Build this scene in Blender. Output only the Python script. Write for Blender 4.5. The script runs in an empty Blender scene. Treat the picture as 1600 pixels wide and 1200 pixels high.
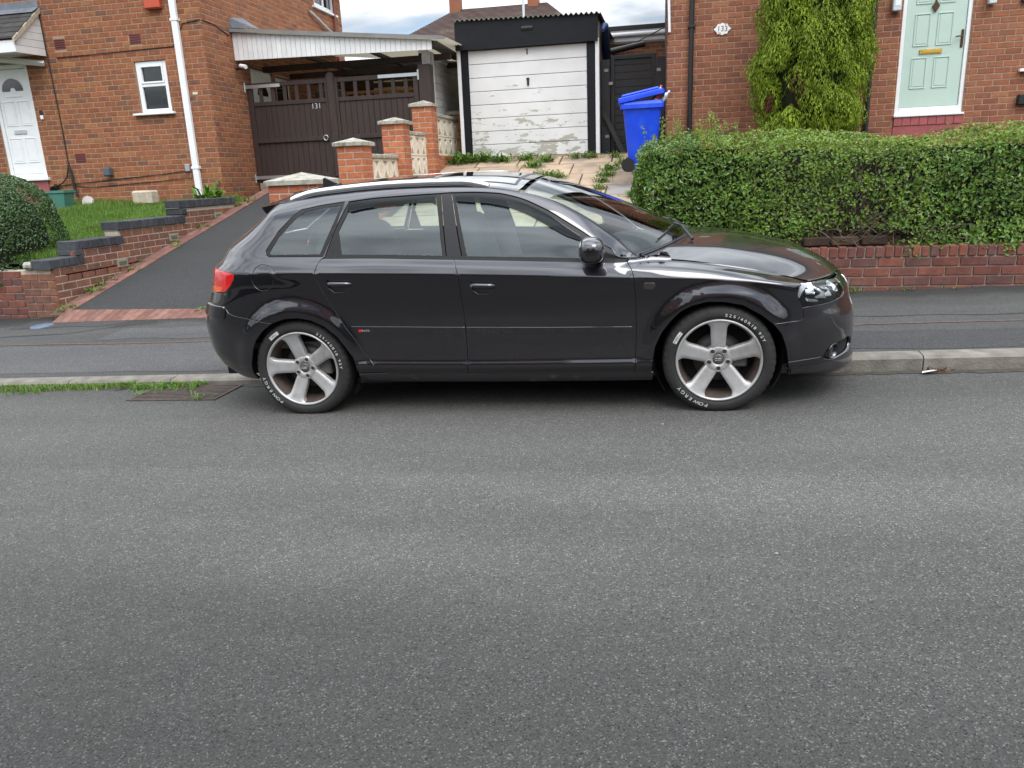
import bpy, bmesh, math, random
import numpy as np
from mathutils import Vector, Matrix, geometry
random.seed(7); RNG = np.random.default_rng(7)
SC = bpy.context.scene; COL = SC.collection
# ================================================================ camera
YAW, PITCH, ROLL = math.radians(11.2), math.radians(15.4), math.radians(-2.35)
CAM = Vector((2.22, -4.36, 1.476)); FOC = 1180/1600
_f = Vector((-math.sin(YAW)*math.cos(PITCH), math.cos(YAW)*math.cos(PITCH), -math.sin(PITCH)))
_r = Vector((math.cos(YAW), math.sin(YAW), 0)); _u = _r.cross(_f)
_r2 = math.cos(ROLL)*_r+math.sin(ROLL)*_u; _u2 = -math.sin(ROLL)*_r+math.cos(ROLL)*_u
cd = bpy.data.cameras.new('camera'); cam = bpy.data.objects.new('camera', cd); COL.objects.link(cam)
cam.matrix_world = Matrix(((_r2.x,_u2.x,-_f.x,CAM.x),(_r2.y,_u2.y,-_f.y,CAM.y),(_r2.z,_u2.z,-_f.z,CAM.z),(0,0,0,1)))
cd.sensor_fit = 'HORIZONTAL'; cd.sensor_width = 36; cd.lens = 36*FOC; cd.clip_start = .05; cd.clip_end = 2000
SC.camera = cam
# ================================================================ sky, sun, exposure
SUN_EL, SUN_AZ = math.radians(52), math.radians(150)      # azimuth: clockwise from +Y
wd = bpy.data.worlds.new('World'); SC.world = wd; wd.use_nodes = True
nt = wd.node_tree; nt.nodes.clear()
def _n(t, **k):
    n = nt.nodes.new(t)
    for a, b in k.items(): setattr(n, a, b)
    return n
out = _n('ShaderNodeOutputWorld'); mix = _n('ShaderNodeMixShader')
sky = _n('ShaderNodeTexSky', sky_type='NISHITA', sun_disc=False, sun_elevation=SUN_EL, sun_rotation=SUN_AZ)
b1 = _n('ShaderNodeBackground'); b1.inputs[1].default_value = .15
b2 = _n('ShaderNodeBackground'); b2.inputs[1].default_value = 1.0
tc = _n('ShaderNodeTexCoord'); sep = _n('ShaderNodeSeparateXYZ'); add = _n('ShaderNodeMath', operation='ADD'); add.inputs[1].default_value = .22
mx = _n('ShaderNodeMath', operation='MAXIMUM'); mx.inputs[1].default_value = 0
dv = _n('ShaderNodeVectorMath', operation='DIVIDE'); cmb = _n('ShaderNodeCombineXYZ')
mp = _n('ShaderNodeMapping'); mp.inputs['Scale'].default_value = (1.0, 1.7, 1); mp.inputs['Rotation'].default_value = (0, 0, .5); mp.inputs['Location'].default_value = (22.1, 11.7, 0)
n1 = _n('ShaderNodeTexNoise'); n1.inputs['Scale'].default_value = .95; n1.inputs['Detail'].default_value = 6; n1.inputs['Roughness'].default_value = .58
n2 = _n('ShaderNodeTexNoise'); n2.inputs['Scale'].default_value = 1.9; n2.inputs['Detail'].default_value = 5
r1 = _n('ShaderNodeValToRGB'); r1.color_ramp.elements[0].position = .27; r1.color_ramp.elements[1].position = .42
r2 = _n('ShaderNodeValToRGB'); r2.color_ramp.elements[0].position = .34; r2.color_ramp.elements[1].position = .68
r2.color_ramp.elements[0].color = (.90, 1.02, 1.17, 1); r2.color_ramp.elements[1].color = (3.45, 3.58, 3.75, 1)
L = nt.links.new
L(tc.outputs['Generated'], sep.inputs[0]); L(sep.outputs[2], mx.inputs[0]); L(mx.outputs[0], add.inputs[0])
for i in range(3): L(add.outputs[0], cmb.inputs[i])
L(tc.outputs['Generated'], dv.inputs[0]); L(cmb.outputs[0], dv.inputs[1]); L(dv.outputs[0], mp.inputs[0])
L(mp.outputs[0], n1.inputs['Vector']); L(mp.outputs[0], n2.inputs['Vector'])
L(n1.outputs[0], r1.inputs[0]); L(n2.outputs[0], r2.inputs[0])
# overcast luminance: the zenith is about three times as bright as the horizon
g1 = _n('ShaderNodeMath', operation='MULTIPLY_ADD'); g1.inputs[1].default_value = .74; g1.inputs[2].default_value = .26; L(mx.outputs[0], g1.inputs[0])
vm = _n('ShaderNodeVectorMath', operation='SCALE'); L(r2.outputs[0], vm.inputs[0]); L(g1.outputs[0], vm.inputs['Scale'])
L(sky.outputs[0], b1.inputs[0]); L(vm.outputs[0], b2.inputs[0]); L(r1.outputs[0], mix.inputs[0])
L(b1.outputs[0], mix.inputs[1]); L(b2.outputs[0], mix.inputs[2]); L(mix.outputs[0], out.inputs[0])
sl = bpy.data.lights.new('sun', 'SUN'); sl.energy = 1.5; sl.angle = math.radians(32); sl.color = (1, .975, .94)
so = bpy.data.objects.new('sun', sl); COL.objects.link(so)
sd = Vector((math.sin(SUN_AZ)*math.cos(SUN_EL), math.cos(SUN_AZ)*math.cos(SUN_EL), math.sin(SUN_EL)))
so.rotation_euler = sd.to_track_quat('Z', 'Y').to_euler()
SC.view_settings.view_transform = 'Standard'; SC.view_settings.look = 'None'; SC.view_settings.gamma = 1
SC.view_settings.exposure = 0.38
try: SC.view_settings.use_curve_mapping = False
except Exception: pass
SC.render.engine = 'CYCLES'; SC.cycles.max_bounces = 8; SC.cycles.transparent_max_bounces = 16
SC.cycles.use_denoising = True
# ================================================================ helpers
def tag(o, label=None, cat=None, group=None, kind=None):
    if label: o['label'] = label
    if cat: o['category'] = cat
    if group: o['group'] = group
    if kind: o['kind'] = kind
    return o
def empty(name, loc=(0,0,0), parent=None, **k):
    o = bpy.data.objects.new(name, None); COL.objects.link(o); o.location = loc; o.empty_display_size = .1
    if parent is not None: o.parent = parent; o.matrix_parent_inverse = WM(parent).inverted()
    return tag(o, **k)
def WM(o):                                                 # world matrix without a depsgraph update
    return (WM(o.parent) @ o.matrix_parent_inverse if o.parent else Matrix()) @ o.matrix_basis
def link(name, me, parent=None, **k):                      # children keep world coordinates
    o = bpy.data.objects.new(name, me); COL.objects.link(o)
    if parent is not None: o.parent = parent; o.matrix_parent_inverse = WM(parent).inverted()
    return tag(o, **k)
def px_depth(p):
    d = Vector(p)-CAM; z = d.dot(_f)
    if z < .1: return None
    return d.dot(_r2)/z*FOC/.5, d.dot(_u2)/z*FOC/.375, z     # -1..1 in frame
def in_frame(p, m=1.03):
    q = px_depth(p); return q is not None and abs(q[0]) < m and abs(q[1]) < m
class MB:
    def __init__(s): s.v = []; s.f = []; s.sm = []; s.mi = []; s.cur = 0
    def add(s, vs, fs, smooth=False):
        b = len(s.v); s.v += [tuple(v) for v in vs]
        s.f += [tuple(b+i for i in f) for f in fs]; s.sm += [smooth]*len(fs); s.mi += [s.cur]*len(fs); return s
    def box(s, x0, x1, y0, y1, z0, z1, c=0.0, M=None):
        if c <= 0:
            vs = [(x,y,z) for z in (z0,z1) for y in (y0,y1) for x in (x0,x1)]
            fs = [(0,2,3,1),(4,5,7,6),(0,1,5,4),(2,6,7,3),(0,4,6,2),(1,3,7,5)]
        else:
            c = min(c, .45*abs(x1-x0), .45*abs(y1-y0), .45*abs(z1-z0))
            me = bmesh.new(); bmesh.ops.create_cube(me, size=1)
            for v in me.verts: v.co = ((x0+x1)/2+v.co.x*(x1-x0), (y0+y1)/2+v.co.y*(y1-y0), (z0+z1)/2+v.co.z*(z1-z0))
            bmesh.ops.bevel(me, geom=me.edges[:]+me.verts[:], offset=c, segments=1, affect='EDGES', profile=.5)
            me.verts.index_update(); vs = [v.co[:] for v in me.verts]; fs = [[v.index for v in f.verts] for f in me.faces]; me.free()
        if M is not None: vs = [(M @ Vector(v))[:] for v in vs]
        return s.add(vs, fs)
    def tube(s, path, r, seg=8, cap=True, smooth=True, closed=False):
        P = [Vector(p) for p in path]; n = len(P); vs = []; fs = []
        R = r if hasattr(r, '__len__') else [r]*n
        up = None
        for i in range(n):
            a = P[i-1] if (i > 0 or closed) else P[i]; b = P[(i+1) % n] if (i < n-1 or closed) else P[i]
            d = (b-a).normalized()
            if up is None: up = Vector((0,0,1)) if abs(d.z) < .9 else Vector((0,1,0))
            e1 = d.cross(up).normalized(); e2 = e1.cross(d).normalized(); up = e2
            for k in range(seg):
                t = 2*math.pi*k/seg; vs.append(P[i]+R[i]*(math.cos(t)*e1+math.sin(t)*e2))
        m = n if closed else n-1
        for i in range(m):
            for k in range(seg):
                j = (i+1) % n
                fs.append((i*seg+k, i*seg+(k+1)%seg, j*seg+(k+1)%seg, j*seg+k))
        s.add(vs, fs, smooth)
        if cap and not closed: s.add([vs[k] for k in range(seg)], [tuple(range(seg))[::-1]]); s.add(vs[-seg:], [tuple(range(seg))])
        return s
    def lathe(s, prof, seg=32, M=None, smooth=True):     # prof: (radius, height); axis +Z
        vs = []; fs = []; n = len(prof)
        for r, h in prof:
            for k in range(seg):
                t = 2*math.pi*k/seg; vs.append((r*math.cos(t), r*math.sin(t), h))
        for i in range(n-1):
            for k in range(seg): fs.append((i*seg+k, i*seg+(k+1)%seg, (i+1)*seg+(k+1)%seg, (i+1)*seg+k))
        if M is not None: vs = [(M @ Vector(v))[:] for v in vs]
        return s.add(vs, fs, smooth)
    def prism(s, poly, d, M=None, smooth=False):         # polygon in XY, extruded along +Z from d[0] to d[1]
        n = len(poly); vs = [(x,y,d[0]) for x,y in poly]+[(x,y,d[1]) for x,y in poly]
        tri = geometry.tessellate_polygon([[Vector((x,y,0)) for x,y in poly]])
        area = sum(poly[i][0]*poly[(i+1)%n][1]-poly[(i+1)%n][0]*poly[i][1] for i in range(n))
        fs = []
        for t in tri:
            a, b, c = [Vector((*poly[i],0)) for i in t]
            if (b-a).cross(c-a).z < 0: t = t[::-1]
            fs.append(tuple(i+n for i in t)); fs.append(tuple(t[::-1]))
        for i in range(n):
            j = (i+1) % n
            fs.append((i,j,j+n,i+n) if area > 0 else (j,i,i+n,j+n))
        if M is not None: vs = [(M @ Vector(v))[:] for v in vs]
        return s.add(vs, fs, smooth)
    def mesh(s, name, mat):
        me = bpy.data.meshes.new(name); me.from_pydata(s.v, [], s.f)
        me.polygons.foreach_set('use_smooth', s.sm)
        for m in (mat if isinstance(mat, (list, tuple)) else [mat]): me.materials.append(m)
        me.polygons.foreach_set('material_index', s.mi); me.update(); return me
    def build(s, name, mat, parent=None, **k): return link(name, s.mesh(name, mat), parent, **k)
def np_mesh(name, verts, faces, mat, smooth=False):       # fast path: (n,3) verts, (m,k) faces
    me = bpy.data.meshes.new(name); verts = np.asarray(verts, np.float32); faces = np.asarray(faces, np.int32)
    m, k = faces.shape
    me.vertices.add(len(verts)); me.vertices.foreach_set('co', verts.ravel())
    me.loops.add(m*k); me.loops.foreach_set('vertex_index', faces.ravel())
    me.polygons.add(m); me.polygons.foreach_set('loop_start', np.arange(m, dtype=np.int32)*k)
    me.polygons.foreach_set('use_smooth', np.full(m, smooth)); me.update(calc_edges=True); me.validate()
    me.materials.append(mat); return me
def frame(o, x, y):                                       # matrix with origin o, local X=x, Y=y
    x = Vector(x).normalized(); y = Vector(y).normalized(); z = x.cross(y)
    return Matrix(((x.x,y.x,z.x,o[0]),(x.y,y.y,z.y,o[1]),(x.z,y.z,z.z,o[2]),(0,0,0,1)))
# ---------------------------------------------------------------- materials
MAT = {}
def M(name, col, rough=.6, metal=0., var=0., vscale=4., col2=None, c2=(.5,.7,3.), bump=0., bscale=40., rand=0., ramp=None, coat=0., spec=.5, detail=4., stretch=None, coord='pos'):
    if name in MAT: return MAT[name]
    m = bpy.data.materials.new(name); m.use_nodes = True; t = m.node_tree; b = t.nodes['Principled BSDF']; MAT[name] = m
    l = t.links.new
    def N(ty, **k):
        n = t.nodes.new(ty)
        for a, c in k.items(): setattr(n, a, c)
        return n
    b.inputs['Roughness'].default_value = rough; b.inputs['Metallic'].default_value = metal
    b.inputs['Specular IOR Level'].default_value = spec
    if coat: b.inputs['Coat Weight'].default_value = coat; b.inputs['Coat Roughness'].default_value = .03
    geo = N('ShaderNodeNewGeometry'); oi = N('ShaderNodeObjectInfo')
    if coord == 'pos': vec = geo.outputs['Position']
    else: vec = N('ShaderNodeTexCoord').outputs['Object']
    if stretch:
        mp = N('ShaderNodeMapping'); mp.inputs['Scale'].default_value = stretch; l(vec, mp.inputs[0]); vec = mp.outputs[0]
    rgb = N('ShaderNodeRGB'); rgb.outputs[0].default_value = (*col, 1); cur = rgb.outputs[0]
    rnd = None
    if rand or ramp:
        a = N('ShaderNodeMath', operation='ADD'); l(oi.outputs['Random'], a.inputs[0]); l(geo.outputs['Random Per Island'], a.inputs[1])
        fr = N('ShaderNodeMath', operation='FRACT'); l(a.outputs[0], fr.inputs[0]); rnd = fr.outputs[0]
    if ramp:
        cr = N('ShaderNodeValToRGB'); cr.color_ramp.interpolation = 'LINEAR'
        e = cr.color_ramp.elements
        while len(e) < len(ramp): e.new(.5)
        for i, c in enumerate(ramp): e[i].position = i/(len(ramp)-1); e[i].color = (*c, 1)
        l(rnd, cr.inputs[0]); cur = cr.outputs[0]
    if col2:
        n = N('ShaderNodeTexNoise'); n.inputs['Scale'].default_value = c2[2]; n.inputs['Detail'].default_value = 5; n.inputs['Roughness'].default_value = .6; l(vec, n.inputs['Vector'])
        mr = N('ShaderNodeMapRange'); mr.inputs[1].default_value = c2[0]; mr.inputs[2].default_value = c2[1]; l(n.outputs[0], mr.inputs[0])
        mxn = N('ShaderNodeMix', data_type='RGBA'); l(mr.outputs[0], mxn.inputs[0]); l(cur, mxn.inputs[6]); mxn.inputs[7].default_value = (*col2, 1); cur = mxn.outputs[2]
    if var or rand:
        h = N('ShaderNodeHueSaturation'); l(cur, h.inputs['Color'])
        val = None
        if var:
            n = N('ShaderNodeTexNoise'); n.inputs['Scale'].default_value = vscale; n.inputs['Detail'].default_value = detail; l(vec, n.inputs['Vector'])
            mr = N('ShaderNodeMapRange'); mr.inputs[1].default_value = .25; mr.inputs[2].default_value = .75; mr.inputs[3].default_value = 1-var; mr.inputs[4].default_value = 1+var
            l(n.outputs[0], mr.inputs[0]); val = mr.outputs[0]
        if rand:
            m2 = N('ShaderNodeMapRange'); m2.inputs[3].default_value = 1-rand; m2.inputs[4].default_value = 1+rand; l(rnd, m2.inputs[0])
            if val is None: val = m2.outputs[0]
            else:
                p = N('ShaderNodeMath', operation='MULTIPLY'); l(val, p.inputs[0]); l(m2.outputs[0], p.inputs[1]); val = p.outputs[0]
        l(val, h.inputs['Value']); cur = h.outputs[0]
    l(cur, b.inputs['Base Color'])
    if bump:
        n = N('ShaderNodeTexNoise'); n.inputs['Scale'].default_value = bscale; n.inputs['Detail'].default_value = 4; l(vec, n.inputs['Vector'])
        bp = N('ShaderNodeBump'); bp.inputs['Strength'].default_value = bump; bp.inputs['Distance'].default_value = .01; l(n.outputs[0], bp.inputs['Height']); l(bp.outputs[0], b.inputs['Normal'])
    return m
def leaf_mat(name, ramp, trans=.25, rough=.42):
    if name in MAT: return MAT[name]
    m = M(name, ramp[0], rough=rough, ramp=ramp, var=.22, vscale=2.2)
    t = m.node_tree; b = t.nodes['Principled BSDF']; o = t.nodes['Material Output']; l = t.links.new
    tr = t.nodes.new('ShaderNodeBsdfTranslucent'); mx = t.nodes.new('ShaderNodeMixShader'); mx.inputs[0].default_value = trans
    src = b.inputs['Base Color'].links[0].from_socket; l(src, tr.inputs[0]); l(b.outputs[0], mx.inputs[1]); l(tr.outputs[0], mx.inputs[2]); l(mx.outputs[0], o.inputs[0])
    return m
def glass_mat(name, tint, ior=1.5, refl=(1,1,1), rough=0.):
    if name in MAT: return MAT[name]
    m = bpy.data.materials.new(name); MAT[name] = m; m.use_nodes = True; t = m.node_tree; t.nodes.clear(); l = t.links.new
    o = t.nodes.new('ShaderNodeOutputMaterial'); tr = t.nodes.new('ShaderNodeBsdfTransparent'); g = t.nodes.new('ShaderNodeBsdfGlossy'); f = t.nodes.new('ShaderNodeFresnel'); mx = t.nodes.new('ShaderNodeMixShader')
    tr.inputs[0].default_value = (*tint, 1); g.inputs[0].default_value = (*refl, 1); g.inputs['Roughness'].default_value = rough; f.inputs[0].default_value = ior
    l(f.outputs[0], mx.inputs[0]); l(tr.outputs[0], mx.inputs[1]); l(g.outputs[0], mx.inputs[2]); l(mx.outputs[0], o.inputs[0]); return m
def text_pts(txt, size=1.0):                               # flat glyph mesh of a string, centred: verts (x,y), faces
    cu = bpy.data.curves.new('t', 'FONT'); cu.body = txt; cu.size = size; cu.align_x = 'CENTER'; cu.align_y = 'CENTER'
    ob = bpy.data.objects.new('t', cu); COL.objects.link(ob)
    dg = bpy.context.evaluated_depsgraph_get(); me = bpy.data.meshes.new_from_object(ob.evaluated_get(dg))
    v = [tuple(x.co[:2]) for x in me.vertices]; f = [tuple(p.vertices) for p in me.polygons]
    bpy.data.objects.remove(ob); bpy.data.curves.remove(cu); bpy.data.meshes.remove(me)
    return v, f
def text_into(mb, txt, size, Mx, lift=.001):
    v, f = text_pts(txt, size); mb.add([(Mx @ Vector((x,y,lift)))[:] for x, y in v], f)
# ================================================================ the lie of the land
SL = math.tan(math.radians(1.45))
def road_z(x): return SL*x+.034
def kerb_y(x): return .79+.016*x
def smooth(a, b, x):
    t = min(1, max(0, (x-a)/(b-a))); return t*t*(3-2*t)
def kerb_h(x): return .05+.055*smooth(1.2, 2.6, x)
def pave_z(x, y):
    k = kerb_h(x); t = (y-kerb_y(x)-.13)/(3.05-kerb_y(x)-.13)
    return road_z(x)+k+max(0, t)*(.185-k)
def drive_z(y): return .20+.232*(y-3.0)
def lawn_z(x, y): return .74+.128*(y-3.2)
def sheet(name, xs, ys, zf, mat, kind='structure', parent=None, yf=None, noise=0):
    nx, ny = len(xs), len(ys); V = []
    for y in ys:
        for x in xs:
            yy = yf(x, y) if yf else y
            V.append((x, yy, zf(x, yy)+(random.uniform(-noise, noise) if noise else 0)))
    Fc = [(j*nx+i, j*nx+i+1, (j+1)*nx+i+1, (j+1)*nx+i) for j in range(ny-1) for i in range(nx-1)]
    me = np_mesh(name, V, Fc, mat, True); return link(name, me, parent, **({'kind': kind} if kind else {}))
def asphalt(name, lo, hi, size=150., patch=None, warp=.22, contrast=1., rough=.86):
    m = bpy.data.materials.new(name); MAT[name] = m; m.use_nodes = True; t = m.node_tree; b = t.nodes['Principled BSDF']; l = t.links.new
    g = t.nodes.new('ShaderNodeNewGeometry')
    v = t.nodes.new('ShaderNodeTexVoronoi'); v.inputs['Scale'].default_value = size; l(g.outputs['Position'], v.inputs['Vector'])
    wn = t.nodes.new('ShaderNodeSeparateColor'); l(v.outputs['Color'], wn.inputs[0])
    n = t.nodes.new('ShaderNodeTexNoise'); n.inputs['Scale'].default_value = .55; n.inputs['Detail'].default_value = 6; n.inputs['Roughness'].default_value = .62
    mp_ = t.nodes.new('ShaderNodeMapping'); mp_.inputs['Scale'].default_value = (.35, 1.9, 1); l(g.outputs['Position'], mp_.inputs[0]); l(mp_.outputs[0], n.inputs['Vector'])
    n3 = t.nodes.new('ShaderNodeTexNoise'); n3.inputs['Scale'].default_value = 9; n3.inputs['Detail'].default_value = 5; n3.inputs['Roughness'].default_value = .7; l(g.outputs['Position'], n3.inputs['Vector'])
    r = t.nodes.new('ShaderNodeValToRGB'); e = r.color_ramp.elements
    mid = tuple(a+(c-a)*.45 for a, c in zip(lo, hi)); mid2 = tuple(a+(c-a)*.60 for a, c in zip(lo, hi)); top = tuple(c*1.9 for c in hi)
    stops = ((.0, lo), (.14, mid), (.72, mid2), (.93, hi), (1., top))      # even binder, a few pale stones
    while len(e) < len(stops): e.new(.5)
    for i, (p, c) in enumerate(stops): e[i].position = p; e[i].color = (*c, 1)
    l(wn.outputs[0], r.inputs[0])
    m1 = t.nodes.new('ShaderNodeMapRange'); m1.inputs[1].default_value = .3; m1.inputs[2].default_value = .7; m1.inputs[3].default_value = 1-.22*contrast; m1.inputs[4].default_value = 1+.16*contrast; l(n.outputs[0], m1.inputs[0])
    m2 = t.nodes.new('ShaderNodeMapRange'); m2.inputs[1].default_value = .3; m2.inputs[2].default_value = .7; m2.inputs[3].default_value = .94; m2.inputs[4].default_value = 1.06; l(n3.outputs[0], m2.inputs[0])
    mu = t.nodes.new('ShaderNodeMath'); mu.operation = 'MULTIPLY'; l(m1.outputs[0], mu.inputs[0]); l(m2.outputs[0], mu.inputs[1])
    h = t.nodes.new('ShaderNodeHueSaturation'); l(r.outputs[0], h.inputs['Color']); l(mu.outputs[0], h.inputs['Value']); l(h.outputs[0], b.inputs['Base Color'])
    b.inputs['Roughness'].default_value = rough; b.inputs['Specular IOR Level'].default_value = .35
    if patch:      # tone by Y: view-angle darkening painted into the road, dirt into the pavement
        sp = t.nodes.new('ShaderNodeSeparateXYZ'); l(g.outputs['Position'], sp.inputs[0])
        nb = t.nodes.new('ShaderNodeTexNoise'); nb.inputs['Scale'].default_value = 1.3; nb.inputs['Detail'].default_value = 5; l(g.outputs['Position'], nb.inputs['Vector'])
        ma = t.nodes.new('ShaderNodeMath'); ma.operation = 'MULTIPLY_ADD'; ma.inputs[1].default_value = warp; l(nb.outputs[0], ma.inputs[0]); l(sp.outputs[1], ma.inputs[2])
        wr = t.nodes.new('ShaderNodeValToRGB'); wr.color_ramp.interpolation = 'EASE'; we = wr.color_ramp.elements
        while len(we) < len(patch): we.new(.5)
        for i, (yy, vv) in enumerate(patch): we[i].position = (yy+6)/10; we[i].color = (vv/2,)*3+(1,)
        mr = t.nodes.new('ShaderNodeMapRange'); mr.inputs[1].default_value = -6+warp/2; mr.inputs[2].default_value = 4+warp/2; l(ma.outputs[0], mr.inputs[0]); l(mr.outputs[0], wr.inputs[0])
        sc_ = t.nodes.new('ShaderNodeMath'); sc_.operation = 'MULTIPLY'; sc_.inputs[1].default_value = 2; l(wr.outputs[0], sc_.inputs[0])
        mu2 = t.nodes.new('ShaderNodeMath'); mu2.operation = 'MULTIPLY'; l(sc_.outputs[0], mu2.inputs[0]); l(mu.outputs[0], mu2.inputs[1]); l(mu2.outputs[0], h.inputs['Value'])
    bp = t.nodes.new('ShaderNodeBump'); bp.inputs['Strength'].default_value = .55; bp.inputs['Distance'].default_value = .006
    ad = t.nodes.new('ShaderNodeMath'); ad.operation = 'ADD'; l(v.outputs['Distance'], ad.inputs[0]); l(n3.outputs[0], ad.inputs[1]); l(ad.outputs[0], bp.inputs['Height']); l(bp.outputs[0], b.inputs['Normal'])
    return m
m_road = asphalt('road_asphalt', (.024,.0236,.0225), (.118,.1155,.1085), 215., patch=[(-5.5,.50),(-3.0,.55),(-2.3,.74),(-1.7,1.05),(-1.04,1.28),(-.93,1.12),(.0,1.08),(.7,.85)])  # pale band and dark near end paint in view-angle shading; step is a joint
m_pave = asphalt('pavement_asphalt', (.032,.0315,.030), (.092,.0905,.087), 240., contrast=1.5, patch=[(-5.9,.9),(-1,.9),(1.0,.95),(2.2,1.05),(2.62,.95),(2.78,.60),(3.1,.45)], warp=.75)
m_drive = asphalt('drive_asphalt', (.012,.0122,.0125), (.056,.0565,.057), 215., contrast=.6)
m_earth = M('earth', (.10,.075,.05), .95, var=.3, vscale=6, bump=.6, bscale=30)
def lin(a, b, n): return [a+(b-a)*i/(n-1) for i in range(n)]
XS = sorted(set([-60,-40,-25,-15]+[round(v,2) for v in lin(-9,9,73)]+[15,25,40,60]))
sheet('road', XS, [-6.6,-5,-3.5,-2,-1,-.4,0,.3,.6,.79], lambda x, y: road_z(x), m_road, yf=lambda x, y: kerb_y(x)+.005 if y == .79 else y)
sheet('pavement', XS, [.0,.18,.4,.65,.85,1], pave_z, m_pave, yf=lambda x, t: kerb_y(x)+.125+t*(3.16-kerb_y(x)-.125))
sheet('ground', [-300,-60,-20,0,20,60,300], [-300,-60,-20,-7,0,9,30,120,600], lambda x, y: SL*max(-30, min(30, x))-1.2+(max(0, min(y, 12))*.2 if y > 3 else 0), m_earth)
sheet('far_pavement', XS, [-9.2,-6.72], lambda x, y: road_z(x)+.11, m_pave)
# kerb stones, one by one
kerb = empty('kerb', (0,.8,0), kind='structure')
m_kerb = M('kerbstone', (.175,.158,.135), .9, var=.35, vscale=9, col2=(.16,.15,.13), c2=(.48,.68,7), bump=.5, bscale=60, rand=.12)
x = -14.3; i = 0
while x < 14:
    Ln = .912; mb = MB(); xm = x+Ln/2; h = kerb_h(xm)
    prof = [(0,-.10),(0,h-.022),(.02,h-.004),(.125,h+.004),(.125,-.10)]
    vs = []
    for xx in (x+.004, x+Ln-.004):
        for dy, dz in prof: vs.append((xx, kerb_y(xx)+dy, road_z(xx)+dz))
    mb.add(vs, [(4,3,2,1,0),(5,6,7,8,9)]+[(k,(k+1)%5,(k+1)%5+5,k+5) for k in range(5)])
    o = mb.build('kerbstone', m_kerb, kerb); x += Ln
# ================================================================ bricks
def _unit(cx, cz):
    mb = MB(); a, b = .5-cx, .5-cz; k = -1+.18
    vs = [(-a,-1,-b),(a,-1,-b),(a,-1,b),(-a,-1,b),(-.5,k,-.5),(.5,k,-.5),(.5,k,.5),(-.5,k,.5),(-.5,0,-.5),(.5,0,-.5),(.5,0,.5),(-.5,0,.5)]
    fs = [(0,1,2,3)]+[(i,4+i,4+(i+1)%4,(i+1)%4)[::-1] for i in range(4)]
    fs = [(0,1,2,3),(4,5,1,0),(5,6,2,1),(6,7,3,2),(7,4,0,3),(8,9,5,4),(9,10,6,5),(10,11,7,6),(11,8,4,7)]
    mb.add(vs, fs); return mb
UB = _unit(.016, .05); BRICK_MESH = {}
def brick_mesh(mat):
    if mat.name not in BRICK_MESH: BRICK_MESH[mat.name] = UB.mesh('brick', mat)
    return BRICK_MESH[mat.name]
def lay(O, U, N, width, height, openings=(), course=.0825, length=.2175, joint=.0125, accept=None, start=0.):
    """list of (matrix, centre) for stretcher-bond bricks on a wall face"""
    O = Vector(O); U = Vector(U); N = Vector(N); out = []
    j = 0
    while (j+1)*course <= height+1e-6:
        v0, v1 = j*course+joint/2, (j+1)*course-joint/2; vc = (v0+v1)/2
        u = -((j % 2)*length/2+start)
        while u < width:
            a, b = max(0, u+joint/2), min(width, u+length-joint/2)
            segs = [(a, b)]
            for (p, q, r, s) in openings:
                if r-.01 < vc < s+.01:
                    ns = []
                    for (c, d) in segs:
                        if d <= p or c >= q: ns.append((c, d))
                        else:
                            if c < p: ns.append((c, p-.004))
                            if d > q: ns.append((q+.004, d))
                    segs = ns
            for (c, d) in segs:
                if d-c < .012: continue
                if accept and not accept((c+d)/2, vc, c, d): continue
                dep = .0195+random.uniform(.002, .005)
                P = O+U*((c+d)/2)+Vector((0,0,vc))-N*.018
                Y = -N; w = d-c; h = v1-v0
                Mx = Matrix(((U.x*w, Y.x*dep, 0, P.x), (U.y*w, Y.y*dep, 0, P.y), (U.z*w, Y.z*dep, h, P.z), (0,0,0,1)))
                out.append((Mx, P))
            u += length
        j += 1
    return out
def place_bricks(bricks, mat, parent, limit=300, rest='brickwork', margin=1.02):
    def key(b):
        q = px_depth(b[1]); return q[2] if q and abs(q[0]) < margin and abs(q[1]) < margin else 1e6
    bs = sorted(bricks, key=key); me = brick_mesh(mat)
    n = 0
    for b in bs:
        if n >= limit or key(b) > 1e5: break
        o = link('brick', me, parent); o.matrix_basis = b[0]; n += 1
    bs = bs[n:]
    if bs:
        uv = np.array([v+(1,) for v in UB.v]); V = []; Fc = []
        uf = np.array(UB.f)
        for k, (Mx, _) in enumerate(bs):
            V.append((uv @ np.array(Mx).T)[:, :3]); Fc.append(uf+k*len(uv))
        o = link(rest, np_mesh(rest, np.concatenate(V), np.concatenate(Fc), mat), parent, kind='stuff')
def wall_face(mb, O, U, N, width, height, openings=(), thick=.12):
    O = Vector(O); U = Vector(U); N = Vector(N)
    us = sorted(set([0, width]+[min(max(p,0),width) for o in openings for p in o[:2]])); vs = sorted(set([0, height]+[min(max(p,0),height) for o in openings for p in o[2:]]))
    hole = lambda a, b: any(o[0] < a < o[1] and o[2] < b < o[3] for o in openings)
    P = lambda u, v, d=0: O+U*u+Vector((0,0,v))-N*d
    for i in range(len(us)-1):
        for j in range(len(vs)-1):
            if hole((us[i]+us[i+1])/2, (vs[j]+vs[j+1])/2): continue
            mb.add([P(us[i],vs[j]),P(us[i+1],vs[j]),P(us[i+1],vs[j+1]),P(us[i],vs[j+1])], [(0,1,2,3)])
    for (a, b, c, d) in openings:
        c = max(c, 0); d = min(d, height)
        for (p, q) in (((a,c),(b,c)),((b,c),(b,d)),((b,d),(a,d)),((a,d),(a,c))):
            mb.add([P(*p),P(*q),P(*q,thick),P(*p,thick)], [(0,1,2,3)])
m_mortar = M('mortar', (.355,.245,.165), .95, var=.15, vscale=20, bump=.4, bscale=120)
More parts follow.
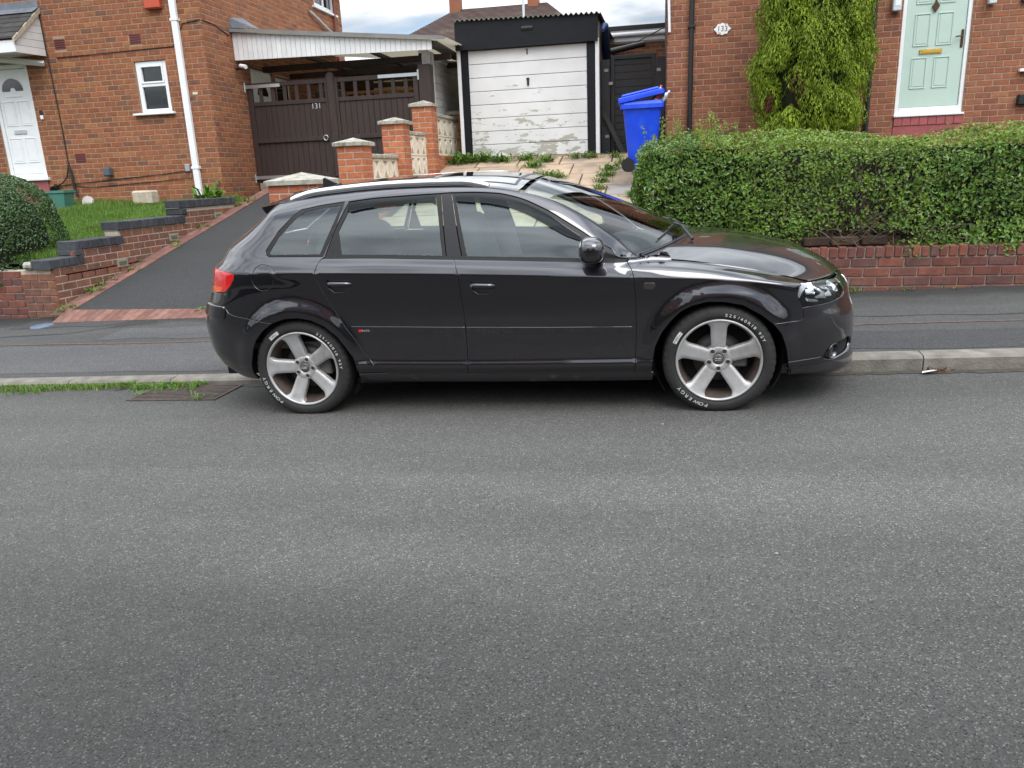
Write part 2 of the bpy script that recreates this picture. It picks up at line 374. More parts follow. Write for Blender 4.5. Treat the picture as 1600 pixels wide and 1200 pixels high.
m_bhouse = M('house_brick', (.3,.1,.05), .88, ramp=[(.265,.088,.038),(.31,.115,.044),(.235,.074,.034),(.34,.140,.054),(.20,.075,.040),(.29,.102,.040),(.15,.068,.042),(.275,.090,.038),(.25,.084,.038)], var=.22, vscale=16, rand=.14, bump=.5, bscale=90)
m_bhouse2 = M('house_brick_red', (.3,.1,.06), .88, ramp=[(.255,.090,.046),(.29,.112,.056),(.22,.074,.042),(.32,.135,.066),(.18,.068,.044),(.27,.098,.048),(.24,.086,.046)], var=.2, vscale=16, rand=.13, bump=.5, bscale=90)
m_bwall = M('boundary_brick', (.3,.1,.06), .88, ramp=[(.150,.045,.034),(.19,.060,.041),(.12,.044,.038),(.21,.068,.043),(.10,.048,.042),(.17,.052,.036)], var=.3, vscale=12, rand=.15, col2=(.10,.075,.06), c2=(.55,.75,4), bump=.6, bscale=80)
m_borange = M('pillar_brick', (.4,.13,.06), .85, ramp=[(.42,.130,.052),(.36,.108,.046),(.46,.155,.065),(.33,.100,.046)], var=.25, vscale=20, rand=.1, bump=.5, bscale=90)
m_mortar2 = M('mortar_old', (.42,.37,.30), .95, var=.2, vscale=20, bump=.4, bscale=100)
m_blue = M('blue_brick', (.045,.047,.055), .7, var=.3, vscale=20, rand=.25, bump=.4, bscale=90)
m_upvc = M('white_upvc', (.80,.81,.82), .32, var=.04, vscale=8)
m_wwood = M('white_boards', (.72,.72,.71), .5, var=.08, vscale=6, rand=.04)
m_black = M('black_paint', (.008,.0095,.012), .5, var=.2, vscale=9, spec=.25)
m_blackp = M('black_plastic', (.012,.012,.013), .4)
m_glassd = M('house_glass', (.012,.014,.018), .03, spec=.7)
m_lead = M('lead', (.17,.19,.22), .55, var=.25, vscale=10)
m_tiled = M('slate_tile', (.045,.042,.040), .8, var=.25, vscale=12, rand=.2, bump=.4, bscale=60)
m_galv = M('galvanised', (.55,.58,.60), .38, metal=.85, var=.12, vscale=30)
m_stone = M('cast_stone', (.36,.34,.29), .9, var=.25, vscale=14, col2=(.16,.155,.11), c2=(.5,.68,12), bump=.5, bscale=80)
m_screen = M('screen_block', (.72,.65,.53), .9, var=.12, vscale=20, bump=.3, bscale=90)
m_redtile = M('red_step_tile', (.33,.085,.085), .45, var=.15, vscale=20, rand=.1)
m_terr = M('air_brick', (.20,.042,.032), .8, var=.15)
m_cable = M('black_cable', (.012,.012,.012), .6)
def cable(name, pts, r, parent, mat=None):
    return MB().tube(pts, r, 6).build(name, mat or m_cable, parent)
def airbrick(parent, x, y, z, w=.215, h=.16):
    mb = MB().box(x-w/2, x+w/2, y-.008, y+.05, z-h/2, z+h/2, .004)
    o = mb.build('air_brick', m_terr, parent)
    for k in range(4):
        zz = z-h/2+.028+k*.036
        MB().box(x-w/2+.015, x+w/2-.015, y-.0105, y-.006, zz-.008, zz+.008).build('slot', m_cable, o)
def panel_door(parent, x0, x1, z0, z1, y, mat, name='door'):
    d = MB().box(x0, x1, y, y+.045, z0, z1, .004).build(name, mat, parent); return d
def raised_panel(door, x0, x1, z0, z1, y, mat):
    mb = MB()
    for (a, b, c, d) in ((x0, x1, z0, z0+.016), (x0, x1, z1-.016, z1), (x0, x0+.016, z0+.016, z1-.016), (x1-.016, x1, z0+.016, z1-.016)):
        mb.box(a, b, y-.010, y+.002, c, d, .004)
    mb.box(x0+.03, x1-.03, y-.006, y+.002, z0+.03, z1-.03, .005)
    mb.build('panel', mat, door)
# ================================================================ house 131 (left)
H1 = 7.8
h1 = empty('brick_house', (-8.8, H1, 1.2), label='orange brick house with white front door beside the timber driveway gates', cat='house')
fo = [(-9.2+12.6, -8.43+12.6, .58, 2.51), (-6.375+12.6, -5.795+12.6, 2.735-1.15, 3.55-1.15)]
mb = MB(); wall_face(mb, (-12.6,H1,1.15), (1,0,0), (0,-1,0), 7.55, 4.9, fo)
wf = mb.build('front_wall', m_mortar, h1)
place_bricks(lay((-12.6,H1,1.15), (1,0,0), (0,-1,0), 7.55, 4.9, fo+[(4.79,5.01,.83,1.01),(4.79,5.01,2.68,2.85),(6.215,6.435,2.66,2.83)]), m_bhouse, wf, 230)
so_ = [(9.2-7.8, 10.02-7.8, .3, 2.4), (10.12-7.8, 10.75-7.8, 1.3, 2.35), (12.3-7.8, 13.35-7.8, 4.0, 4.7)]
mb = MB(); wall_face(mb, (-5.05,H1,1.15), (0,1,0), (1,0,0), 5.95, 4.9, so_)
mb.box(-12.6,-5.4,H1+.4,13.7,1.15,6.0)
ws = mb.build('side_wall', m_mortar, h1)
place_bricks(lay((-5.05,H1,1.15), (0,1,0), (1,0,0), 5.95, 4.9, so_, start=.05), m_bhouse, ws, 70)
# roof (above the frame)
mb = MB(); mb.add([(-12.9,7.35,5.95),(-4.8,7.35,5.95),(-4.8,10.75,8.0),(-12.9,10.75,8.0),(-12.9,14.15,5.95),(-4.8,14.15,5.95),(-12.9,7.35,5.8),(-4.8,7.35,5.8),(-4.8,14.15,5.8),(-12.9,14.15,5.8)], [(0,1,2,3),(3,2,5,4),(6,7,1,0),(8,9,4,5),(7,8,5,2,1),(9,6,0,3,4),(9,8,7,6)])
mb.build('roof', m_tiled, h1)
# front door
fr = MB()
for a in ((-9.2,-9.13,1.73,3.66),(-8.50,-8.43,1.73,3.66),(-9.13,-8.50,3.59,3.66),(-9.13,-8.50,1.78,1.845)): fr.box(a[0],a[1],H1+.015,H1+.09,a[2],a[3],.006)
fr.box(-9.25,-8.38,H1-.07,H1+.09,1.725,1.778,.008)
fr = fr.build('door_frame', m_upvc, h1)
d = panel_door(h1, -9.125, -8.505, 1.85, 3.585, H1+.03, m_upvc)
for a in ((-9.08,-8.84,2.66,3.07),(-8.78,-8.55,2.66,3.07),(-9.08,-8.84,2.04,2.46),(-8.78,-8.55,2.04,2.46)): raised_panel(d, *a, H1+.03, m_upvc)
fan = [(-8.815+.21*math.cos(t), 3.235+.205*math.sin(t)) for t in lin(0, math.pi, 17)]+[(-8.815+.06*math.cos(t), 3.235+.06*math.sin(t)) for t in lin(math.pi, 0, 9)]
Mfan = Matrix(((1,0,0,0),(0,0,-1,H1+.027),(0,1,0,0),(0,0,0,1)))
MB().prism(fan, (-.002,.006), Mfan).build('fanlight', m_glassd, d)
MB().box(-8.98,-8.65,H1+.018,H1+.03,3.135,3.16,.004).build('bead', m_upvc, d)
MB().box(-8.95,-8.70,H1+.012,H1+.032,2.525,2.59,.006).build('letterbox', m_galv, d)
MB().box(-9.2,-8.43,H1-.02,H1+.1,1.3,1.72).build('door_step', m_redtile, h1)
# window
w = empty('window', (-6.08,H1,3.1), h1)
wm = MB(); Yw = H1+.02
for a in ((-6.37,-6.30,2.735,3.545),(-5.87,-5.80,2.735,3.545),(-6.30,-5.87,3.485,3.545),(-6.30,-5.87,2.735,2.80),(-6.30,-5.87,3.15,3.20)): wm.box(a[0],a[1],Yw,Yw+.06,a[2],a[3],.006)
for a in ((-6.30,-6.27,3.20,3.485),(-5.90,-5.87,3.20,3.485),(-6.27,-5.90,3.455,3.485),(-6.27,-5.90,3.20,3.23)): wm.box(a[0],a[1],Yw-.012,Yw+.05,a[2],a[3],.006)
def sub(mb, name, mat, p): return mb.build(name, mat, p)
sub(wm, 'frame', m_upvc, w)
sub(MB().box(-6.27,-5.90,Yw+.028,Yw+.034,3.23,3.455), 'pane', glass_mat('window_glass', (.55,.6,.6), 1.5), w)
sub(MB().box(-6.30,-5.87,Yw+.032,Yw+.038,2.80,3.15), 'pane', MAT['window_glass'], w)
sub(MB().box(-6.50,-5.73,H1-.075,H1+.06,2.700,2.735,.008), 'sill', m_upvc, w)
MB().box(-6.42,-5.75,H1+.45,H1+.5,2.6,3.6).build('dark_room', M('dark_room', (.02,.02,.022), .9), h1)
tapb = MB().tube([(-6.1,H1+.2,2.80),(-6.1,H1+.2,2.96),(-6.05,H1+.2,3.0),(-6.0,H1+.2,2.97)], .014, 8)
tapb.build('tap', m_galv, h1)
MB().box(-6.3,-5.87,H1+.1,H1+.16,2.80,2.86,.01).build('window_board', M('window_board_grey', (.4,.42,.44), .4), h1)
# downpipe
MB().box(-5.535,-5.43,H1-.085,H1-.012,1.36,6.0,.01).build('downpipe', m_upvc, h1)
for z in (4.12, 1.82): MB().box(-5.55,-5.415,H1-.092,H1-.002,z-.02,z+.02,.004).build('pipe_bracket', m_upvc, h1)
for a in ((-7.70,3.91),(-6.275,3.895),(-7.70,2.07)): airbrick(h1, a[0], H1, a[1])
MB().box(-5.97,-5.69,H1-.10,H1-.006,4.30,4.62,.02).build('alarm_box', M('alarm_orange', (.50,.075,.03), .4), h1)
MB().box(-7.215,-7.095,H1-.14,H1-.008,1.745,1.895,.02).build('wall_lamp', M('lamp_grey', (.08,.10,.12), .35), h1)
MB().box(-5.695,-5.61,H1-.05,H1-.008,1.765,1.885,.008).build('junction_box', M('box_grey', (.32,.34,.36), .5), h1)
bell = MB().box(-8.33,-8.272,H1-.03,H1-.008,2.74,2.81,.008).build('doorbell', m_upvc, h1); MB().box(-8.333,-8.27,H1-.032,H1-.008,2.812,2.885,.008).build('doorbell_camera', m_blackp, h1)
cable('cable', [(-7.98,H1-.015,4.45),(-7.965,H1-.014,3.4),(-7.95,H1-.014,2.6),(-7.955,H1-.014,1.97)], .009, h1)
cable('cable', [(-7.80,H1-.014,3.70),(-7.3,H1-.014,3.705),(-6.6,H1-.014,3.72),(-5.6,H1-.014,3.735),(-5.5,H1-.014,3.86),(-5.38,H1-.014,4.06),(-5.06,H1-.014,4.10)], .007, h1)
cable('cable', [(-8.3,H1-.02,1.62),(-7.6,H1-.016,1.66),(-6.9,H1-.016,1.70),(-6.2,H1-.016,1.735),(-5.66,H1-.02,1.78)], .007, h1)
cable('cable', [(-7.93,H1-.02,1.62),(-7.6,H1-.016,1.57),(-6.9,H1-.016,1.60),(-6.2,H1-.016,1.63),(-5.6,H1-.02,1.66)], .006, h1)
cable('cable', [(-7.94,H1-.04,1.97),(-7.9,H1-.045,1.8),(-7.9,H1-.05,1.62),(-7.86,H1-.05,1.42)], .024, h1)
cable('cable', [(-7.95,H1-.04,1.93),(-8.0,H1-.06,1.75),(-8.12,H1-.05,1.66),(-8.3,H1-.05,1.6)], .012, h1)
MB().tube([(-8.24,H1-.14,1.56),(-8.28,H1-.04,1.60),(-8.28,H1-.01,1.64)], [.06,.045,.03], 10).build('outside_plug', m_blackp, h1)
MB().box(-5.37,-5.28,H1-.012,H1-.007,2.98,3.02).build('plaque', M('cream', (.65,.58,.42), .6), h1)
# porch canopy
po = empty('porch_canopy', (-8.6,7.5,3.8), h1)
yF, yB, xR, xL = 7.17, 7.79, -8.0, -9.75
ck = [(yF,3.72),(yB,3.76),(yB,4.44),(yF,3.90)]
n = 6
for k in range(n):
    z0, z1 = 3.72+k*.118, 3.72+(k+1)*.118-.006
    yf = max(yF, yF+(z0-3.90)*(yB-yF)/(.54)) if z0 > 3.9 else yF
    yf2 = max(yF, yF+(z1-3.90)*(yB-yF)/(.54)) if z1 > 3.9 else yF
    if yf2 > yB-.02: break
    mb = MB(); mb.prism([(yf,z0),(yB,z0+.02),(yB,min(4.42,z1+.02)),(yf2,z1)], (0,.02), Matrix(((0,0,1,xR-.01),(1,0,0,0),(0,1,0,0),(0,0,0,1))))
    mb.build('cladding_board', m_wwood, po)
MB().box(xL,xR+.012,yF-.03,yF,3.72,3.905,.006).build('fascia', m_upvc, po)
MB().add([(xL,yF,3.722),(xR,yF,3.722),(xR,yB,3.765),(xL,yB,3.765)], [(0,1,2,3)]).build('soffit', m_upvc, po)
MB().tube([(-8.9,7.30,3.715),(-8.02,7.74,3.62)], .045, 4, smooth=False).build('bracket', m_wwood, po)
for r in range(6):
    f0, f1 = r/6, (r+1)/6+.03
    for c in range(9):
        x0 = xL+.02+c*.195+(r % 2)*.05; x1 = x0+.19
        if x1 > xR+.04: x1 = xR+.04
        yy0, zz0 = yF-.06+f0*(yB-yF+.06), 3.93+f0*.56; yy1, zz1 = yF-.06+f1*(yB-yF+.06), 3.93+f1*.56
        zl = .012
        MB().add([(x0,yy0,zz0+zl+.012),(x1,yy0,zz0+zl+.012),(x1,yy1,zz1+.004),(x0,yy1,zz1+.004),(x0,yy0,zz0-.006),(x1,yy0,zz0-.006),(x1,yy1,zz1-.012),(x0,yy1,zz1-.012)], [(0,1,2,3),(4,5,1,0),(5,6,2,1),(7,4,0,3),(7,6,5,4)]).build('roof_tile', m_tiled, po)
MB().add([(xR+.05,yF-.06,3.93),(xR+.05,yB,4.49),(xR+.05,yB,4.41),(xR+.05,yF-.06,3.86),(xR+.015,yF-.06,3.93),(xR+.015,yB,4.49),(xR+.015,yB,4.41),(xR+.015,yF-.06,3.86)], [(0,3,2,1),(4,5,6,7),(0,1,5,4),(3,7,6,2),(0,4,7,3)]).build('verge', M('verge_mortar', (.42,.36,.28), .9, var=.3, vscale=25), po)
MB().add([(xL,yB-.16,4.40),(xR+.03,yB-.16,4.40),(xR+.03,yB-.004,4.50),(xL,yB-.004,4.50),(xR+.03,yB-.012,4.60),(xL,yB-.012,4.60)], [(0,1,2,3),(3,2,4,5)]).build('flashing', m_lead, po)
# side door, side window, upper window, waste pipe
sx = -5.05
MB().box(sx-.09,sx-.03,9.2,10.02,1.5,3.55,.006).build('side_door_frame', m_upvc, h1)
sd_ = MB().box(sx-.06,sx-.015,9.27,9.95,1.5,3.48,.006).build('side_door', m_upvc, h1)
MB().prism([(9.61+.2*math.cos(t), 3.1+.2*math.sin(t)) for t in lin(0, math.pi, 13)], (0,.006), Matrix(((0,0,1,sx-.018),(1,0,0,0),(0,1,0,0),(0,0,0,1)))).build('fanlight', m_glassd, sd_)
MB().box(sx-.02,sx-.005,9.45,9.72,2.55,2.62,.004).build('letterbox', m_blackp, sd_)
MB().box(sx-.09,sx-.03,10.12,10.75,2.45,3.5,.006).build('side_window_frame', m_upvc, h1)
MB().box(sx-.032,sx-.024,10.2,10.67,2.53,3.42).build('side_window_pane', m_glassd, h1)
for a in ((12.3,12.38,5.15,5.85),(13.27,13.35,5.15,5.85),(12.38,13.27,5.15,5.23),(12.8,12.86,5.23,5.85)): MB().box(sx-.08,sx-.02,a[0],a[1],a[2],a[3],.004).build('upper_window_frame', m_upvc, h1)
MB().box(sx-.06,sx-.05,12.38,13.27,5.23,5.85).build('upper_window_pane', m_glassd, h1)
MB().box(sx-.02,sx+.06,12.2,13.45,5.10,5.145,.006).build('upper_window_sill', m_upvc, h1)
cable('waste_pipe', [(sx+.03,11.95,4.98),(sx+.06,12.1,4.93),(sx+.06,13.1,4.68)], .028, h1, m_galv)
cable('wall_cable', [(sx+.012,7.82,4.10),(sx+.012,8.2,4.08),(sx+.012,8.6,3.98)], .007, h1)
cable('waste_pipe', [(sx+.05,13.25,3.6),(sx+.05,13.25,6)], .03, h1, M('pipe_red', (.20,.06,.04), .6))
# ================================================================ house 133 (right)
H2 = 8.2
h2 = empty('brick_house', (5.5, H2, 1.9), label='red brick house with pale green front door behind the long hedge', cat='house')
fo2 = [(5.605-2.33, 6.515-2.33, .67, 2.85)]
mb = MB(); wall_face(mb, (2.33,H2,1.3), (1,0,0), (0,-1,0), 7.4, 4.7, fo2)
wf2 = mb.build('front_wall', m_mortar, h2)
place_bricks(lay((2.33,H2,1.3), (1,0,0), (0,-1,0), 7.4, 4.7, fo2, course=.0815, length=.2165), m_bhouse2, wf2, 300)
mb = MB(); wall_face(mb, (2.33,14.2,1.3), (0,-1,0), (-1,0,0), 6.0, 4.7); mb.box(2.6,9.7,H2+.4,14.2,1.3,5.9)
ws2 = mb.build('side_wall', m_mortar, h2)
place_bricks(lay((2.33,14.2,1.3), (0,-1,0), (-1,0,0), 6.0, 4.7, course=.0815, length=.2165), M('gable_brick', (.10,.05,.035), .9, ramp=[(.11,.05,.034),(.08,.042,.032),(.14,.06,.04)], var=.2, vscale=14, rand=.1), ws2, 0, 'gable_brickwork')
mb = MB(); mb.add([(2.05,7.75,5.95),(9.9,7.75,5.95),(9.9,11.2,8.0),(2.05,11.2,8.0),(2.05,14.6,5.95),(9.9,14.6,5.95),(2.05,7.75,5.8),(9.9,7.75,5.8),(9.9,14.6,5.8),(2.05,14.6,5.8)], [(0,1,2,3),(3,2,5,4),(6,7,1,0),(8,9,4,5),(7,8,5,2,1),(9,6,0,3,4),(9,8,7,6)])
mb.build('roof', m_tiled, h2)
Yd = H2+.02
fr = MB()
for a in ((5.605,5.66,2.10,4.14),(6.46,6.515,2.10,4.14),(5.66,6.46,4.08,4.14),(5.66,6.46,2.10,2.205)): fr.box(a[0],a[1],Yd,Yd+.07,a[2],a[3],.005)
fr.box(5.59,6.53,H2-.05,H2+.08,2.075,2.105,.006)
fr.build('door_frame', m_upvc, h2)
m_sage = M('sage_door', (.47,.60,.53), .38, var=.03, vscale=5)
d2 = panel_door(h2, 5.665, 6.455, 2.21, 4.075, Yd+.02, m_sage)
for a in ((5.78,5.99,3.03,3.46),(6.08,6.29,3.03,3.46),(5.78,5.99,2.46,2.88),(6.08,6.29,2.46,2.88),(5.78,5.99,3.58,3.95),(6.08,6.29,3.58,3.95)): raised_panel(d2, *a, Yd+.02, m_sage)
m_brass = M('brass', (.72,.45,.10), .28, metal=1.)
MB().box(5.875,6.175,Yd+.002,Yd+.022,2.925,2.985,.005).box(5.905,6.145,Yd-.006,Yd+.01,2.937,2.973,.005).build('letterbox', m_brass, d2)
MB().prism([(0,-.08),(.05,0),(.012,.055),(0,.12),(-.012,.055),(-.05,0)], (0,.03), frame((6.035,Yd+.02,3.545),(1,0,0),(0,0,1))).build('knocker', M('bronze', (.09,.055,.03), .4, metal=.7), d2)
MB().box(6.405,6.44,Yd+.004,Yd+.022,2.98,3.22,.008).tube([(6.42,Yd-.03,3.13),(6.34,Yd-.035,3.125),(6.32,Yd-.035,3.12)], .010, 8).build('handle', MAT['bronze'], d2)
for k in range(8): MB().box(5.60+k*.1155,5.60+(k+1)*.1155-.004,H2-.03,H2+.05,1.955,2.070,.004).build('step_tile', m_redtile, h2)
MB().box(5.60,6.52,H2-.02,H2+.06,1.3,1.95).build('door_step', m_redtile, h2)
for x0, z0 in ((2.64,0),(5.17,0)):
    MB().tube([(x0+.04,H2-.07,1.5),(x0+.04,H2-.07,5.9)], .036, 12).build('downpipe', m_blackp, h2)
for z in (3.5,): MB().box(2.625,2.735,H2-.115,H2-.004,z-.018,z+.018,.004).build('pipe_bracket', m_blackp, h2)
MB().tube([(5.04,H2-.06,1.5),(5.04,H2-.06,2.33),(5.04,H2-.02,2.40)], .035, 12).build('soil_pipe', m_blackp, h2)
for (x0, x1, z0) in ((5.44,5.555,3.50),(6.67,6.775,3.50)):
    MB().box(x0,x1,H2-.10,H2-.01,z0,z0+.30,.012).build('wall_lamp', M('lamp_steel', (.62,.66,.70), .3, metal=.4), h2)
    MB().box(x0+.02,x1-.02,H2-.105,H2-.09,z0+.06,z0+.26,.006).build('lamp_glass', M('frosted', (.8,.85,.88), .2), h2)
MB().box(7.2,7.42,H2-.09,H2-.008,2.16,2.30,.012).build('tap_box', m_blackp, h2)
MB().box(7.18,7.6,H2-.07,H2-.01,2.60,2.64,.006).build('wall_shelf', m_upvc, h2)
MB().box(7.1,7.2,H2-.06,H2-.01,3.5,3.56,.01).build('sensor', m_blackp, h2)
pl = [(0,.085),(.035,.068),(.07,.068),(.085,.035),(.125,0),(.085,-.035),(.07,-.068),(.035,-.068),(0,-.085)]
pl = [(x,y) for x,y in pl]+[(-x,y) for x,y in pl[::-1][1:-1]]
Mp = frame((3.125,H2-.008,3.445),(1,0,0),(0,0,1))
np_ = MB().prism(pl, (0,.012), Mp).build('number_plate', M('enamel', (.82,.82,.82), .2), h2)
mb = MB(); text_into(mb, '133', .105, frame((3.125,H2-.0205,3.445),(1,0,-.06),(.06,0,1)), .0005); mb.build('number', m_blackp, np_)
mb = MB()
for dx, dz in ((.045,.055),(-.05,-.05),(-.03,-.055)): mb.lathe([(0,.001),(.011,.001)], 8, frame((3.125+dx,H2-.0208,3.445+dz),(1,0,0),(0,0,1)))
mb.build('flower_print', M('rose', (.7,.25,.25), .4), np_)
MB().tube([(2.36,H2-.03,3.45),(2.34,H2-.03,4.0),(2.34,H2-.03,5.9)], .02, 8).build('white_conduit', m_upvc, h2)
# ================================================================ carport, gates
cp = empty('carport', (-3.2, 8.8, 1.5), label='white boarded lean-to carport roof on the side of the orange brick house', cat='carport')
yc = 8.72
def ctop(x): return 4.05+(x+5.05)*(3.68-4.05)/(3.72)
def cbot(x): return 3.60+(x+5.05)*(3.545-3.60)/(3.5)
nb = 40
for k in range(nb):
    x0 = -5.04+k*3.56/nb; x1 = x0+3.56/nb-.006
    MB().prism([(x0,cbot(x0)),(x1,cbot(x1)),(x1,ctop(x1)),(x0,ctop(x0))], (0,.018), frame((0,yc,0),(1,0,0),(0,0,1))).build('fascia_board', m_wwood, cp)
MB().prism([(-5.04,cbot(-5.04)+.01),(-1.47,cbot(-1.47)+.01),(-1.47,ctop(-1.47)-.01),(-5.04,ctop(-5.04)-.01)], (-.03,-.012), frame((0,yc,0),(1,0,0),(0,0,1))).build('fascia_backing', m_blackp, cp)
MB().box(-5.045,-1.46,yc-.035,yc-.02,3.53,3.565).build('bottom_trim', m_upvc, cp) if False else None
mb = MB(); P0 = []
ns = 150
for k in range(ns+1):
    x = -5.06+k*3.82/ns; z = ctop(x)+.035+.012*math.sin(k*2.1)
    P0 += [(x, yc-.08, z), (x, 13.2, z+.18)]
mb.add(P0, [(2*k,2*k+2,2*k+3,2*k+1) for k in range(ns)], True)
m_pvc = M('pvc_sheet', (.40,.38,.32), .45); t = m_pvc.node_tree
tr = t.nodes.new('ShaderNodeBsdfTranslucent'); tr.inputs[0].default_value = (.72,.66,.50,1); mxs = t.nodes.new('ShaderNodeMixShader'); mxs.inputs[0].default_value = .22
t.links.new(t.nodes['Principled BSDF'].outputs[0], mxs.inputs[1]); t.links.new(tr.outputs[0], mxs.inputs[2]); t.links.new(mxs.outputs[0], t.nodes['Material Output'].inputs[0])
mb.build('corrugated_roof', m_pvc, cp)
MB().add([(-5.06,yc-.09,ctop(-5.06)+.055),(-1.25,yc-.09,ctop(-1.25)+.055),(-1.25,yc+.05,ctop(-1.25)+.058),(-5.06,yc+.05,ctop(-5.06)+.058),(-5.06,yc-.09,ctop(-5.06)-.002),(-1.25,yc-.09,ctop(-1.25)-.002)], [(0,1,2,3),(4,5,1,0)]).build('roof_edge', M('roof_edge_grey', (.20,.20,.19), .7, var=.2), cp)
MB().add([(-5.30,yc-.05,4.14),(-4.55,yc-.10,4.07),(-4.70,yc+.35,4.14),(-5.04,yc+.4,4.35),(-5.04,yc-.04,4.28)], [(0,1,2,3,4)]).build('lead_flashing', m_lead, cp)
m_dwood = M('dark_timber', (.036,.0205,.017), .6, var=.35, vscale=5, stretch=(7,7,.5), bump=.3, bscale=40, rand=.06)
for y in (9.6,10.7,11.8,12.9): MB().box(-5.0,-1.4,y-.03,y+.03,3.50,3.60).build('rafter', m_dwood, cp)
for x in (-3.9,-2.7): MB().box(x-.03,x+.03,8.8,13,3.62,3.68).build('purlin', m_dwood, cp)
MB().box(-1.66,-1.61,9.16,9.22,1.5,3.56,.006).build('post', M('post_grey', (.42,.42,.42), .6, var=.15), cp)
for k in range(15):
    z0 = 1.55+k*.135
    MB().box(-1.80,-1.775,9.12,11.9,z0,z0+.13,.006).build('side_board', m_wwood, cp)
MB().box(-1.85,-1.805,9.12,11.9,1.5,3.6).build('side_backing', m_blackp, cp)
MB().box(-1.84,-1.74,9.1,11.9,3.56,3.64,.006).build('gutter_board', m_upvc, cp)
mb = MB(); P0 = []
for k in range(61):
    y = 8.6+k*2.3/60; P0 += [(-1.75,y+.2,3.72+.02*math.sin(k*2.1)),(-1.42,y+.2,3.675+.02*math.sin(k*2.1))]
mb.add(P0, [(2*k,2*k+2,2*k+3,2*k+1) for k in range(60)], True); mb.build('eaves_sheet', M('old_sheet', (.12,.12,.12), .8), cp)
# security camera
sc = MB().tube([(-4.93,8.66,3.50),(-4.80,8.60,3.47)], .035, 12).build('security_camera', m_upvc, label='small white security camera under the carport fascia by the brick wall', cat='camera')
MB().tube([(-5.04,8.70,3.46),(-4.93,8.67,3.46)], .02, 8).build('bracket', m_blackp, sc)
# the area behind the gates
bk = empty('garden_shed', (-3.0,13.2,2.0), label='cream rear wall and dark opening seen through the gate slats', cat='shed')
MB().box(-5.0,-1.5,13.25,13.35,1.6,4.15).build('back_wall', M('shed_dark', (.03,.022,.02), .9, var=.3), bk)
MB().box(-4.15,-3.35,13.1,13.24,1.8,3.72).build('cream_panel', M('cream_panel', (.72,.62,.42), .7, var=.06), bk)
MB().box(-3.32,-3.20,12.9,13.2,1.8,3.75).build('timber_post', M('pine', (.48,.24,.09), .6, var=.15, vscale=8), bk)
MB().box(-4.75,-4.25,11.2,11.5,1.5,3.35,.05).build('grey_panel', M('grey_green', (.15,.16,.14), .7), bk)
ba = empty('timber_balustrade', (-3,11.4,2.2), label='pale pine balustrade behind the right-hand brown gate', cat='railing')
m_pine = MAT['pine']
MB().box(-4.2,-1.9,11.37,11.43,3.22,3.28,.005).build('top_rail', m_pine, ba); MB().box(-4.2,-1.9,11.37,11.43,2.90,2.95,.005).build('bottom_rail', m_pine, ba)
for k in range(14): MB().box(-4.15+k*.165,-4.09+k*.165,11.38,11.42,2.4,3.22,.004).build('spindle', m_pine, ba)
MB().box(-2.10,-1.95,11.3,11.45,2.0,3.62,.006).build('newel', m_pine, ba)
def gate_leaf(x0, x1, y, label, stile_w=.09, nsp=6, hinge_left=True):
    g = empty('timber_gate', ((x0+x1)/2, y, 1.5), label=label, cat='gate', group='driveway gates')
    B = lambda a, b, c, d, n, dy=.0, th=.05: MB().box(a, b, y+dy, y+dy+th, c, d, .005).build(n, m_dwood, g)
    B(x0, x0+stile_w, 1.56, 3.25, 'stile'); B(x1-stile_w, x1, 1.56, 3.25, 'stile')
    B(x0+stile_w, x1-stile_w, 3.17, 3.245, 'top_rail', .003); B(x0+stile_w, x1-stile_w, 2.855, 2.925, 'lock_rail', .003); B(x0+stile_w, x1-stile_w, 1.575, 1.66, 'bottom_rail', .003)
    B(x0+stile_w, x1-stile_w, 2.22, 2.29, 'middle_rail', -.012, .03)
    xx = x0+stile_w; n = 13; wdt = (x1-x0-2*stile_w)/n
    for k in range(n): B(xx+k*wdt+.002, xx+(k+1)*wdt-.002, 1.60, 2.87, 'board', .020+random.uniform(0,.002), .02)
    for k in range(nsp):
        c = xx+(k+.5)*(x1-x0-2*stile_w)/nsp+(.04 if hinge_left else -.02); B(c-.035, c+.035, 2.92, 3.175, 'slat', .012, .025)
    return g
yg = 8.95
g1 = gate_leaf(-5.02, -3.46, yg, 'brown timber gate leaf numbered 131 next to the brick house')
g2 = gate_leaf(-3.40, -1.84, yg, 'brown timber gate leaf beside the tall gate post and brick pillars', hinge_left=False)
MB().box(-3.50,-3.36,yg-.03,yg+.005,1.58,3.28,.02).tube([(-3.43,yg-.02,3.27),(-3.43,yg+.03,3.27)], .07, 14).build('meeting_stile', m_dwood, g1)
mb = MB(); text_into(mb, '131', .13, frame((-3.74,yg+.0,2.80),(1,0,0),(0,0,1)), .005)
mb2 = MB()
mb.v = [(x, yg-.0, z) for x, y, z in mb.v]; mb.v = [(x, yg+.012, z) for x,y,z in mb.v]
mb.build('number', M('number_white', (.48,.49,.52), .4), g1)
for (a, b, zz, g) in ((-5.05,-4.38,3.185,g1),(-2.55,-1.82,3.21,g2),(-5.05,-4.38,1.62,g1)):
    MB().box(a,b,yg-.022,yg-.004,zz-.03,zz+.03,.004).build('strap_hinge', m_galv, g)
    px_ = a if g is g1 else b; MB().tube([(px_,yg-.03,zz-.09),(px_,yg-.03,zz+.07)], .02, 8).build('hinge_pin', m_galv, g)
MB().tube([(-3.60+.04*math.cos(t),yg-.022,2.26+.045*math.sin(t)) for t in lin(0,6.0,14)], .009, 6).build('ring_latch', m_galv, g1)
gp = MB().box(-1.82,-1.60,yg-.04,yg+.16,1.45,3.36,.01).build('gate_post', m_dwood, label='thick weathered brown timber post at the right gate hinge', cat='post')
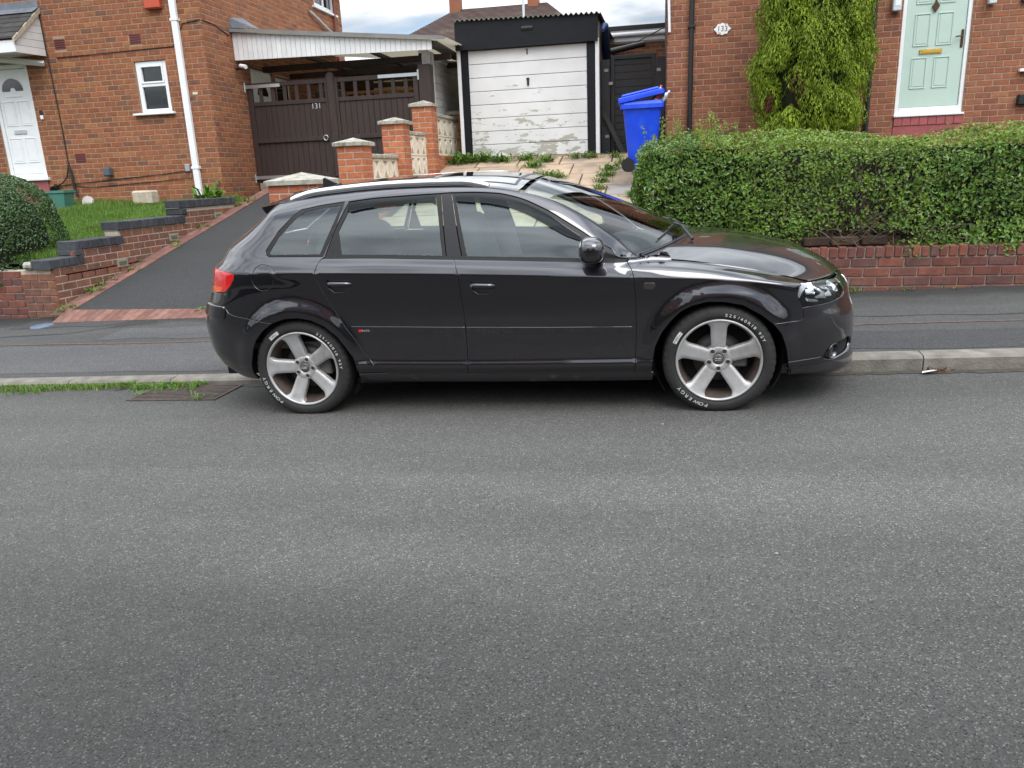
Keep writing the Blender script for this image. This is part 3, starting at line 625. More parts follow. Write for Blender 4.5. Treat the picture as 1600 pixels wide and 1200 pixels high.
MB().box(-5.0,-1.9,yg+.0,yg+.06,1.40,1.53,.01).build('timber_sleeper', M('weathered_timber', (.26,.22,.17), .85, var=.3, vscale=6, stretch=(.6,6,6)), label='weathered timber sleeper lying under the brown gates', cat='sleeper')
# ================================================================ screen-block wall and pillars
def pillar(parent, cx, cy, w, z0, z1, cap, mat=m_borange, named='pillar', ch=.11):
    p = MB().box(cx-w/2+.006, cx+w/2-.006, cy-w/2+.006, cy+w/2-.006, z0, z1).build(named, m_mortar2, parent)
    bs = []
    nn = int((z1-z0)/.0835); zt = z1-nn*.0835
    for (O, U, N) in (((cx-w/2+.006,cy-w/2+.006,zt),(1,0,0),(0,-1,0)), ((cx+w/2-.006,cy-w/2+.006,zt),(0,1,0),(1,0,0)), ((cx-w/2+.006,cy+w/2-.006,zt),(0,-1,0),(-1,0,0))):
        bs += lay(O, U, N, w-.012, nn*.0835+.001, course=.0835, length=.219, start=.0)
    place_bricks(bs, mat, p, 200)
    c = cap/2
    MB().add([(cx-c,cy-c,z1),(cx+c,cy-c,z1),(cx+c,cy+c,z1),(cx-c,cy+c,z1),(cx-c,cy-c,z1+.045),(cx+c,cy-c,z1+.045),(cx+c,cy+c,z1+.045),(cx-c,cy+c,z1+.045),(cx,cy,z1+ch)], [(3,2,1,0),(0,1,5,4),(1,2,6,5),(2,3,7,6),(3,0,4,7),(4,5,8),(5,6,8),(6,7,8),(7,4,8)]).build('cap_stone', m_stone, p)
    return p
p1 = empty('brick_pillar', (-1.47,3.35,.25), label='big orange brick gate pillar with pyramid cap just behind the car roof', cat='pillar')
pillar(p1, -1.47, 3.35, .53, .2, 1.475, .585, ch=.125)
dw = empty('screen_block_wall', (-1.7,7.5,1.0), label='stepped wall of orange brick pillars and pale pierced screen blocks between the drives', cat='wall')
PIL = [(-1.78,5.65,.36,1.94),(-1.74,7.30,.345,2.30),(-1.65,8.58,.34,2.64),(-1.60,10.55,.33,2.64)]
for (cx, cy, w_, z1) in PIL: pillar(dw, cx, cy, w_, .7, z1, w_+.075)
def screen_mesh():
    """square pierced block, unit size: plate with curved triangular holes and raised leaf ribs"""
    def q(p0, p1, p2, n=5):
        return [((1-t)**2*p0[0]+2*t*(1-t)*p1[0]+t*t*p2[0], (1-t)**2*p0[1]+2*t*(1-t)*p1[1]+t*t*p2[1]) for t in lin(0,1,n)][:-1]
    out = [(-.5,-.5),(.5,-.5),(.5,.5),(-.5,.5)]
    up = q((-.32,.42),(-.02,.36),(.26,.42))+q((.26,.42),(.10,.22),(.02,.03))+q((.02,.03),(-.10,.28),(-.32,.42))
    dn = q((-.26,-.42),(.02,-.36),(.32,-.42))+q((.32,-.42),(.10,-.28),(-.02,-.03))+q((-.02,-.03),(-.10,-.22),(-.26,-.42))
    lf = q((-.43,.30),(-.30,.05),(-.40,-.30))+q((-.40,-.30),(-.45,.0),(-.43,.30)); rg = [(-x,-y) for x,y in lf]
    holes = [up, dn, lf, rg]; pts = [Vector(p) for l_ in [out]+holes for p in l_]; ed_ = []; k = 0
    for l_ in [out]+holes: ed_ += [(k+i, k+(i+1)%len(l_)) for i in range(len(l_))]; k += len(l_)
    r = geometry.delaunay_2d_cdt(pts, ed_, [], 0, 1e-5)
    def inside(p, poly):
        x, y = p; res = False; n = len(poly); jj = n-1
        for ii in range(n):
            (xi, yi), (xj, yj) = poly[ii], poly[jj]
            if (yi > y) != (yj > y) and x < (xj-xi)*(y-yi)/(yj-yi)+xi: res = not res
            jj = ii
        return res
    V = [v[:] for v in r[0]]; mb = MB(); F0 = []
    for f in r[2]:
        cc = (sum(V[i][0] for i in f)/3, sum(V[i][1] for i in f)/3)
        if not any(inside(cc, h_) for h_ in holes): F0.append(tuple(f))
    for s in (.5,-.5): mb.add([(x,s,y) for x,y in V], [f if s < 0 else f[::-1] for f in F0])
    for l_ in [out]+holes:
        n = len(l_); mb.add([(x,-.5,y) for x,y in l_]+[(x,.5,y) for x,y in l_], [(i,(i+1)%n,(i+1)%n+n,i+n) for i in range(n)])
    return mb.mesh('screen_block', m_screen)
SM = screen_mesh()
def screens(pa, pb, top, ncol, nrow, cell):
    a = Vector((pa[0],pa[1]+pa[2]/2)); b = Vector((pb[0],pb[1]-pb[2]/2)); d = b-a; step = d/ncol; u = d.normalized()
    for i in range(ncol):
        for j in range(nrow):
            c = a+step*(i+.5); o = link('screen_block', SM, dw)
            w_ = step.length-.006
            o.matrix_basis = Matrix(((u.x*w_,u.y*.09,0,c.x),(u.y*w_,-u.x*.09,0,c.y),(0,0,cell-.008,top-cell*(j+.5)),(0,0,0,1)))
    n_ = 2
    for i in range(n_):
        q0 = a+d*(i/n_); q1 = a+d*((i+1)/n_)
        MB().box(q0.x-.095,q0.x+.095,q0.y+.003,q1.y-.003,top,top+.06,.012).build('coping', m_stone, dw)
    zb = top-cell*nrow
    base = MB().box(a.x-.10,a.x+.10,a.y,b.y,.6,zb).build('base_wall', m_mortar2, dw)
    place_bricks(lay((a.x+.10,a.y,zb-8*.0835),(0,1,0),(1,0,0), d.y, 8*.0835+.001, course=.0835, length=.219), m_borange, base, 60)
screens(PIL[0], PIL[1], 1.79, 4, 2, .30); screens(PIL[1], PIL[2], 2.165, 4, 2, .315); screens(PIL[2], PIL[3], 2.515, 5, 2, .32)
# ================================================================ garage
ga = empty('garage', (-.05,10,1.8), label='small garage with peeling white up-and-over door and black fascia', cat='garage')
yg = 9.9
m_peel = bpy.data.materials.new('peeling_white'); m_peel.use_nodes = True; t = m_peel.node_tree; b = t.nodes['Principled BSDF']; l = t.links.new
g = t.nodes.new('ShaderNodeNewGeometry'); mpn = t.nodes.new('ShaderNodeMapping'); mpn.inputs['Scale'].default_value = (2.2,2.2,5.5); l(g.outputs['Position'], mpn.inputs[0])
n1_ = t.nodes.new('ShaderNodeTexNoise'); n1_.inputs['Scale'].default_value = 1.1; n1_.inputs['Detail'].default_value = 8; n1_.inputs['Roughness'].default_value = .72; l(mpn.outputs[0], n1_.inputs['Vector'])
sp = t.nodes.new('ShaderNodeSeparateXYZ'); l(g.outputs['Position'], sp.inputs[0])
zr = t.nodes.new('ShaderNodeMapRange'); zr.inputs[1].default_value = 1.85; zr.inputs[2].default_value = 3.3; zr.inputs[3].default_value = .085; zr.inputs[4].default_value = -.055; l(sp.outputs[2], zr.inputs[0])
ad = t.nodes.new('ShaderNodeMath'); ad.operation = 'ADD'; l(n1_.outputs[0], ad.inputs[0]); l(zr.outputs[0], ad.inputs[1])
th = t.nodes.new('ShaderNodeMapRange'); th.inputs[1].default_value = .592; th.inputs[2].default_value = .606; l(ad.outputs[0], th.inputs[0])
n2_ = t.nodes.new('ShaderNodeTexNoise'); n2_.inputs['Scale'].default_value = 3; n2_.inputs['Detail'].default_value = 4; l(g.outputs['Position'], n2_.inputs['Vector'])
rr = t.nodes.new('ShaderNodeValToRGB'); rr.color_ramp.elements[0].color = (.60,.60,.59,1); rr.color_ramp.elements[1].color = (.80,.80,.80,1); l(n2_.outputs[0], rr.inputs[0])
mxc = t.nodes.new('ShaderNodeMix'); mxc.data_type = 'RGBA'; l(th.outputs[0], mxc.inputs[0]); l(rr.outputs[0], mxc.inputs[6]); mxc.inputs[7].default_value = (.40,.39,.33,1); l(mxc.outputs[2], b.inputs['Base Color'])
b.inputs['Roughness'].default_value = .55
bpn = t.nodes.new('ShaderNodeBump'); bpn.inputs['Strength'].default_value = .35; bpn.inputs['Distance'].default_value = .004; bpn.invert = True; l(th.outputs[0], bpn.inputs['Height']); l(bpn.outputs[0], b.inputs['Normal'])
dr = empty('garage_door', (-.1,yg,1.8), ga); pz = lin(1.815, 3.66, 9)
for k in range(8):
    z0, z1 = pz[k]+.004, pz[k+1]-.004
    mb = MB(); mb.box(-1.165,.965,yg+.012,yg+.05,z0,z1,.006); mb.build('door_panel', m_peel, dr)
MB().box(-1.16,.96,yg+.03,yg+.055,1.82,3.655).build('door_backing', M('groove_grey', (.10,.10,.10), .9), dr)
MB().box(-.105,-.068,yg-.01,yg+.02,3.02,3.15,.006).box(-.112,-.06,yg-.02,yg+.012,3.12,3.15,.006).build('handle', m_blackp, dr)
MB().box(-.10,-.078,yg-.004,yg+.014,3.54,3.63,.004).build('lock_rust', M('rust', (.12,.05,.03), .9), dr)
for (a, b_) in ((-1.295,-1.175),(.975,1.105)): MB().box(a,b_,yg-.02,yg+.06,1.80,3.70,.006).build('jamb', m_black, ga)
for (a, b_) in ((-1.365,-1.30),(1.115,1.185)): MB().box(a,b_,yg-.03,yg+.06,1.80,3.72,.006).build('corner_trim', m_upvc, ga)
MB().prism([(-1.365,3.665),(1.165,3.665),(1.165,4.085),(-1.365,4.125)], (0,.04), frame((0,yg-.05,0),(1,0,0),(0,0,1))).build('fascia', m_black, ga)
MB().box(-1.36,1.18,yg+.06,15,1.75,4.0).build('walls', M('garage_concrete', (.30,.27,.22), .9, var=.2, vscale=5, bump=.4, bscale=40), ga)
MB().box(-1.35,1.2,yg-.06,yg+.1,1.70,1.81,.01).build('threshold', M('concrete_step', (.36,.27,.20), .9, var=.25, vscale=8, bump=.4, bscale=50), ga)
mb = MB(); P0 = []; ns = 180
for k in range(ns+1):
    x = -1.40+k*2.62/ns; z = 4.16-(x+1.4)*.022+.019*math.sin(k*2*math.pi*30/ns)
    P0 += [(x,yg-.14,z),(x,15.1,z+.25),(x,yg-.14,z-.012)]
mb.add(P0, [(3*k,3*k+3,3*k+4,3*k+1) for k in range(ns)]+[(3*k+2,3*k+5,3*k+3,3*k) for k in range(ns)], True)
mb.build('corrugated_roof', M('mossy_cement', (.16,.155,.13), .95, var=.3, vscale=9, col2=(.06,.065,.04), c2=(.45,.65,8)), ga)
lp = MB().tube([(-.16,yg-.07,3.95),(.04,yg-.07,3.95)], .045, 12).box(-.12,0,yg-.10,yg-.04,3.975,4.0,.006).build('bulkhead_lamp', m_blackp, ga)
mb = MB().tube([(1.24,yg+.1,3.85),(1.26,yg+.3,3.95),(1.25,yg+.9,3.6),(1.27,yg+1.4,3.3)], [.03,.07,.08,.04], 9); mb.build('tarpaulin', M('blue_tarp', (.02,.07,.20), .5), label='crumpled blue tarpaulin hanging beside the garage roof', cat='tarpaulin')
# black side gate
sg = empty('black_gate', (1.8,10.3,1.8), label='black slatted side gate between the garage and the red house', cat='gate')
m_bslat = M('black_timber', (.016,.017,.018), .55, var=.25, vscale=8, rand=.25)
for k in range(13): MB().box(1.40,2.10,10.3,10.325,1.84+k*.122,1.84+k*.122+.116,.006).build('slat', m_bslat, sg)
for a in (1.36,2.08): MB().box(a,a+.07,10.27,10.30,1.82,3.46,.005).build('stile', m_bslat, sg)
MB().box(1.36,2.15,10.271,10.299,3.40,3.47,.005).build('top_rail', m_bslat, sg)
MB().box(1.19,1.35,10.2,10.36,1.75,3.40,.006).build('side_post', m_bslat, sg); MB().box(2.16,2.32,10.2,10.36,1.75,3.40,.006).build('side_post', m_bslat, sg)
for (x0, z0) in ((1.25,3.22),(1.33,3.0),(2.17,3.18),(1.26,2.1)): MB().box(x0,x0+.07,10.19,10.2,z0-.025,z0+.025).build('hinge_plate', M('dull_steel', (.30,.29,.27), .5, metal=.5), sg)
MB().tube([(1.35,10.35,3.55),(1.95,10.5,3.66)], .05, 8).build('trellis_roll', m_blackp, sg)
MB().prism([(1.22,2.46),(1.27,2.53),(1.64,1.78),(1.56,1.76)], (0,.03), frame((0,10.15,0),(1,0,0),(0,0,1))).build('leaning_plank', M('plank_black', (.03,.03,.03), .6), label='dark plank leaning against the black side gate', cat='plank')
# ================================================================ wheelie bin
bz = 1.46; bc = (1.98, 7.6)
bn = empty('wheelie_bin', (bc[0],bc[1],bz), label='blue wheelie bin with its lid propped open by bottles', cat='bin')
m_bin = M('bin_blue', (.006,.062,.70), .42, var=.10, vscale=5, col2=(.03,.11,.66), c2=(.52,.75,7))
mb = MB()
prof = [(.185,.20,0),(.19,.205,.02),(.275,.275,.86),(.285,.285,.90)]
rows = []
for (hx, hy, hz) in prof:
    r = .05; ring = []
    for q in range(4):
        cxs, cys = ((1,1),(-1,1),(-1,-1),(1,-1))[q]
        for k in range(4):
            a = q*math.pi/2+k*math.pi/6; ring.append((bc[0]+cxs*(hx-r)+r*math.cos(a), bc[1]+cys*(hy-r)+r*math.sin(a), bz+.03+hz))
    rows.append(ring)
vs = sum(rows, []); n = 16
mb.add(vs, [(i*n+k, i*n+(k+1)%n, (i+1)*n+(k+1)%n, (i+1)*n+k) for i in range(3) for k in range(n)], True); mb.add(rows[0], [tuple(range(n))[::-1]])
mb.build('body', m_bin, bn)
mb = MB(); ri = [(bc[0]+(x-bc[0])*1.09, bc[1]+(y-bc[1])*1.09, z-.05) for x,y,z in rows[3]]; ro = [(x,y,z+.055) for x,y,z in ri]; rn = rows[3]
mb.add(rn+ri+ro+[(x,y,bz+.98) for x,y,z in rn], [(k,(k+1)%n,n+(k+1)%n,n+k) for k in range(n)]+[(n+k,n+(k+1)%n,2*n+(k+1)%n,2*n+k) for k in range(n)]+[(2*n+k,2*n+(k+1)%n,3*n+(k+1)%n,3*n+k) for k in range(n)]); mb.build('rim', m_bin, bn)
Ml = Matrix.Translation((bc[0]-.29,bc[1],bz+1.0)) @ Matrix.Rotation(math.radians(-10), 4, 'Y')
mb = MB().box(-.05,.60,-.31,.31,0,.035,.012,Ml).box(.0,.55,-.27,.27,.03,.075,.03,Ml).box(.585,.61,-.29,.29,-.05,.02,.008,Ml).box(-.05,.60,-.315,-.295,-.04,.01,.006,Ml)
mb.build('lid', m_bin, bn)
MB().tube([(bc[0]-.33,bc[1]-.24,bz+.98),(bc[0]-.33,bc[1]+.24,bz+.98)], .02, 10).build('handle_bar', m_bin, bn)
for s in (-1,1):
    MB().tube([(bc[0]-.20,bc[1]+s*.20,bz+.10),(bc[0]-.20,bc[1]+s*.26,bz+.10)], .10, 20).build('wheel', m_blackp, bn)
m_clear = M('clear_plastic', (.45,.52,.55), .12, spec=.8)
for k, (dx, dy, cl, lab) in enumerate(((.24,-.18,(.6,.03,.02),'clear plastic bottle with red label sticking out of the blue bin'),(.20,-.02,(.5,.55,.6),'clear plastic bottle lying deeper inside the blue bin'),(.27,.12,(.75,.75,.75),'pale plastic bottle at the back of the blue bin'))):
    Mb = Matrix.Translation((bc[0]+dx-.06,bc[1]+dy,bz+.94)) @ Matrix.Rotation(math.radians(20+12*k), 4, 'Y')
    bo = MB().lathe([(0,0),(.04,.0),(.044,.02),(.044,.16),(.03,.20),(.014,.225),(.014,.24)], 14, Mb).build('plastic_bottle', m_clear, label=lab, cat='bottle', group='bottles in the bin')
    MB().lathe([(.016,.235),(.017,.258),(0,.26)], 10, Mb).build('cap', M('cap%d' % k, cl, .4), bo)
    MB().lathe([(.0448,.07),(.0448,.15)], 14, Mb).build('sleeve', M('cap%d' % k, cl, .4), bo)
# ================================================================ things far behind
fh = empty('distant_house', (-5.5,30,4), label='distant house with brown tiled hipped roof behind the garage', cat='house')
MB().box(-10.2,-.9,30.5,38,2,6.9).build('walls', m_mortar2, fh)
m_btile = M('brown_tile', (.085,.052,.046), .9, var=.25, vscale=2.5, col2=(.17,.16,.10), c2=(.55,.75,.7), bump=.3, bscale=8)
mb = MB(); A_, B_, C_, D_ = (-10.6,30,6.75),(-.4,30,6.75),(-.4,38.5,6.75),(-10.6,38.5,6.75); R1, R2 = (-7.35,34,9.2),(-3.0,34,9.2)
nr = 34
def strips(a, b, c, d):    # rows of tiles from eaves a-b to ridge d-c
    a, b, c, d = map(Vector, (a, b, c, d)); nv = (b-a).cross(d-a).normalized()
    for k in range(nr):
        f0, f1 = k/nr, (k+1)/nr; p, q, r, s = a.lerp(d,f0), b.lerp(c,f0), b.lerp(c,f1), a.lerp(d,f1)
        mb.add([p+nv*.035, q+nv*.035, r+nv*.01, s+nv*.01, p, q], [(0,1,2,3),(4,5,1,0)])
strips(A_,B_,R2,R1); strips(B_,C_,R2,R2); strips(D_,A_,R1,R1); strips(C_,D_,R1,R2)
rf = mb.build('roof', m_btile, fh)
for x in (-7.35,-3.6): MB().box(x-.25,x+.25,33.7,34.3,8.9,10.6,.02).build('chimney', m_bhouse2, rf)
MB().tube([(-3.4,29.8,6.8),(-3.4,29.8,11)], .05, 8).build('vent_pipe', M('pipe_white', (.6,.62,.65), .5), fh)
MB().box(-10.6,-.4,29.85,30,6.62,6.76).build('gutter', m_upvc, fh)
fb = empty('flat_roof_extension', (4,14,3), label='flat roofed brick extension with white fascia behind the black gate', cat='building')
mb = MB(); wall_face(mb, (.6,14,1.5),(1,0,0),(0,-1,0),6,2.7); ew = mb.build('wall', m_mortar, fb)
place_bricks(lay((.6,14,1.5),(1,0,0),(0,-1,0),6,2.7), m_bhouse2, ew, 90)
MB().box(.5,6.6,13.85,13.99,4.22,4.46,.01).build('fascia', m_upvc, fb); MB().box(.5,6.6,13.8,17,4.46,4.54).build('roof_felt', m_blackp, fb); MB().tube([(.5,13.8,4.36),(6.6,13.8,4.36)], .05, 8).build('gutter', m_upvc, fb)
MB().tube([(1.2,14,4.0),(2.3,12,4.15)], .012, 5).build('overhead_cable', m_cable, label='thin dark cable slanting above the black side gate', cat='cable')
MB().tube([(1.0,40,11.6),(12,40,12.0)], .02, 4).build('overhead_wire', m_cable, label='faint overhead wire crossing the pale sky', cat='cable')
# across the road: seen in the paintwork and windows
for k, (x0, lab) in enumerate(((-9.5,'brick house across the road, reflected in the rear doors'),(2.2,'brick house across the road, reflected in the front wing'))):
    oh = empty('opposite_house', (x0+4,-16,.3), label=lab, cat='house', group='houses across the road')
    MB().box(x0,x0+8.4,-22,-16,0,5.4).build('wall', m_bhouse2, oh)
    MB().add([(x0-.3,-15.6,5.3),(x0+8.7,-15.6,5.3),(x0+8.7,-19,7.6),(x0-.3,-19,7.6),(x0-.3,-22.4,5.3),(x0+8.7,-22.4,5.3)], [(1,0,3,2),(2,3,4,5),(0,1,5,4),(1,2,5),(0,4,3)]).build('roof', m_tiled, oh)
    MB().box(x0+1.2,x0+2.0,-19.4,-18.6,7.2,8.8).build('chimney', m_bhouse2, oh)
    for (wx, wz) in ((1.2,.9),(5.0,.9),(1.2,3.3),(5.0,3.3)):
        wo = MB().box(x0+wx,x0+wx+2.0,-16.0,-15.95,wz,wz+1.3).build('window', m_upvc, oh); MB().box(x0+wx+.08,x0+wx+1.92,-15.95,-15.93,wz+.08,wz+1.22).build('pane', m_glassd, wo)
mb = MB()
for k in range(60):
    x0 = -20+k*.7; hgt = 1.45+.2*math.sin(k*1.3)+.1*math.sin(k*3.1); mb.box(x0,x0+.72,-10.1-random.uniform(0,.1),-9.3+random.uniform(-.08,.08),0,hgt+road_z(x0),.1)
mb.build('opposite_hedge', M('opposite_hedge_green', (.018,.030,.010), .95, var=.5, vscale=4, bump=.8, bscale=12), label='dark hedge across the road, reflected in the car doors', cat='hedge')
sheet('opposite_garden', [-40,40], [-30,-9.2], lambda x, y: road_z(max(-30,min(30,x)))+.12, M('opposite_lawn', (.06,.10,.03), .95, var=.3, vscale=3))
# ================================================================ left boundary wall with stepped coping
lw = empty('garden_wall', (-4.5,5,.4), label='low brick garden wall with stepped dark coping beside the tarmac drive', cat='wall')
def top_z(y):
    return .665 if y < 3.52 else .835 if y < 4.30 else 1.005 if y < 5.68 else 1.215
mb = MB()
mb.box(-4.70,-4.507,3.125,7.15,-.1,.60)
for (a, b_, z) in ((3.125,3.52,.66),(3.52,4.30,.83),(4.30,5.68,1.0),(5.68,7.15,1.21)): mb.box(-4.70,-4.507,a,b_,.5,z)
wb = mb.build('side_masonry', m_mortar2, lw)
m_bleft = M('garden_brick', (.3,.1,.06), .88, ramp=[(.22,.090,.052),(.17,.068,.044),(.26,.110,.062),(.135,.062,.046),(.20,.080,.048),(.11,.054,.042)], var=.28, vscale=12, rand=.12, bump=.6, bscale=80)
bs = lay((-4.507,3.11,-.02),(0,1,0),(1,0,0), 4.04, 1.25, course=.0850, length=.222,
         accept=lambda u, v, c, d: v-.02+.04 < top_z(3.11+u)+.005 and v-.02 > drive_z(3.11+u)-.16)
bs += lay((-4.93,3.112,.02),(1,0,0),(0,-1,0), .43, .64, course=.085, length=.222)
MB().box(-4.93,-4.505,3.12,3.3,-.1,.655).build('corner_masonry', m_mortar2, lw)
place_bricks(bs, m_bleft, wb, 240)
mb = MB().box(-9,-4.94,3.19,3.40,-.2,.64); wo = mb.build('old_masonry', M('mortar_pale', (.44,.40,.35), .95, var=.2), lw)
place_bricks(lay((-9,3.18,-.04),(1,0,0),(0,-1,0), 4.06, .69, course=.0855, length=.228), m_bwall, wo, 60)
for (a, b_, z, t) in ((3.06,3.62,.67,.10),(3.50,4.36,.84,.10),(4.28,5.74,1.01,.105),(5.64,7.14,1.22,.105)):
    n = int((b_-a)/.078)
    for k in range(n):
        y0 = a+k*(b_-a)/n
        MB().box(-4.73+random.uniform(-.004,.004),-4.482+random.uniform(-.004,.004),y0+.004,y0+(b_-a)/n-.004,z+random.uniform(-.003,.003),z+t+random.uniform(-.003,.003),.006).build('coping_brick', m_blue, lw)
    MB().box(-4.72,-4.50,a+.01,b_-.01,z-.004,z+t-.012).build('coping_bed', m_mortar2, lw)
MB().box(-4.74,-4.48,3.50,3.60,.775,.84,.008).build('coping_brick', m_blue, lw); MB().box(-4.74,-4.48,5.66,5.80,1.125,1.21,.01).build('coping_brick', m_blue, lw)
MB().box(-4.86,-4.735,3.06,3.28,.66,.75,.03).build('end_stone', m_stone, lw)
for (y, z) in ((4.28,.60),(5.42,.83),(6.62,1.06)):
    MB().box(-4.515,-4.494,y-.10,y+.10,z-.05,z+.05,.004).build('weep_vent', M('vent_grey', (.25,.24,.18), .9), lw)
    MB().box(-4.493,-4.490,y-.07,y+.07,z-.022,z+.022).build('weep_slot', M('vent_dark', (.10,.10,.07), .9), lw)
# ================================================================ right boundary wall
rw = empty('boundary_wall', (5,3.1,.3), label='low red brick boundary wall under the long privet hedge', cat='wall')
mb = MB().box(1.9,9,3.07,3.28,0,.715); wb = mb.build('masonry', m_mortar2, rw)
bs = lay((1.9,3.06,.625-5*.0860),(1,0,0),(0,-1,0), 7.1, 5*.086+.001, course=.086, length=.229)
place_bricks(bs, m_bwall, wb, 200)
k = 0; x = 1.9
while x < 9:
    w_ = random.uniform(.070,.078)
    MB().box(x+.004,x+w_-.004,3.045+random.uniform(0,.01),3.29,.630,.728+random.uniform(-.006,.004),.006).build('soldier_brick', m_bwall, rw); x += w_+.004
for (a, b_) in ((3.55,3.78),(3.80,4.03),(4.06,4.28)): MB().box(a,b_,3.12,3.23,.735,.815,.01).build('loose_course_brick', M('mossy_brick', (.055,.034,.02), .95, var=.4, vscale=14, rand=.4, bump=.6, bscale=60), rw)
# ================================================================ drives, edging, slabs
sheet('driveway', lin(-4.30,-1.2,14), lin(3.0,9.0,20), lambda x, y: drive_z(y)+.0, m_drive)
sheet('driveway_margin', [-4.52,-4.28], lin(2.95,9.0,12), lambda x, y: drive_z(y)-.02, m_earth)
ed = empty('driveway_edging', (-4.4,5,.5), label='red brick paver edging round the tarmac drive', cat='edging')
m_paver = M('paver', (.30,.1,.07), .9, ramp=[(.185,.088,.066),(.15,.070,.055),(.21,.105,.080),(.13,.066,.054)], var=.3, vscale=15, rand=.12, bump=.4, bscale=80)
y = 3.02
while y < 8.8:
    dy = .205; xx = -4.47+(y-3)*-.014
    z0, z1 = drive_z(y), drive_z(y+dy)
    for c in (0, 1):
        a, b_ = xx+c*.106, xx+c*.106+.10
        sh = .1*c
        MB().add([(a,y+.004,z0-.03),(b_,y+.004,z0-.03),(b_,y+dy-.004,z1-.03),(a,y+dy-.004,z1-.03),(a,y+.004,z0+.012),(b_,y+.004,z0+.010),(b_,y+dy-.004,z1+.010),(a,y+dy-.004,z1+.012)], [(4,5,6,7),(0,1,5,4),(1,2,6,5),(2,3,7,6),(3,0,4,7)]).build('paver', m_paver, ed)
    y += dy
x = -4.42
while x < -1.2:
    z = .196; y0, y1 = 2.86, 3.015; sk = .08
    zz = lambda yy: pave_z(x, 2.85)+.006+(yy-2.86)*(drive_z(3.02)+.012-pave_z(x,2.85)-.006)/.155
    MB().add([(x+.004,y0,zz(y0)-.04),(x+.100,y0,zz(y0)-.04),(x+.100+sk,y1,zz(y1)-.04),(x+.004+sk,y1,zz(y1)-.04),(x+.004,y0,zz(y0)),(x+.100,y0,zz(y0)),(x+.100+sk,y1,zz(y1)),(x+.004+sk,y1,zz(y1))], [(4,5,6,7),(0,1,5,4),(1,2,6,5),(2,3,7,6),(3,0,4,7)]).build('paver', m_paver, ed); x += .104
sd_ = empty('slab_drive', (0,7,1), kind='structure')
sheet('slab_bed', lin(-1.55,2.6,6), lin(3.0,9.95,12), lambda x, y: drive_z(y)-.008, M('bed_soil', (.09,.075,.04), .95, var=.3), kind=None, parent=sd_)
m_slab = M('paving_slab', (.42,.31,.22), .92, var=.16, vscale=3, rand=.12, col2=(.24,.20,.16), c2=(.5,.7,2.5), bump=.3, bscale=60)
m_slabg = M('paving_slab_grey', (.24,.22,.20), .92, var=.16, vscale=3, bump=.3, bscale=60)
yy = 3.0; r = 0
while yy < 9.75:
    d = random.choice((.60,.75)); xx = -1.5-random.uniform(0,.3)
    while xx < 2.3:
        w_ = random.choice((.6,.75,.9)); a, b_, c, e = xx+.014, min(xx+w_-.014,2.35), yy+.014, min(yy+d-.014,9.82)
        tl = random.uniform(-.006,.006)
        if b_-a > .1 and e-c > .1:
            mt = m_slabg if (1.45 < xx < 2.2 and 6.9 < yy < 7.9) else m_slab
            MB().add([(a,c,drive_z(c)-.03),(b_,c,drive_z(c)-.03),(b_,e,drive_z(e)-.03),(a,e,drive_z(e)-.03),(a,c,drive_z(c)+.012+tl),(b_,c,drive_z(c)+.012-tl),(b_,e,drive_z(e)+.012-tl),(a,e,drive_z(e)+.012+tl)], [(4,5,6,7),(0,1,5,4),(1,2,6,5),(2,3,7,6),(3,0,4,7)]).build('paving_slab', mt, sd_)
        xx += w_
    yy += d
# lawn ground, garden ground right, flower of the yard
m_soilg = M('lawn_soil', (.035,.06,.012), .95, var=.3, vscale=5)
sheet('lawn_ground', lin(-14,-4.6,20), lin(3.39,7.8,12), lambda x, y: lawn_z(x, y)-.06, m_soilg)
sheet('garden_ground', lin(1.95,12,10), lin(3.2,8.2,8), lambda x, y: .70+.12*(y-3.2), m_earth)
# ================================================================ pavement details
cv = MB().lathe([(0,.008),(.115,.008),(.12,.0)], 24, Matrix.Translation((-4.42,2.72,pave_z(-4.42,2.72))) @ Matrix.Rotation(-.02,4,'Y') @ Matrix.Rotation(.06,4,'X')).build('stopcock_cover', M('faded_blue', (.10,.13,.19), .7, var=.2, vscale=12), label='small round faded blue stopcock cover in the pavement', cat='cover')
pv = bpy.data.objects['pavement']
def strip(name, pts, w, mat, lift=.004, parent=None, **k):
    mb = MB(); vs = []
    n = len(pts)
    for i, (x, y) in enumerate(pts):
        a = Vector(pts[max(0,i-1)]); c = Vector(pts[min(n-1,i+1)]); d = (c-a).normalized(); nn = Vector((-d.y,d.x))
        for s in (-1,1):
            ww = w*(.5+random.uniform(-.15,.15)); p = Vector((x,y))+nn*s*ww; vs.append((p.x,p.y,pave_z(p.x,p.y)+lift))
    mb.add(vs, [(2*i,2*i+1,2*i+3,2*i+2) if False else (2*i,2*i+2,2*i+3,2*i+1) for i in range(n-1)])
    return mb.build(name, mat, parent, **k)
m_tram = M('repair_seam', (.10,.068,.055), .95, var=.4, vscale=25)
m_crack = M('crack_dark', (.018,.018,.018), .95)
strip('repair_seam', [(x, 1.93+.01*math.sin(x*3)+(x+4)*-.02) for x in lin(-6,7,160)], .035, m_tram, .004, pv)
strip('crack', [(x, 2.0+.03*math.sin(x*2.1)+.015*math.sin(x*9)) for x in lin(3.4,7,60)], .012, m_crack, .005, pv)
strip('crack', [(-4.6+.13*k+random.uniform(-.02,.02), 2.26+.012*k+.06*max(0,k-6)+random.uniform(-.012,.012)) for k in range(13)], .014, m_crack, .005, pv)
strip('crack', [(-.75+.05*k, 1.05+.03*math.sin(k*1.7)) for k in range(16)], .03, m_crack, .005, pv)
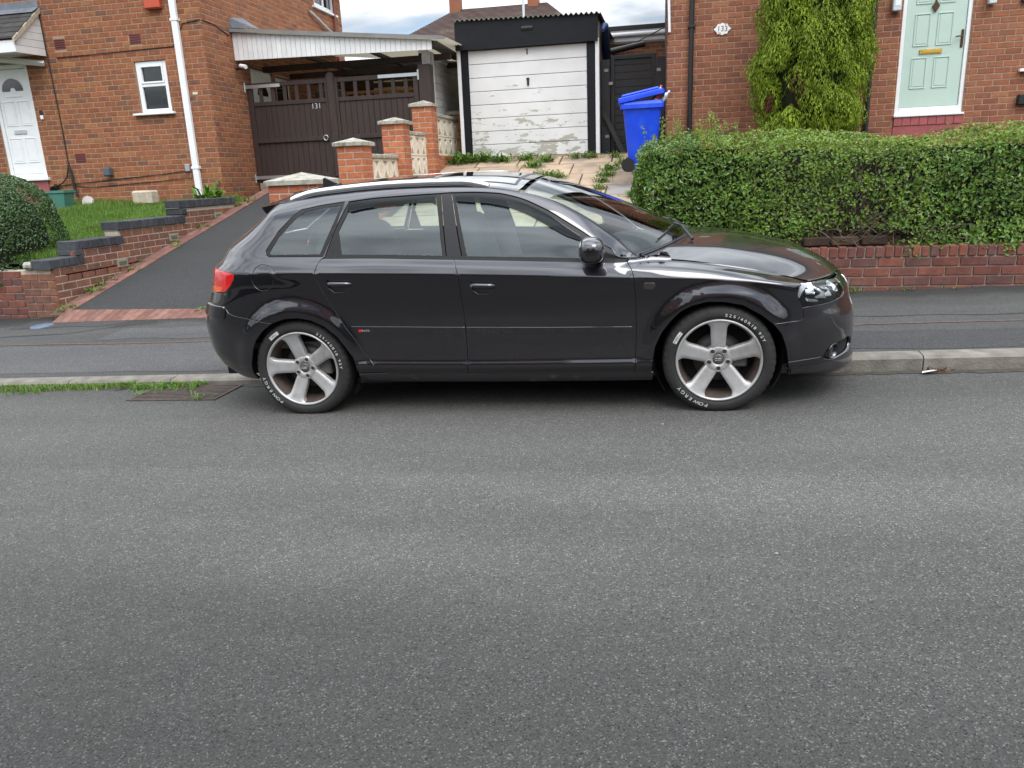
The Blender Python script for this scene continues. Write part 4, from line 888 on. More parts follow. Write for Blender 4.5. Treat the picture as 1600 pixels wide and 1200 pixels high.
def patch_sheet(name, poly, mat, lift):
    mb = MB(); n = len(poly); tri = geometry.tessellate_polygon([[Vector((x,y,0)) for x,y in poly]])
    mb.add([(x,y,pave_z(x,y)+lift) for x,y in poly], [t if (Vector(poly[t[1]])-Vector(poly[t[0]])).cross(Vector(poly[t[2]])-Vector(poly[t[0]])) > 0 else t[::-1] for t in tri]); return mb.build(name, mat, pv)
m_pa = asphalt('patch_pale', (.040,.040,.041), (.112,.112,.113), 200., contrast=1.2); m_pb = asphalt('patch_dark', (.022,.022,.023), (.070,.070,.072), 200., contrast=1.2)
def ragged(x0, x1, y0, y1, n=12, a=.03): return [(x, y0+random.uniform(-a,a)) for x in lin(x0,x1,n)]+[(x, y1+random.uniform(-a,a)) for x in lin(x1,x0,n)]
patch_sheet('tarmac_patch', ragged(-6.5,-1.0,1.0,1.86,16,.02), m_pa, .0025)
patch_sheet('tarmac_patch', ragged(-4.75,-3.6,2.62,2.80,8,.03)[:8]+[(-3.3,2.80),(-4.75,2.98)], m_pb, .003)
patch_sheet('tarmac_patch', ragged(-3.2,-1.5,2.05,2.5,10,.05), m_pa, .0025)
patch_sheet('tarmac_patch', ragged(3.35,7.5,1.05,1.55,16,.03), m_pb, .0025)
# drain grating
dg = empty('drain_grating', (-1.2,.5,0), label='rusty slotted drain grating in the gutter behind the rear wheel', cat='drain')
m_iron = M('rusty_iron', (.060,.045,.038), .85, var=.35, vscale=25, bump=.4, bscale=60)
gx0, gx1, gy0, gy1 = -1.60,-.88,.33,.73
zr_ = lambda x: road_z(x)+.006
MB().box(gx0-.02,gx1+.02,gy0-.02,gy1+.02,-.08,-.055).build('sump', m_crack, dg)
mb = MB()
def rbox(a, b_, c, d, h=.008):
    vs = [(x,y,zr_(x)+z) for z in (-.03,h-.006) for y in (c,d) for x in (a,b_)]
    return MB().add(vs, [(0,2,3,1),(4,5,7,6),(0,1,5,4),(2,6,7,3),(0,4,6,2),(1,3,7,5)])
for a in ((gx0,gx1,gy0,gy0+.025),(gx0,gx1,gy1-.025,gy1),(gx0,gx0+.025,gy0+.025,gy1-.025),(gx1-.025,gx1,gy0+.025,gy1-.025)): rbox(*a).build('frame', m_iron, dg)
for k in range(9): rbox(gx0+.027,gx1-.027,gy0+.042+k*.036,gy0+.042+k*.036+.020,.006).build('bar', m_iron, dg)
# ================================================================ foliage helpers
def leaves_mesh(name, P, Nn, size, mat, aspect=.55, fold=.18, spread=.9, up=None):
    """one folded diamond leaf per point; P (n,3) positions, Nn (n,3) rough facing, size (n,)"""
    n = len(P); Nn = Nn+RNG.normal(0, spread*.5, (n,3)); Nn /= np.linalg.norm(Nn, axis=1, keepdims=True)+1e-9
    T = RNG.normal(0, 1, (n,3)) if up is None else up+RNG.normal(0, .35, (n,3))
    T -= (T*Nn).sum(1, keepdims=True)*Nn; T /= np.linalg.norm(T, axis=1, keepdims=True)+1e-9
    B = np.cross(Nn, T); s = np.asarray(size)[:, None]
    base = P-T*s*.5; tip = P+T*s*.5; mid = P+Nn*s*fold*.0
    l = mid+B*s*aspect*.5+Nn*s*fold; r = mid-B*s*aspect*.5+Nn*s*fold
    V = np.stack([base, r, tip, l], 1).reshape(-1,3); idx = np.arange(n)[:,None]*4
    Fc = np.concatenate([idx+np.array([[0,1,2]]), idx+np.array([[0,2,3]])], 1).reshape(-1,3)
    return np_mesh(name, V, Fc, mat)
def noise3(P, seed=0, f=1.):
    r = np.random.default_rng(seed); out = 0
    for k in range(6):
        d = r.normal(0,1,3); ph = r.uniform(0,6.28); out = out+np.sin(P@d*f*(1+.35*k)+ph)/(1+.3*k)
    return out/2.6
# ---------------------------------------------------------------- privet hedge
m_priv = leaf_mat('privet_leaf', [(0.057,0.121,0.017),(0.097,0.190,0.027),(0.074,0.156,0.024),(0.164,0.262,0.040),(0.087,0.170,0.030),(0.120,0.223,0.034)], .18, .36)
m_privn = leaf_mat('privet_new_leaf', [(0.191,0.275,0.027),(0.135,0.227,0.023),(0.255,0.324,0.038),(0.120,0.211,0.022)], .25, .4)
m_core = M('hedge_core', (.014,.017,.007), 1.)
m_twig = M('twig', (.105,.078,.052), .9, var=.3, vscale=20, rand=.3)
hd = empty('privet_hedge', (4.5,3.7,.7), label='long clipped green privet hedge above the red brick wall', cat='hedge')
hx0, hx1, hy0, hy1, hz0 = 2.02, 8.2, 3.13, 4.30, .70
def htop(x, y): return 1.66+.10*(y-3.2)+.06*np.exp(-((x-2.55)/.5)**2)+.03*np.sin(x*2.3)+.02*np.sin(x*5.1+1)
def hedge_pts(n, kind):
    if kind == 'front':
        x = RNG.uniform(hx0-.02,hx1,n); z = RNG.uniform(hz0,1.72,n); y = np.full(n,hy0); N_ = np.tile([0,-1,.25],(n,1))
        z = np.minimum(z, htop(x, hy0)); 
    elif kind == 'top':
        x = RNG.uniform(hx0,hx1,n); y = RNG.uniform(hy0,hy1,n); z = htop(x,y); N_ = np.tile([0,-.15,1],(n,1))
    else:
        y = RNG.uniform(hy0,hy1,n); z = RNG.uniform(hz0-.1,1.72,n); x = np.full(n,hx0); N_ = np.tile([-1,-.1,.2],(n,1)); z = np.minimum(z, htop(x,y))
    P = np.stack([x,y,z],1)
    # rounded upper corner and lumps
    dz = np.clip((z-(htop(x,y)-.16))/.16,0,1)
    if kind == 'front': P[:,1] += .13*dz**2; N_ = N_+np.array([0,0,1.])*dz[:,None]
    if kind == 'end': P[:,0] += .12*dz**2
    if kind != 'top': 
        dx = np.clip((hx0+.15-P[:,0])/.15,0,1) if kind == 'front' else 0
        if kind == 'front': P[:,1] += .12*dx**2
    lump = noise3(P, 3, 3.2)*.055+noise3(P, 4, 9.)*.035
    Nu = N_/np.linalg.norm(N_,axis=1,keepdims=True); P = P+Nu*lump[:,None]
    # overhang over the wall on the right, bare patch by the car's nose
    if kind == 'front':
        low = np.clip((.95-P[:,2])/.3,0,1)*(P[:,0]>4.35); P[:,1] -= .09*low; P[:,2] -= .11*low*(.5+.5*np.sin(P[:,0]*7.3))*RNG.uniform(0,1,n)
    return P, Nu
def gap(P):     # 0 in the bare patches, 1 where the hedge is full
    g = np.ones(len(P))
    for (cx, cz, rx, rz, k) in ((4.02,.80,.52,.11,.95),(4.05,1.06,.32,.18,.45),(4.15,1.40,.32,.07,.5),(3.45,1.38,.20,.14,.3)):
        d = np.hypot((P[:,0]-cx)/rx, (P[:,2]-cz)/rz); g = np.minimum(g, 1-k*np.clip(1.25-d,0,1)/.6)
    return np.clip(g,0,1)
Ps = []; Ns = []
for kind, n in (('front',27000),('top',15000),('end',9000)):
    P, N_ = hedge_pts(n, kind); dep = RNG.uniform(0,1,n)**2*.13
    P = P-N_*dep[:,None]; keep = (RNG.uniform(0,1,n) < (gap(P) if kind == 'front' else 1)); Ps.append(P[keep]); Ns.append(N_[keep])
P = np.concatenate(Ps); N_ = np.concatenate(Ns)
new = (RNG.uniform(0,1,len(P)) < np.where((P[:,2] > 1.58)&(P[:,0]>2.6)&(P[:,0]<5.6), .75, np.where((P[:,0]>3.0)&(P[:,0]<4.6), .42, .14)))
link('foliage', leaves_mesh('foliage', P[~new], N_[~new], RNG.choice([.022,.030,.040,.056],(~new).sum(),p=[.2,.35,.3,.15])*RNG.uniform(.85,1.2,(~new).sum()), m_priv), hd, kind='stuff')
link('new_growth', leaves_mesh('new_growth', P[new], N_[new], RNG.uniform(.026,.044,new.sum()), m_privn), hd, kind='stuff')
# shoots sticking up
sp_ = []; sn = []; mb = MB()
for k in range(46):
    x = random.choice((random.uniform(2.05,3.2),)*3+(random.uniform(3.2,8),)); y = random.uniform(3.4,4.2); h = random.uniform(.05,.24) if x < 3.2 else random.uniform(.02,.07)
    z = float(htop(np.array(x),np.array(y))); tx, ty = random.uniform(-.05,.05), random.uniform(-.04,.04)
    mb.tube([(x,y,z-.05),(x+tx*.5,y,z+h*.5),(x+tx,y+ty,z+h)], [.003,.0025,.0012], 3, cap=False)
    for q in range(int(h/.012)+4):
        f = random.random(); sp_.append((x+tx*f+random.uniform(-.02,.02), y+random.uniform(-.02,.02), z+h*f)); sn.append((random.uniform(-1,1),random.uniform(-1,0),.4))
mb.build('shoots', m_twig, hd, kind='stuff')
link('shoot_leaves', leaves_mesh('shoot_leaves', np.array(sp_), np.array(sn), RNG.uniform(.02,.036,len(sp_)), m_privn), hd, kind='stuff')
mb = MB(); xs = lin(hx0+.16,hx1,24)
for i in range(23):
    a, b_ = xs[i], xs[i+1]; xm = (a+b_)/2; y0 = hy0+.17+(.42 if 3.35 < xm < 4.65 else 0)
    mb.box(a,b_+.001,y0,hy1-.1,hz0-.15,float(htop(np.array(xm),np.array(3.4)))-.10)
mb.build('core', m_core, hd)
mb = MB()
for k in range(340):        # bare twigs low in the gap
    x = random.gauss(4.0,.42); z = random.uniform(.72,1.0) if k < 230 else random.uniform(.75,1.45); y = random.uniform(3.10,3.5)
    p = [Vector((x,y,z))]; d = Vector((random.uniform(-1,1),random.uniform(-.4,.3),random.uniform(-.3,.9) if k < 230 else 1.4)).normalized()
    for q in range(4): d = (d+Vector((random.uniform(-.6,.6),random.uniform(-.5,.3),random.uniform(-.5,.4)))).normalized(); p.append(p[-1]+d*random.uniform(.05,.11))
    mb.tube(p, [.0045,.004,.003,.0022,.0015], 3, cap=False)
for k in range(12):
    x = 3.5+k*.1+random.uniform(-.03,.03); y = random.uniform(3.3,3.6)
    mb.tube([(x,y,.68),(x+random.uniform(-.1,.1),y-.03,1.0),(x+random.uniform(-.2,.2),y-.05,1.35)], [.013,.01,.006], 5, cap=False)
mb.build('branches', m_twig, hd, kind='stuff')
# ---------------------------------------------------------------- clipped bush on the left
m_box = leaf_mat('bush_leaf', [(0.030,0.076,0.022),(0.056,0.119,0.030),(0.040,0.091,0.024),(0.091,0.163,0.043)], .12, .34)
tb = empty('clipped_bush', (-5.86,3.78,.6), label='dark green domed clipped bush at the left garden corner', cat='bush')
n = 36000; u = RNG.normal(0,1,(n,3)); u /= np.linalg.norm(u,axis=1,keepdims=True); u[:,2] = np.abs(u[:,2])**.8*np.sign(u[:,2])
sgn = np.abs(u)**.82*np.sign(u)
P = np.array([-5.90,3.72,.82])+sgn*np.array([.90,.72,.95]); P = P+u*(noise3(P,9,4.)*.03-RNG.uniform(0,1,n)**2*.08)[:,None]
lowp = P[:,2] < .82; hd_ = u[:,:2]/(np.linalg.norm(u[:,:2],axis=1,keepdims=True)+1e-9); hd_ = np.abs(hd_)**.82*np.sign(hd_)
P[lowp,0] = -5.90+hd_[lowp,0]*.88*(1-RNG.uniform(0,1,lowp.sum())**2*.1); P[lowp,1] = 3.72+hd_[lowp,1]*.71*(1-RNG.uniform(0,1,lowp.sum())**2*.1); u[lowp,2] = 0
k_ = P[:,2] > .46; P = P[k_]; u = u[k_]
link('foliage', leaves_mesh('foliage', P, u, RNG.uniform(.024,.040,len(P)), m_box), tb, kind='stuff')
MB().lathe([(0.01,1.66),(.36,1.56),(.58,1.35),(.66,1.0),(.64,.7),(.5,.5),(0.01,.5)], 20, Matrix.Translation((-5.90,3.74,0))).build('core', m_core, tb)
MB().tube([(-5.86,3.8,.4),(-5.86,3.8,.8)], .05, 8).build('stem', m_twig, tb)
# ---------------------------------------------------------------- golden conifer
cf = empty('conifer_tree', (4.27,7.35,1.4), label='golden green conifer in front of the red brick house wall', cat='tree')
m_con = leaf_mat('conifer_spray', [(0.161,0.250,0.008),(0.217,0.304,0.009),(0.112,0.182,0.008),(0.280,0.365,0.014),(0.175,0.263,0.009)], .15, .6)
m_conb = leaf_mat('conifer_brown', [(.14,.055,.018),(.10,.04,.014)], .1, .8)
MB().tube([(4.27,7.35,1.3),(4.27,7.35,3.2),(4.27,7.35,4.6)], [.08,.05,.01], 8).build('trunk', m_twig, cf)
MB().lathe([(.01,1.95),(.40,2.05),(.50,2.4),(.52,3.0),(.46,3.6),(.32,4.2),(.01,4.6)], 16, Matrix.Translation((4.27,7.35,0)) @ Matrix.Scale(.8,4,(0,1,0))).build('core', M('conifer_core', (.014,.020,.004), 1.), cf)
PV = []; PN = []; PS = []; PU = []
def lobe(c, r, h, nq):
    f = RNG.uniform(0,1,nq)**.85; th = RNG.uniform(0,2*np.pi,nq); pr = np.interp(f,[0,.15,.45,.75,1],[.45,.85,1,.62,.04])
    rag = 1+.22*np.sin(th*5+f*9)+.15*np.sin(th*11-f*14)
    rad = r*pr*rag*(1-RNG.uniform(0,1,nq)**3*.35)
    PV.append(np.array(c)+np.stack([rad*np.cos(th),rad*np.sin(th),f*h],1)); nz = np.interp(f,[0,.5,1],[-.1,.35,1.2])
    PN.append(np.stack([np.cos(th),np.sin(th),nz],1)); PU.append(np.stack([.35*np.cos(th),.35*np.sin(th),1.6+0*th],1)); PS.append(RNG.uniform(.030,.060,nq))
for z0 in lin(1.86,4.3,12):
    rr = float(np.interp(z0,[1.8,2.1,2.5,3.0,3.6,4.2,4.6],[.40,.54,.60,.60,.54,.40,.15])); na = 10 if z0 < 3.8 else 7
    for q in range(na):
        a = 2*math.pi*(q+random.uniform(-.35,.35))/na+z0*1.9
        if math.sin(a) > .45: continue
        k = random.uniform(.88,1.1)
        lobe((4.27+rr*1.05*k*math.cos(a), 7.35+rr*.85*k*math.sin(a), z0-.12+random.uniform(-.08,.08)), random.uniform(.14,.20), random.uniform(.36,.62), 1250)
PV = np.concatenate(PV); PN = np.concatenate(PN); PU = np.concatenate(PU); PS = np.concatenate(PS)
br = (np.hypot((PV[:,0]-4.0)/.10,(PV[:,2]-2.42)/.24) < 1)&(RNG.uniform(0,1,len(PV))<.45)
br |= (np.hypot((PV[:,0]-3.70)/.06,(PV[:,2]-2.28)/.12) < 1)
link('crown', leaves_mesh('crown', PV[~br], PN[~br], PS[~br], m_con, aspect=.30, fold=.10, spread=.9, up=PU[~br]), cf, kind='stuff')
link('dead_patch', leaves_mesh('dead_patch', PV[br], PN[br], PS[br], m_conb, aspect=.26, fold=.06, spread=.5, up=PU[br]), cf, kind='stuff')
# ---------------------------------------------------------------- grass and weeds
def blades(name, P, h, w_, mat, lean=.35):
    n = len(P); a = RNG.uniform(0,2*np.pi,n); d = np.stack([np.cos(a),np.sin(a),0*a],1); t = np.stack([-np.sin(a),np.cos(a),0*a],1)
    h = np.asarray(h)[:,None]; w_ = np.asarray(w_)[:,None]; ln = RNG.uniform(.1,1,n)[:,None]*lean
    b0, b1 = P-t*w_*.5, P+t*w_*.5; m0 = P+d*h*ln*.35+np.array([0,0,1])*h*.6; tip = P+d*h*ln*1.1+np.array([0,0,1])*h*(1-.3*ln)
    V = np.stack([b0,b1,m0+t*w_*.35,m0-t*w_*.35,tip],1).reshape(-1,3); i = np.arange(n)[:,None]*5
    Fc = np.concatenate([i+[[0,1,2]],i+[[0,2,3]],i+[[3,2,4]]],1).reshape(-1,3); return np_mesh(name,V,Fc,mat)
m_grass = leaf_mat('grass', [(0.068,0.162,0.016),(0.105,0.221,0.023),(0.083,0.187,0.018),(0.150,0.255,0.039),(0.210,0.238,0.065)], .3, .5)
n = 60000; x = RNG.uniform(-9.5,-4.72,n); y = RNG.uniform(3.45,7.78,n); P = np.stack([x,y,.69+.128*(y-3.2)],1)
pt = noise3(P,5,1.6); hgt = .06+.045*np.clip(pt,-.6,1)+RNG.uniform(0,.035,n); hgt *= np.where(y>5.5,1.15,1.0)
link('lawn_grass', blades('lawn_grass', P, hgt, RNG.uniform(.004,.008,n), m_grass), label='uncut green lawn in front of the orange brick house', cat='grass', kind='stuff')
n = 5200; x = RNG.uniform(-7.5,-1.22,n); f = RNG.uniform(0,1,n)
wdt = .10+.05*np.sin(x*4)+.03*np.sin(x*11); wdt = np.where(x>-1.9, wdt*.9+.03, wdt)
y = .79+.016*x-.01-np.abs(RNG.normal(0,.6,n))*wdt; P = np.stack([x,y,SL*x+.034],1)
link('gutter_grass', blades('gutter_grass', P, RNG.uniform(.02,.06,n), RNG.uniform(.005,.010,n), m_grass, .9), label='strip of green grass growing in the gutter along the kerb', cat='grass', kind='stuff')
ORD = 'first second third fourth fifth sixth seventh eighth ninth tenth eleventh twelfth thirteenth fourteenth fifteenth sixteenth seventeenth eighteenth nineteenth twentieth'.split()+['twenty-first','twenty-second','twenty-third']
NW = {}
def weed(c, r, nl, mat, name, lab, grp, up=.5, wd_=.22):
    if grp: k = NW.get(grp, 0); NW[grp] = k+1; lab = lab % ORD[k]
    mb = MB()
    for k in range(nl):
        a = random.uniform(0,6.28); L_ = r*random.uniform(.3,.75); e = random.uniform(.35,1.5)*up; d = Vector((math.cos(a),math.sin(a),0)); t = Vector((-math.sin(a),math.cos(a),0)); p = Vector(c)+Vector((random.gauss(0,r*.42),random.gauss(0,r*.30),0)); p.z = c[2]+(p.y-c[1])*(.232 if c[1] > 2.9 else 0); w_ = L_*wd_
        q = [p, p+d*L_*.35+Vector((0,0,L_*e*.6)), p+d*L_*.75+Vector((0,0,L_*e*.8)), p+d*L_+Vector((0,0,L_*e*.6))]
        mb.add([q[0]-t*w_*.2, q[0]+t*w_*.2, q[1]+t*w_*.5, q[1]-t*w_*.5, q[2]+t*w_*.42, q[2]-t*w_*.42, q[3]], [(0,1,2,3),(3,2,4,5),(5,4,6)])
    return mb.build(name, mat, label=lab, cat='weed', group=grp)
m_weed = leaf_mat('weed_leaf', [(0.084,0.186,0.018),(0.126,0.248,0.024),(0.070,0.155,0.018),(0.168,0.264,0.036)], .3, .5)
lab = 'small green weed by the stepped garden wall, %s from the pavement'
for (x, y, r, nl) in ((-4.40,3.0,.11,16),(-4.36,3.1,.12,18),(-4.43,3.55,.15,22),(-4.42,3.75,.14,20),(-4.44,3.95,.10,14),(-4.40,4.25,.12,16),(-4.46,4.6,.10,14),(-4.3,5.2,.12,16),(-4.46,5.35,.11,15),(-4.5,6.0,.14,18),(-4.38,6.1,.10,12),(-4.46,6.5,.10,12),(-4.52,7.2,.16,20),(-4.45,7.5,.2,22)):
    weed((x,y,drive_z(max(y,3.0))+.012), r, nl, m_weed, 'weed', lab, 'weeds along the garden wall')
for (x, y) in ((-2.62,3.02),(-2.2,3.03),(-2.05,3.02)): weed((x,y,drive_z(3.02)+.012), .11, 14, m_weed, 'weed', 'small green weed in the front row of brick pavers, %s from the left', 'weeds in the pavers', .35)
weed((-5.1,7.45,1.30), .34, 46, m_weed, 'leafy_weed', 'large leafy weed at the foot of the white downpipe', None, 1.0, .3)
lab = '%s grassy weed clump among the paving slabs, counting from the garage left jamb'
for (x, y, r, nl) in ((-1.3,9.6,.32,60),(-.9,9.65,.28,50),(-.55,9.55,.25,40),(-.1,9.6,.22,36),(.25,9.4,.24,36),(.12,9.0,.22,34),(.38,8.3,.22,36),(.6,8.2,.2,30),(.75,9.55,.18,24),(1.05,9.55,.2,28),(1.5,9.5,.18,22),(1.45,8.6,.2,30),(1.40,8.2,.18,28),(1.36,7.8,.16,26),(1.35,7.4,.15,24),(1.33,7.05,.13,20),(.98,7.6,.10,14),(1.0,7.2,.10,14),(1.65,9.0,.2,24),(1.9,8.3,.16,20),(1.92,6.9,.2,26),(1.6,6.1,.1,10)):
    for q in range(2): pass
    weed((x,y,drive_z(y)+.014), r*.95, int(nl*3.2), m_weed if random.random() < .6 else m_grass, 'weed_clump', lab, 'weeds in the slab drive', .75, .16)
for (x, y, r) in ((3.98,3.0,.10),(4.45,3.0,.06),(4.85,3.01,.05)): weed((x,y,pave_z(x,y)+.002), r, 18, m_weed, 'weed', 'small weed at the foot of the red boundary wall, %s from the car', 'weeds under the boundary wall', .7)
for (x, y, r) in ((-1.9,.7,.13),(-1.72,.64,.10),(-1.62,.5,.07),(-1.45,.72,.12),(-1.25,.74,.08),(-1.05,.36,.10)): weed((x,y,road_z(x)+.006), r, 26, m_weed, 'weed', 'small green weed round the drain grating, %s from the left', 'weeds round the drain', .6, .12)
# ---------------------------------------------------------------- small things by the house
pt = empty('plant_pot', (-7.76,7.2,1.25), label='teal plastic plant trough on the grass below the white front door', cat='plant pot')
mb = MB()
for (hx, hy, z) in ((.155,.10,1.24),(.20,.12,1.48),(.225,.135,1.50),(.225,.135,1.54)): mb.v += [(-7.76-hx,7.2-hy,z),(-7.76+hx,7.2-hy,z),(-7.76+hx,7.2+hy,z),(-7.76-hx,7.2+hy,z)]
mb.f = [(i*4+k,i*4+(k+1)%4,(i+1)*4+(k+1)%4,(i+1)*4+k) for i in range(3) for k in range(4)]+[(3,2,1,0)]; mb.sm = [False]*len(mb.f); mb.mi = [0]*len(mb.f)
mb.build('pot', M('teal_plastic', (.06,.19,.15), .5, var=.1), pt); MB().box(-7.96,-7.56,7.08,7.32,1.49,1.515).build('soil', m_earth, pt)
si = MB().prism([(-.10,0),(.10,0),(.10,.08),(.06,.13),(0,.15),(-.06,.13),(-.10,.08)], (0,.04), frame((-7.42,7.45,1.28),(1,0,0),(0,.2,1))).build('stone_plaque', M('white_stone', (.55,.52,.48), .8, var=.1), label='small white arched plaque leaning against the brick wall', cat='plaque')
mb = MB(); mb.lathe([(0,.001),(.05,.001)], 12, frame((-7.42,7.448,1.36),(1,0,0),(0,.2,1)) @ Matrix.Translation((0,0,0))); mb.build('badge', M('plaque_grey', (.2,.2,.2), .7), si)
MB().box(-6.53,-6.16,7.38,7.62,1.25,1.485,.03).build('stone_trough', M('pale_stone', (.45,.39,.30), .9, var=.2, vscale=14, bump=.5, bscale=50), label='pale stone trough on the lawn by the brick wall', cat='trough')
pk = MB().lathe([(.0,3.42),(.038,3.42),(.06,3.56),(.068,3.565),(.068,3.585)], 16, Matrix.Translation((5.03,7.95,0))).build('hanging_pot', M('pink_plastic', (.75,.05,.30), .4), label='bright pink pot hanging beside the conifer', cat='plant pot')
MB().tube([(5.03,7.95,3.58),(5.05,8.05,3.8),(5.05,8.18,3.85)], .004, 5).build('hook', m_blackp, pk)
# litter and loose bits
m_paper = M('paper', (.75,.76,.76), .6)
MB().add([(3.90,.74,.150),(4.0,.76,.165),(3.98,.80,.155),(3.92,.79,.148)], [(0,1,2,3)]).build('paper_scrap', m_paper, label='white scrap of paper lying in the gutter on the right', cat='litter')
mb = MB()
for k in range(26):
    x, y = 4.03+random.gauss(0,.03), .80+random.gauss(0,.015); mb.add([(x,y,road_z(x)+.012),(x+random.uniform(-.03,.03),y+random.uniform(-.02,.02),road_z(x)+random.uniform(.01,.05)),(x+random.uniform(-.03,.03),y+random.uniform(-.02,.02),road_z(x)+random.uniform(.0,.03))], [(0,1,2)])
mb.build('dead_leaves', M('dead_leaf', (.10,.05,.025), .9, rand=.4), label='little heap of brown dead leaves against the kerb', cat='leaf litter', kind='stuff')
m_bit = M('road_bit', (.34,.26,.2), .8, rand=.3)
for (x, y, lab) in ((2.66,-1.73,'tiny pale fragment on the road in front of the car'),(2.258,-.234,'tiny brown fragment on the road beside the front door')):
    MB().prism([(-.008,0),(.004,-.005),(.009,.003),(0,.006)], (.001,.004), Matrix.Translation((x,y,road_z(x)))).build('road_fragment', m_bit, label=lab, cat='litter')

# grit, gutter dirt and hairline cracks on the road
rd_ = bpy.data.objects['road']
def rstrip(name, pts, w_, mat, lift=.003):
    mb = MB(); vs = []; n = len(pts)
    for i, (x, y) in enumerate(pts):
        a = Vector(pts[max(0,i-1)]); c = Vector(pts[min(n-1,i+1)]); q = (c-a).normalized(); nn = Vector((-q.y,q.x))
        for s_ in (-1,1): p = Vector((x,y))+nn*s_*w_*random.uniform(.25,.75); vs.append((p.x,p.y,road_z(p.x)+lift))
    mb.add(vs, [(2*i,2*i+2,2*i+3,2*i+1) for i in range(n-1)]); return mb.build(name, mat, rd_)
rstrip('gutter_dirt', [(x, kerb_y(x)-.035+random.uniform(-.015,.01)) for x in lin(2.9,8,90)], .07, M('gutter_dirt', (.050,.042,.034), .95, var=.4, vscale=30), .0035)
rstrip('gutter_dirt', [(x, kerb_y(x)-.045+random.uniform(-.02,.01)) for x in lin(-8,-.2,110)], .10, MAT['gutter_dirt'], .0035)
V = []; Fc = []
for k in range(420):
    x = random.uniform(-6,6.5); y = random.uniform(-2.6,.7) if k > 170 else kerb_y(x)-abs(random.gauss(0,.12)); r = random.uniform(.0015,.0035); z = road_z(x); b0 = len(V)
    V += [(x-r,y-r*.6,z),(x+r,y-r*.7,z),(x+r*.4,y+r,z),(x+random.uniform(-r,r)*.3,y,z+r*1.1)]; Fc += [(b0,b0+1,b0+3),(b0+1,b0+2,b0+3),(b0+2,b0,b0+3)]
link('road_grit', np_mesh('road_grit', V, Fc, M('grit', (.20,.19,.17), .9, rand=.6)), label='loose pale grit scattered over the road surface', cat='grit', kind='stuff')
# ---------------------------------------------------------------- car body surface (metres, x forward from rear axle, w = distance from centre plane)
def pchip(xs, ys, x):
    xs = np.asarray(xs, float); ys = np.asarray(ys, float); x = np.clip(np.asarray(x, float), xs[0], xs[-1])
    h = np.diff(xs); d = np.diff(ys)/h; m = np.zeros_like(ys)
    for i in range(1, len(xs)-1):
        if d[i-1]*d[i] > 0:
            w1 = 2*h[i]+h[i-1]; w2 = h[i]+2*h[i-1]; m[i] = (w1+w2)/(w1/d[i-1]+w2/d[i])
    m[0] = d[0]; m[-1] = d[-1]
    i = np.clip(np.searchsorted(xs, x, 'right')-1, 0, len(xs)-2)
    t = (x-xs[i])/h[i]
    return (ys[i]*(1+2*t)*(1-t)**2 + m[i]*h[i]*t*(1-t)**2 + ys[i+1]*t*t*(3-2*t) + m[i+1]*h[i]*t*t*(t-1))
WB = 2.578; ZW = .305; XF0 = 2.78; XR0 = -.06
def F(*pts):
    a = [p[0] for p in pts]; b = [p[1] for p in pts]
    return lambda x: pchip(a, b, x)
z_sill = F((-.8,.30),(-.6,.255),(-.38,.222),(.38,.207),(1.1,.190),(2.2,.182),(2.9,.185),(3.1,.180),(3.5,.165))
z_crease = F((-.8,.945),(-.345,.933),(.017,.916),(.432,.896),(.793,.879),(1.133,.861),(1.598,.834),(2.0,.809),(2.458,.778),(2.739,.750),(2.96,.716),(3.05,.699),(3.2,.672),(3.5,.63))
z_belt = F((-.8,1.045),(-.4,1.036),(-.108,1.020),(.244,.999),(.632,.981),(1.027,.955),(1.598,.920),(2.072,.890),(2.20,.893),(2.36,.877),(2.54,.846),(2.75,.799),(2.94,.752),(3.07,.728),(3.2,.708),(3.5,.67))
w_belt = F((-.8,.80),(-.4,.820),(0,.832),(.6,.838),(1.6,.838),(2.0,.832),(2.10,.80),(2.20,.765),(2.36,.745),(2.54,.728),(2.75,.702),(2.94,.672),(3.07,.648),(3.3,.63),(3.5,.62))
z_gtop = F((-.8,1.27),(-.2,1.272),(.112,1.292),(.36,1.311),(.62,1.327),(.98,1.325),(1.08,1.316),(1.406,1.276),(1.593,1.213),(1.794,1.095),(1.94,.99),(2.05,.915))
z_cant = F((-.8,1.31),(-.2,1.315),(.009,1.338),(.27,1.360),(.607,1.370),(1.01,1.360),(1.246,1.342),(1.476,1.299),(1.626,1.253),(1.774,1.178),(1.994,1.021),(2.139,.905),(2.2,.897))
w_cant = F((-.8,.60),(-.2,.628),(.3,.640),(1.2,.640),(1.5,.648),(1.8,.685),(2.14,.745),(2.2,.76))
z_roof = F((-.8,1.34),(-.35,1.36),(-.1,1.395),(.2,1.412),(.6,1.424),(.9,1.424),(1.2,1.410),(1.45,1.375),(1.6,1.34))
def front(a, b): return F((-.8,a),(2.3,a),(2.62,b),(3.6,b))
def both(r, a, b): return F((-.8,r),(-.2,r),(.35,a),(2.2,a),(2.7,b),(3.6,b))
one = lambda v: (lambda x: v+0*np.asarray(x, float))
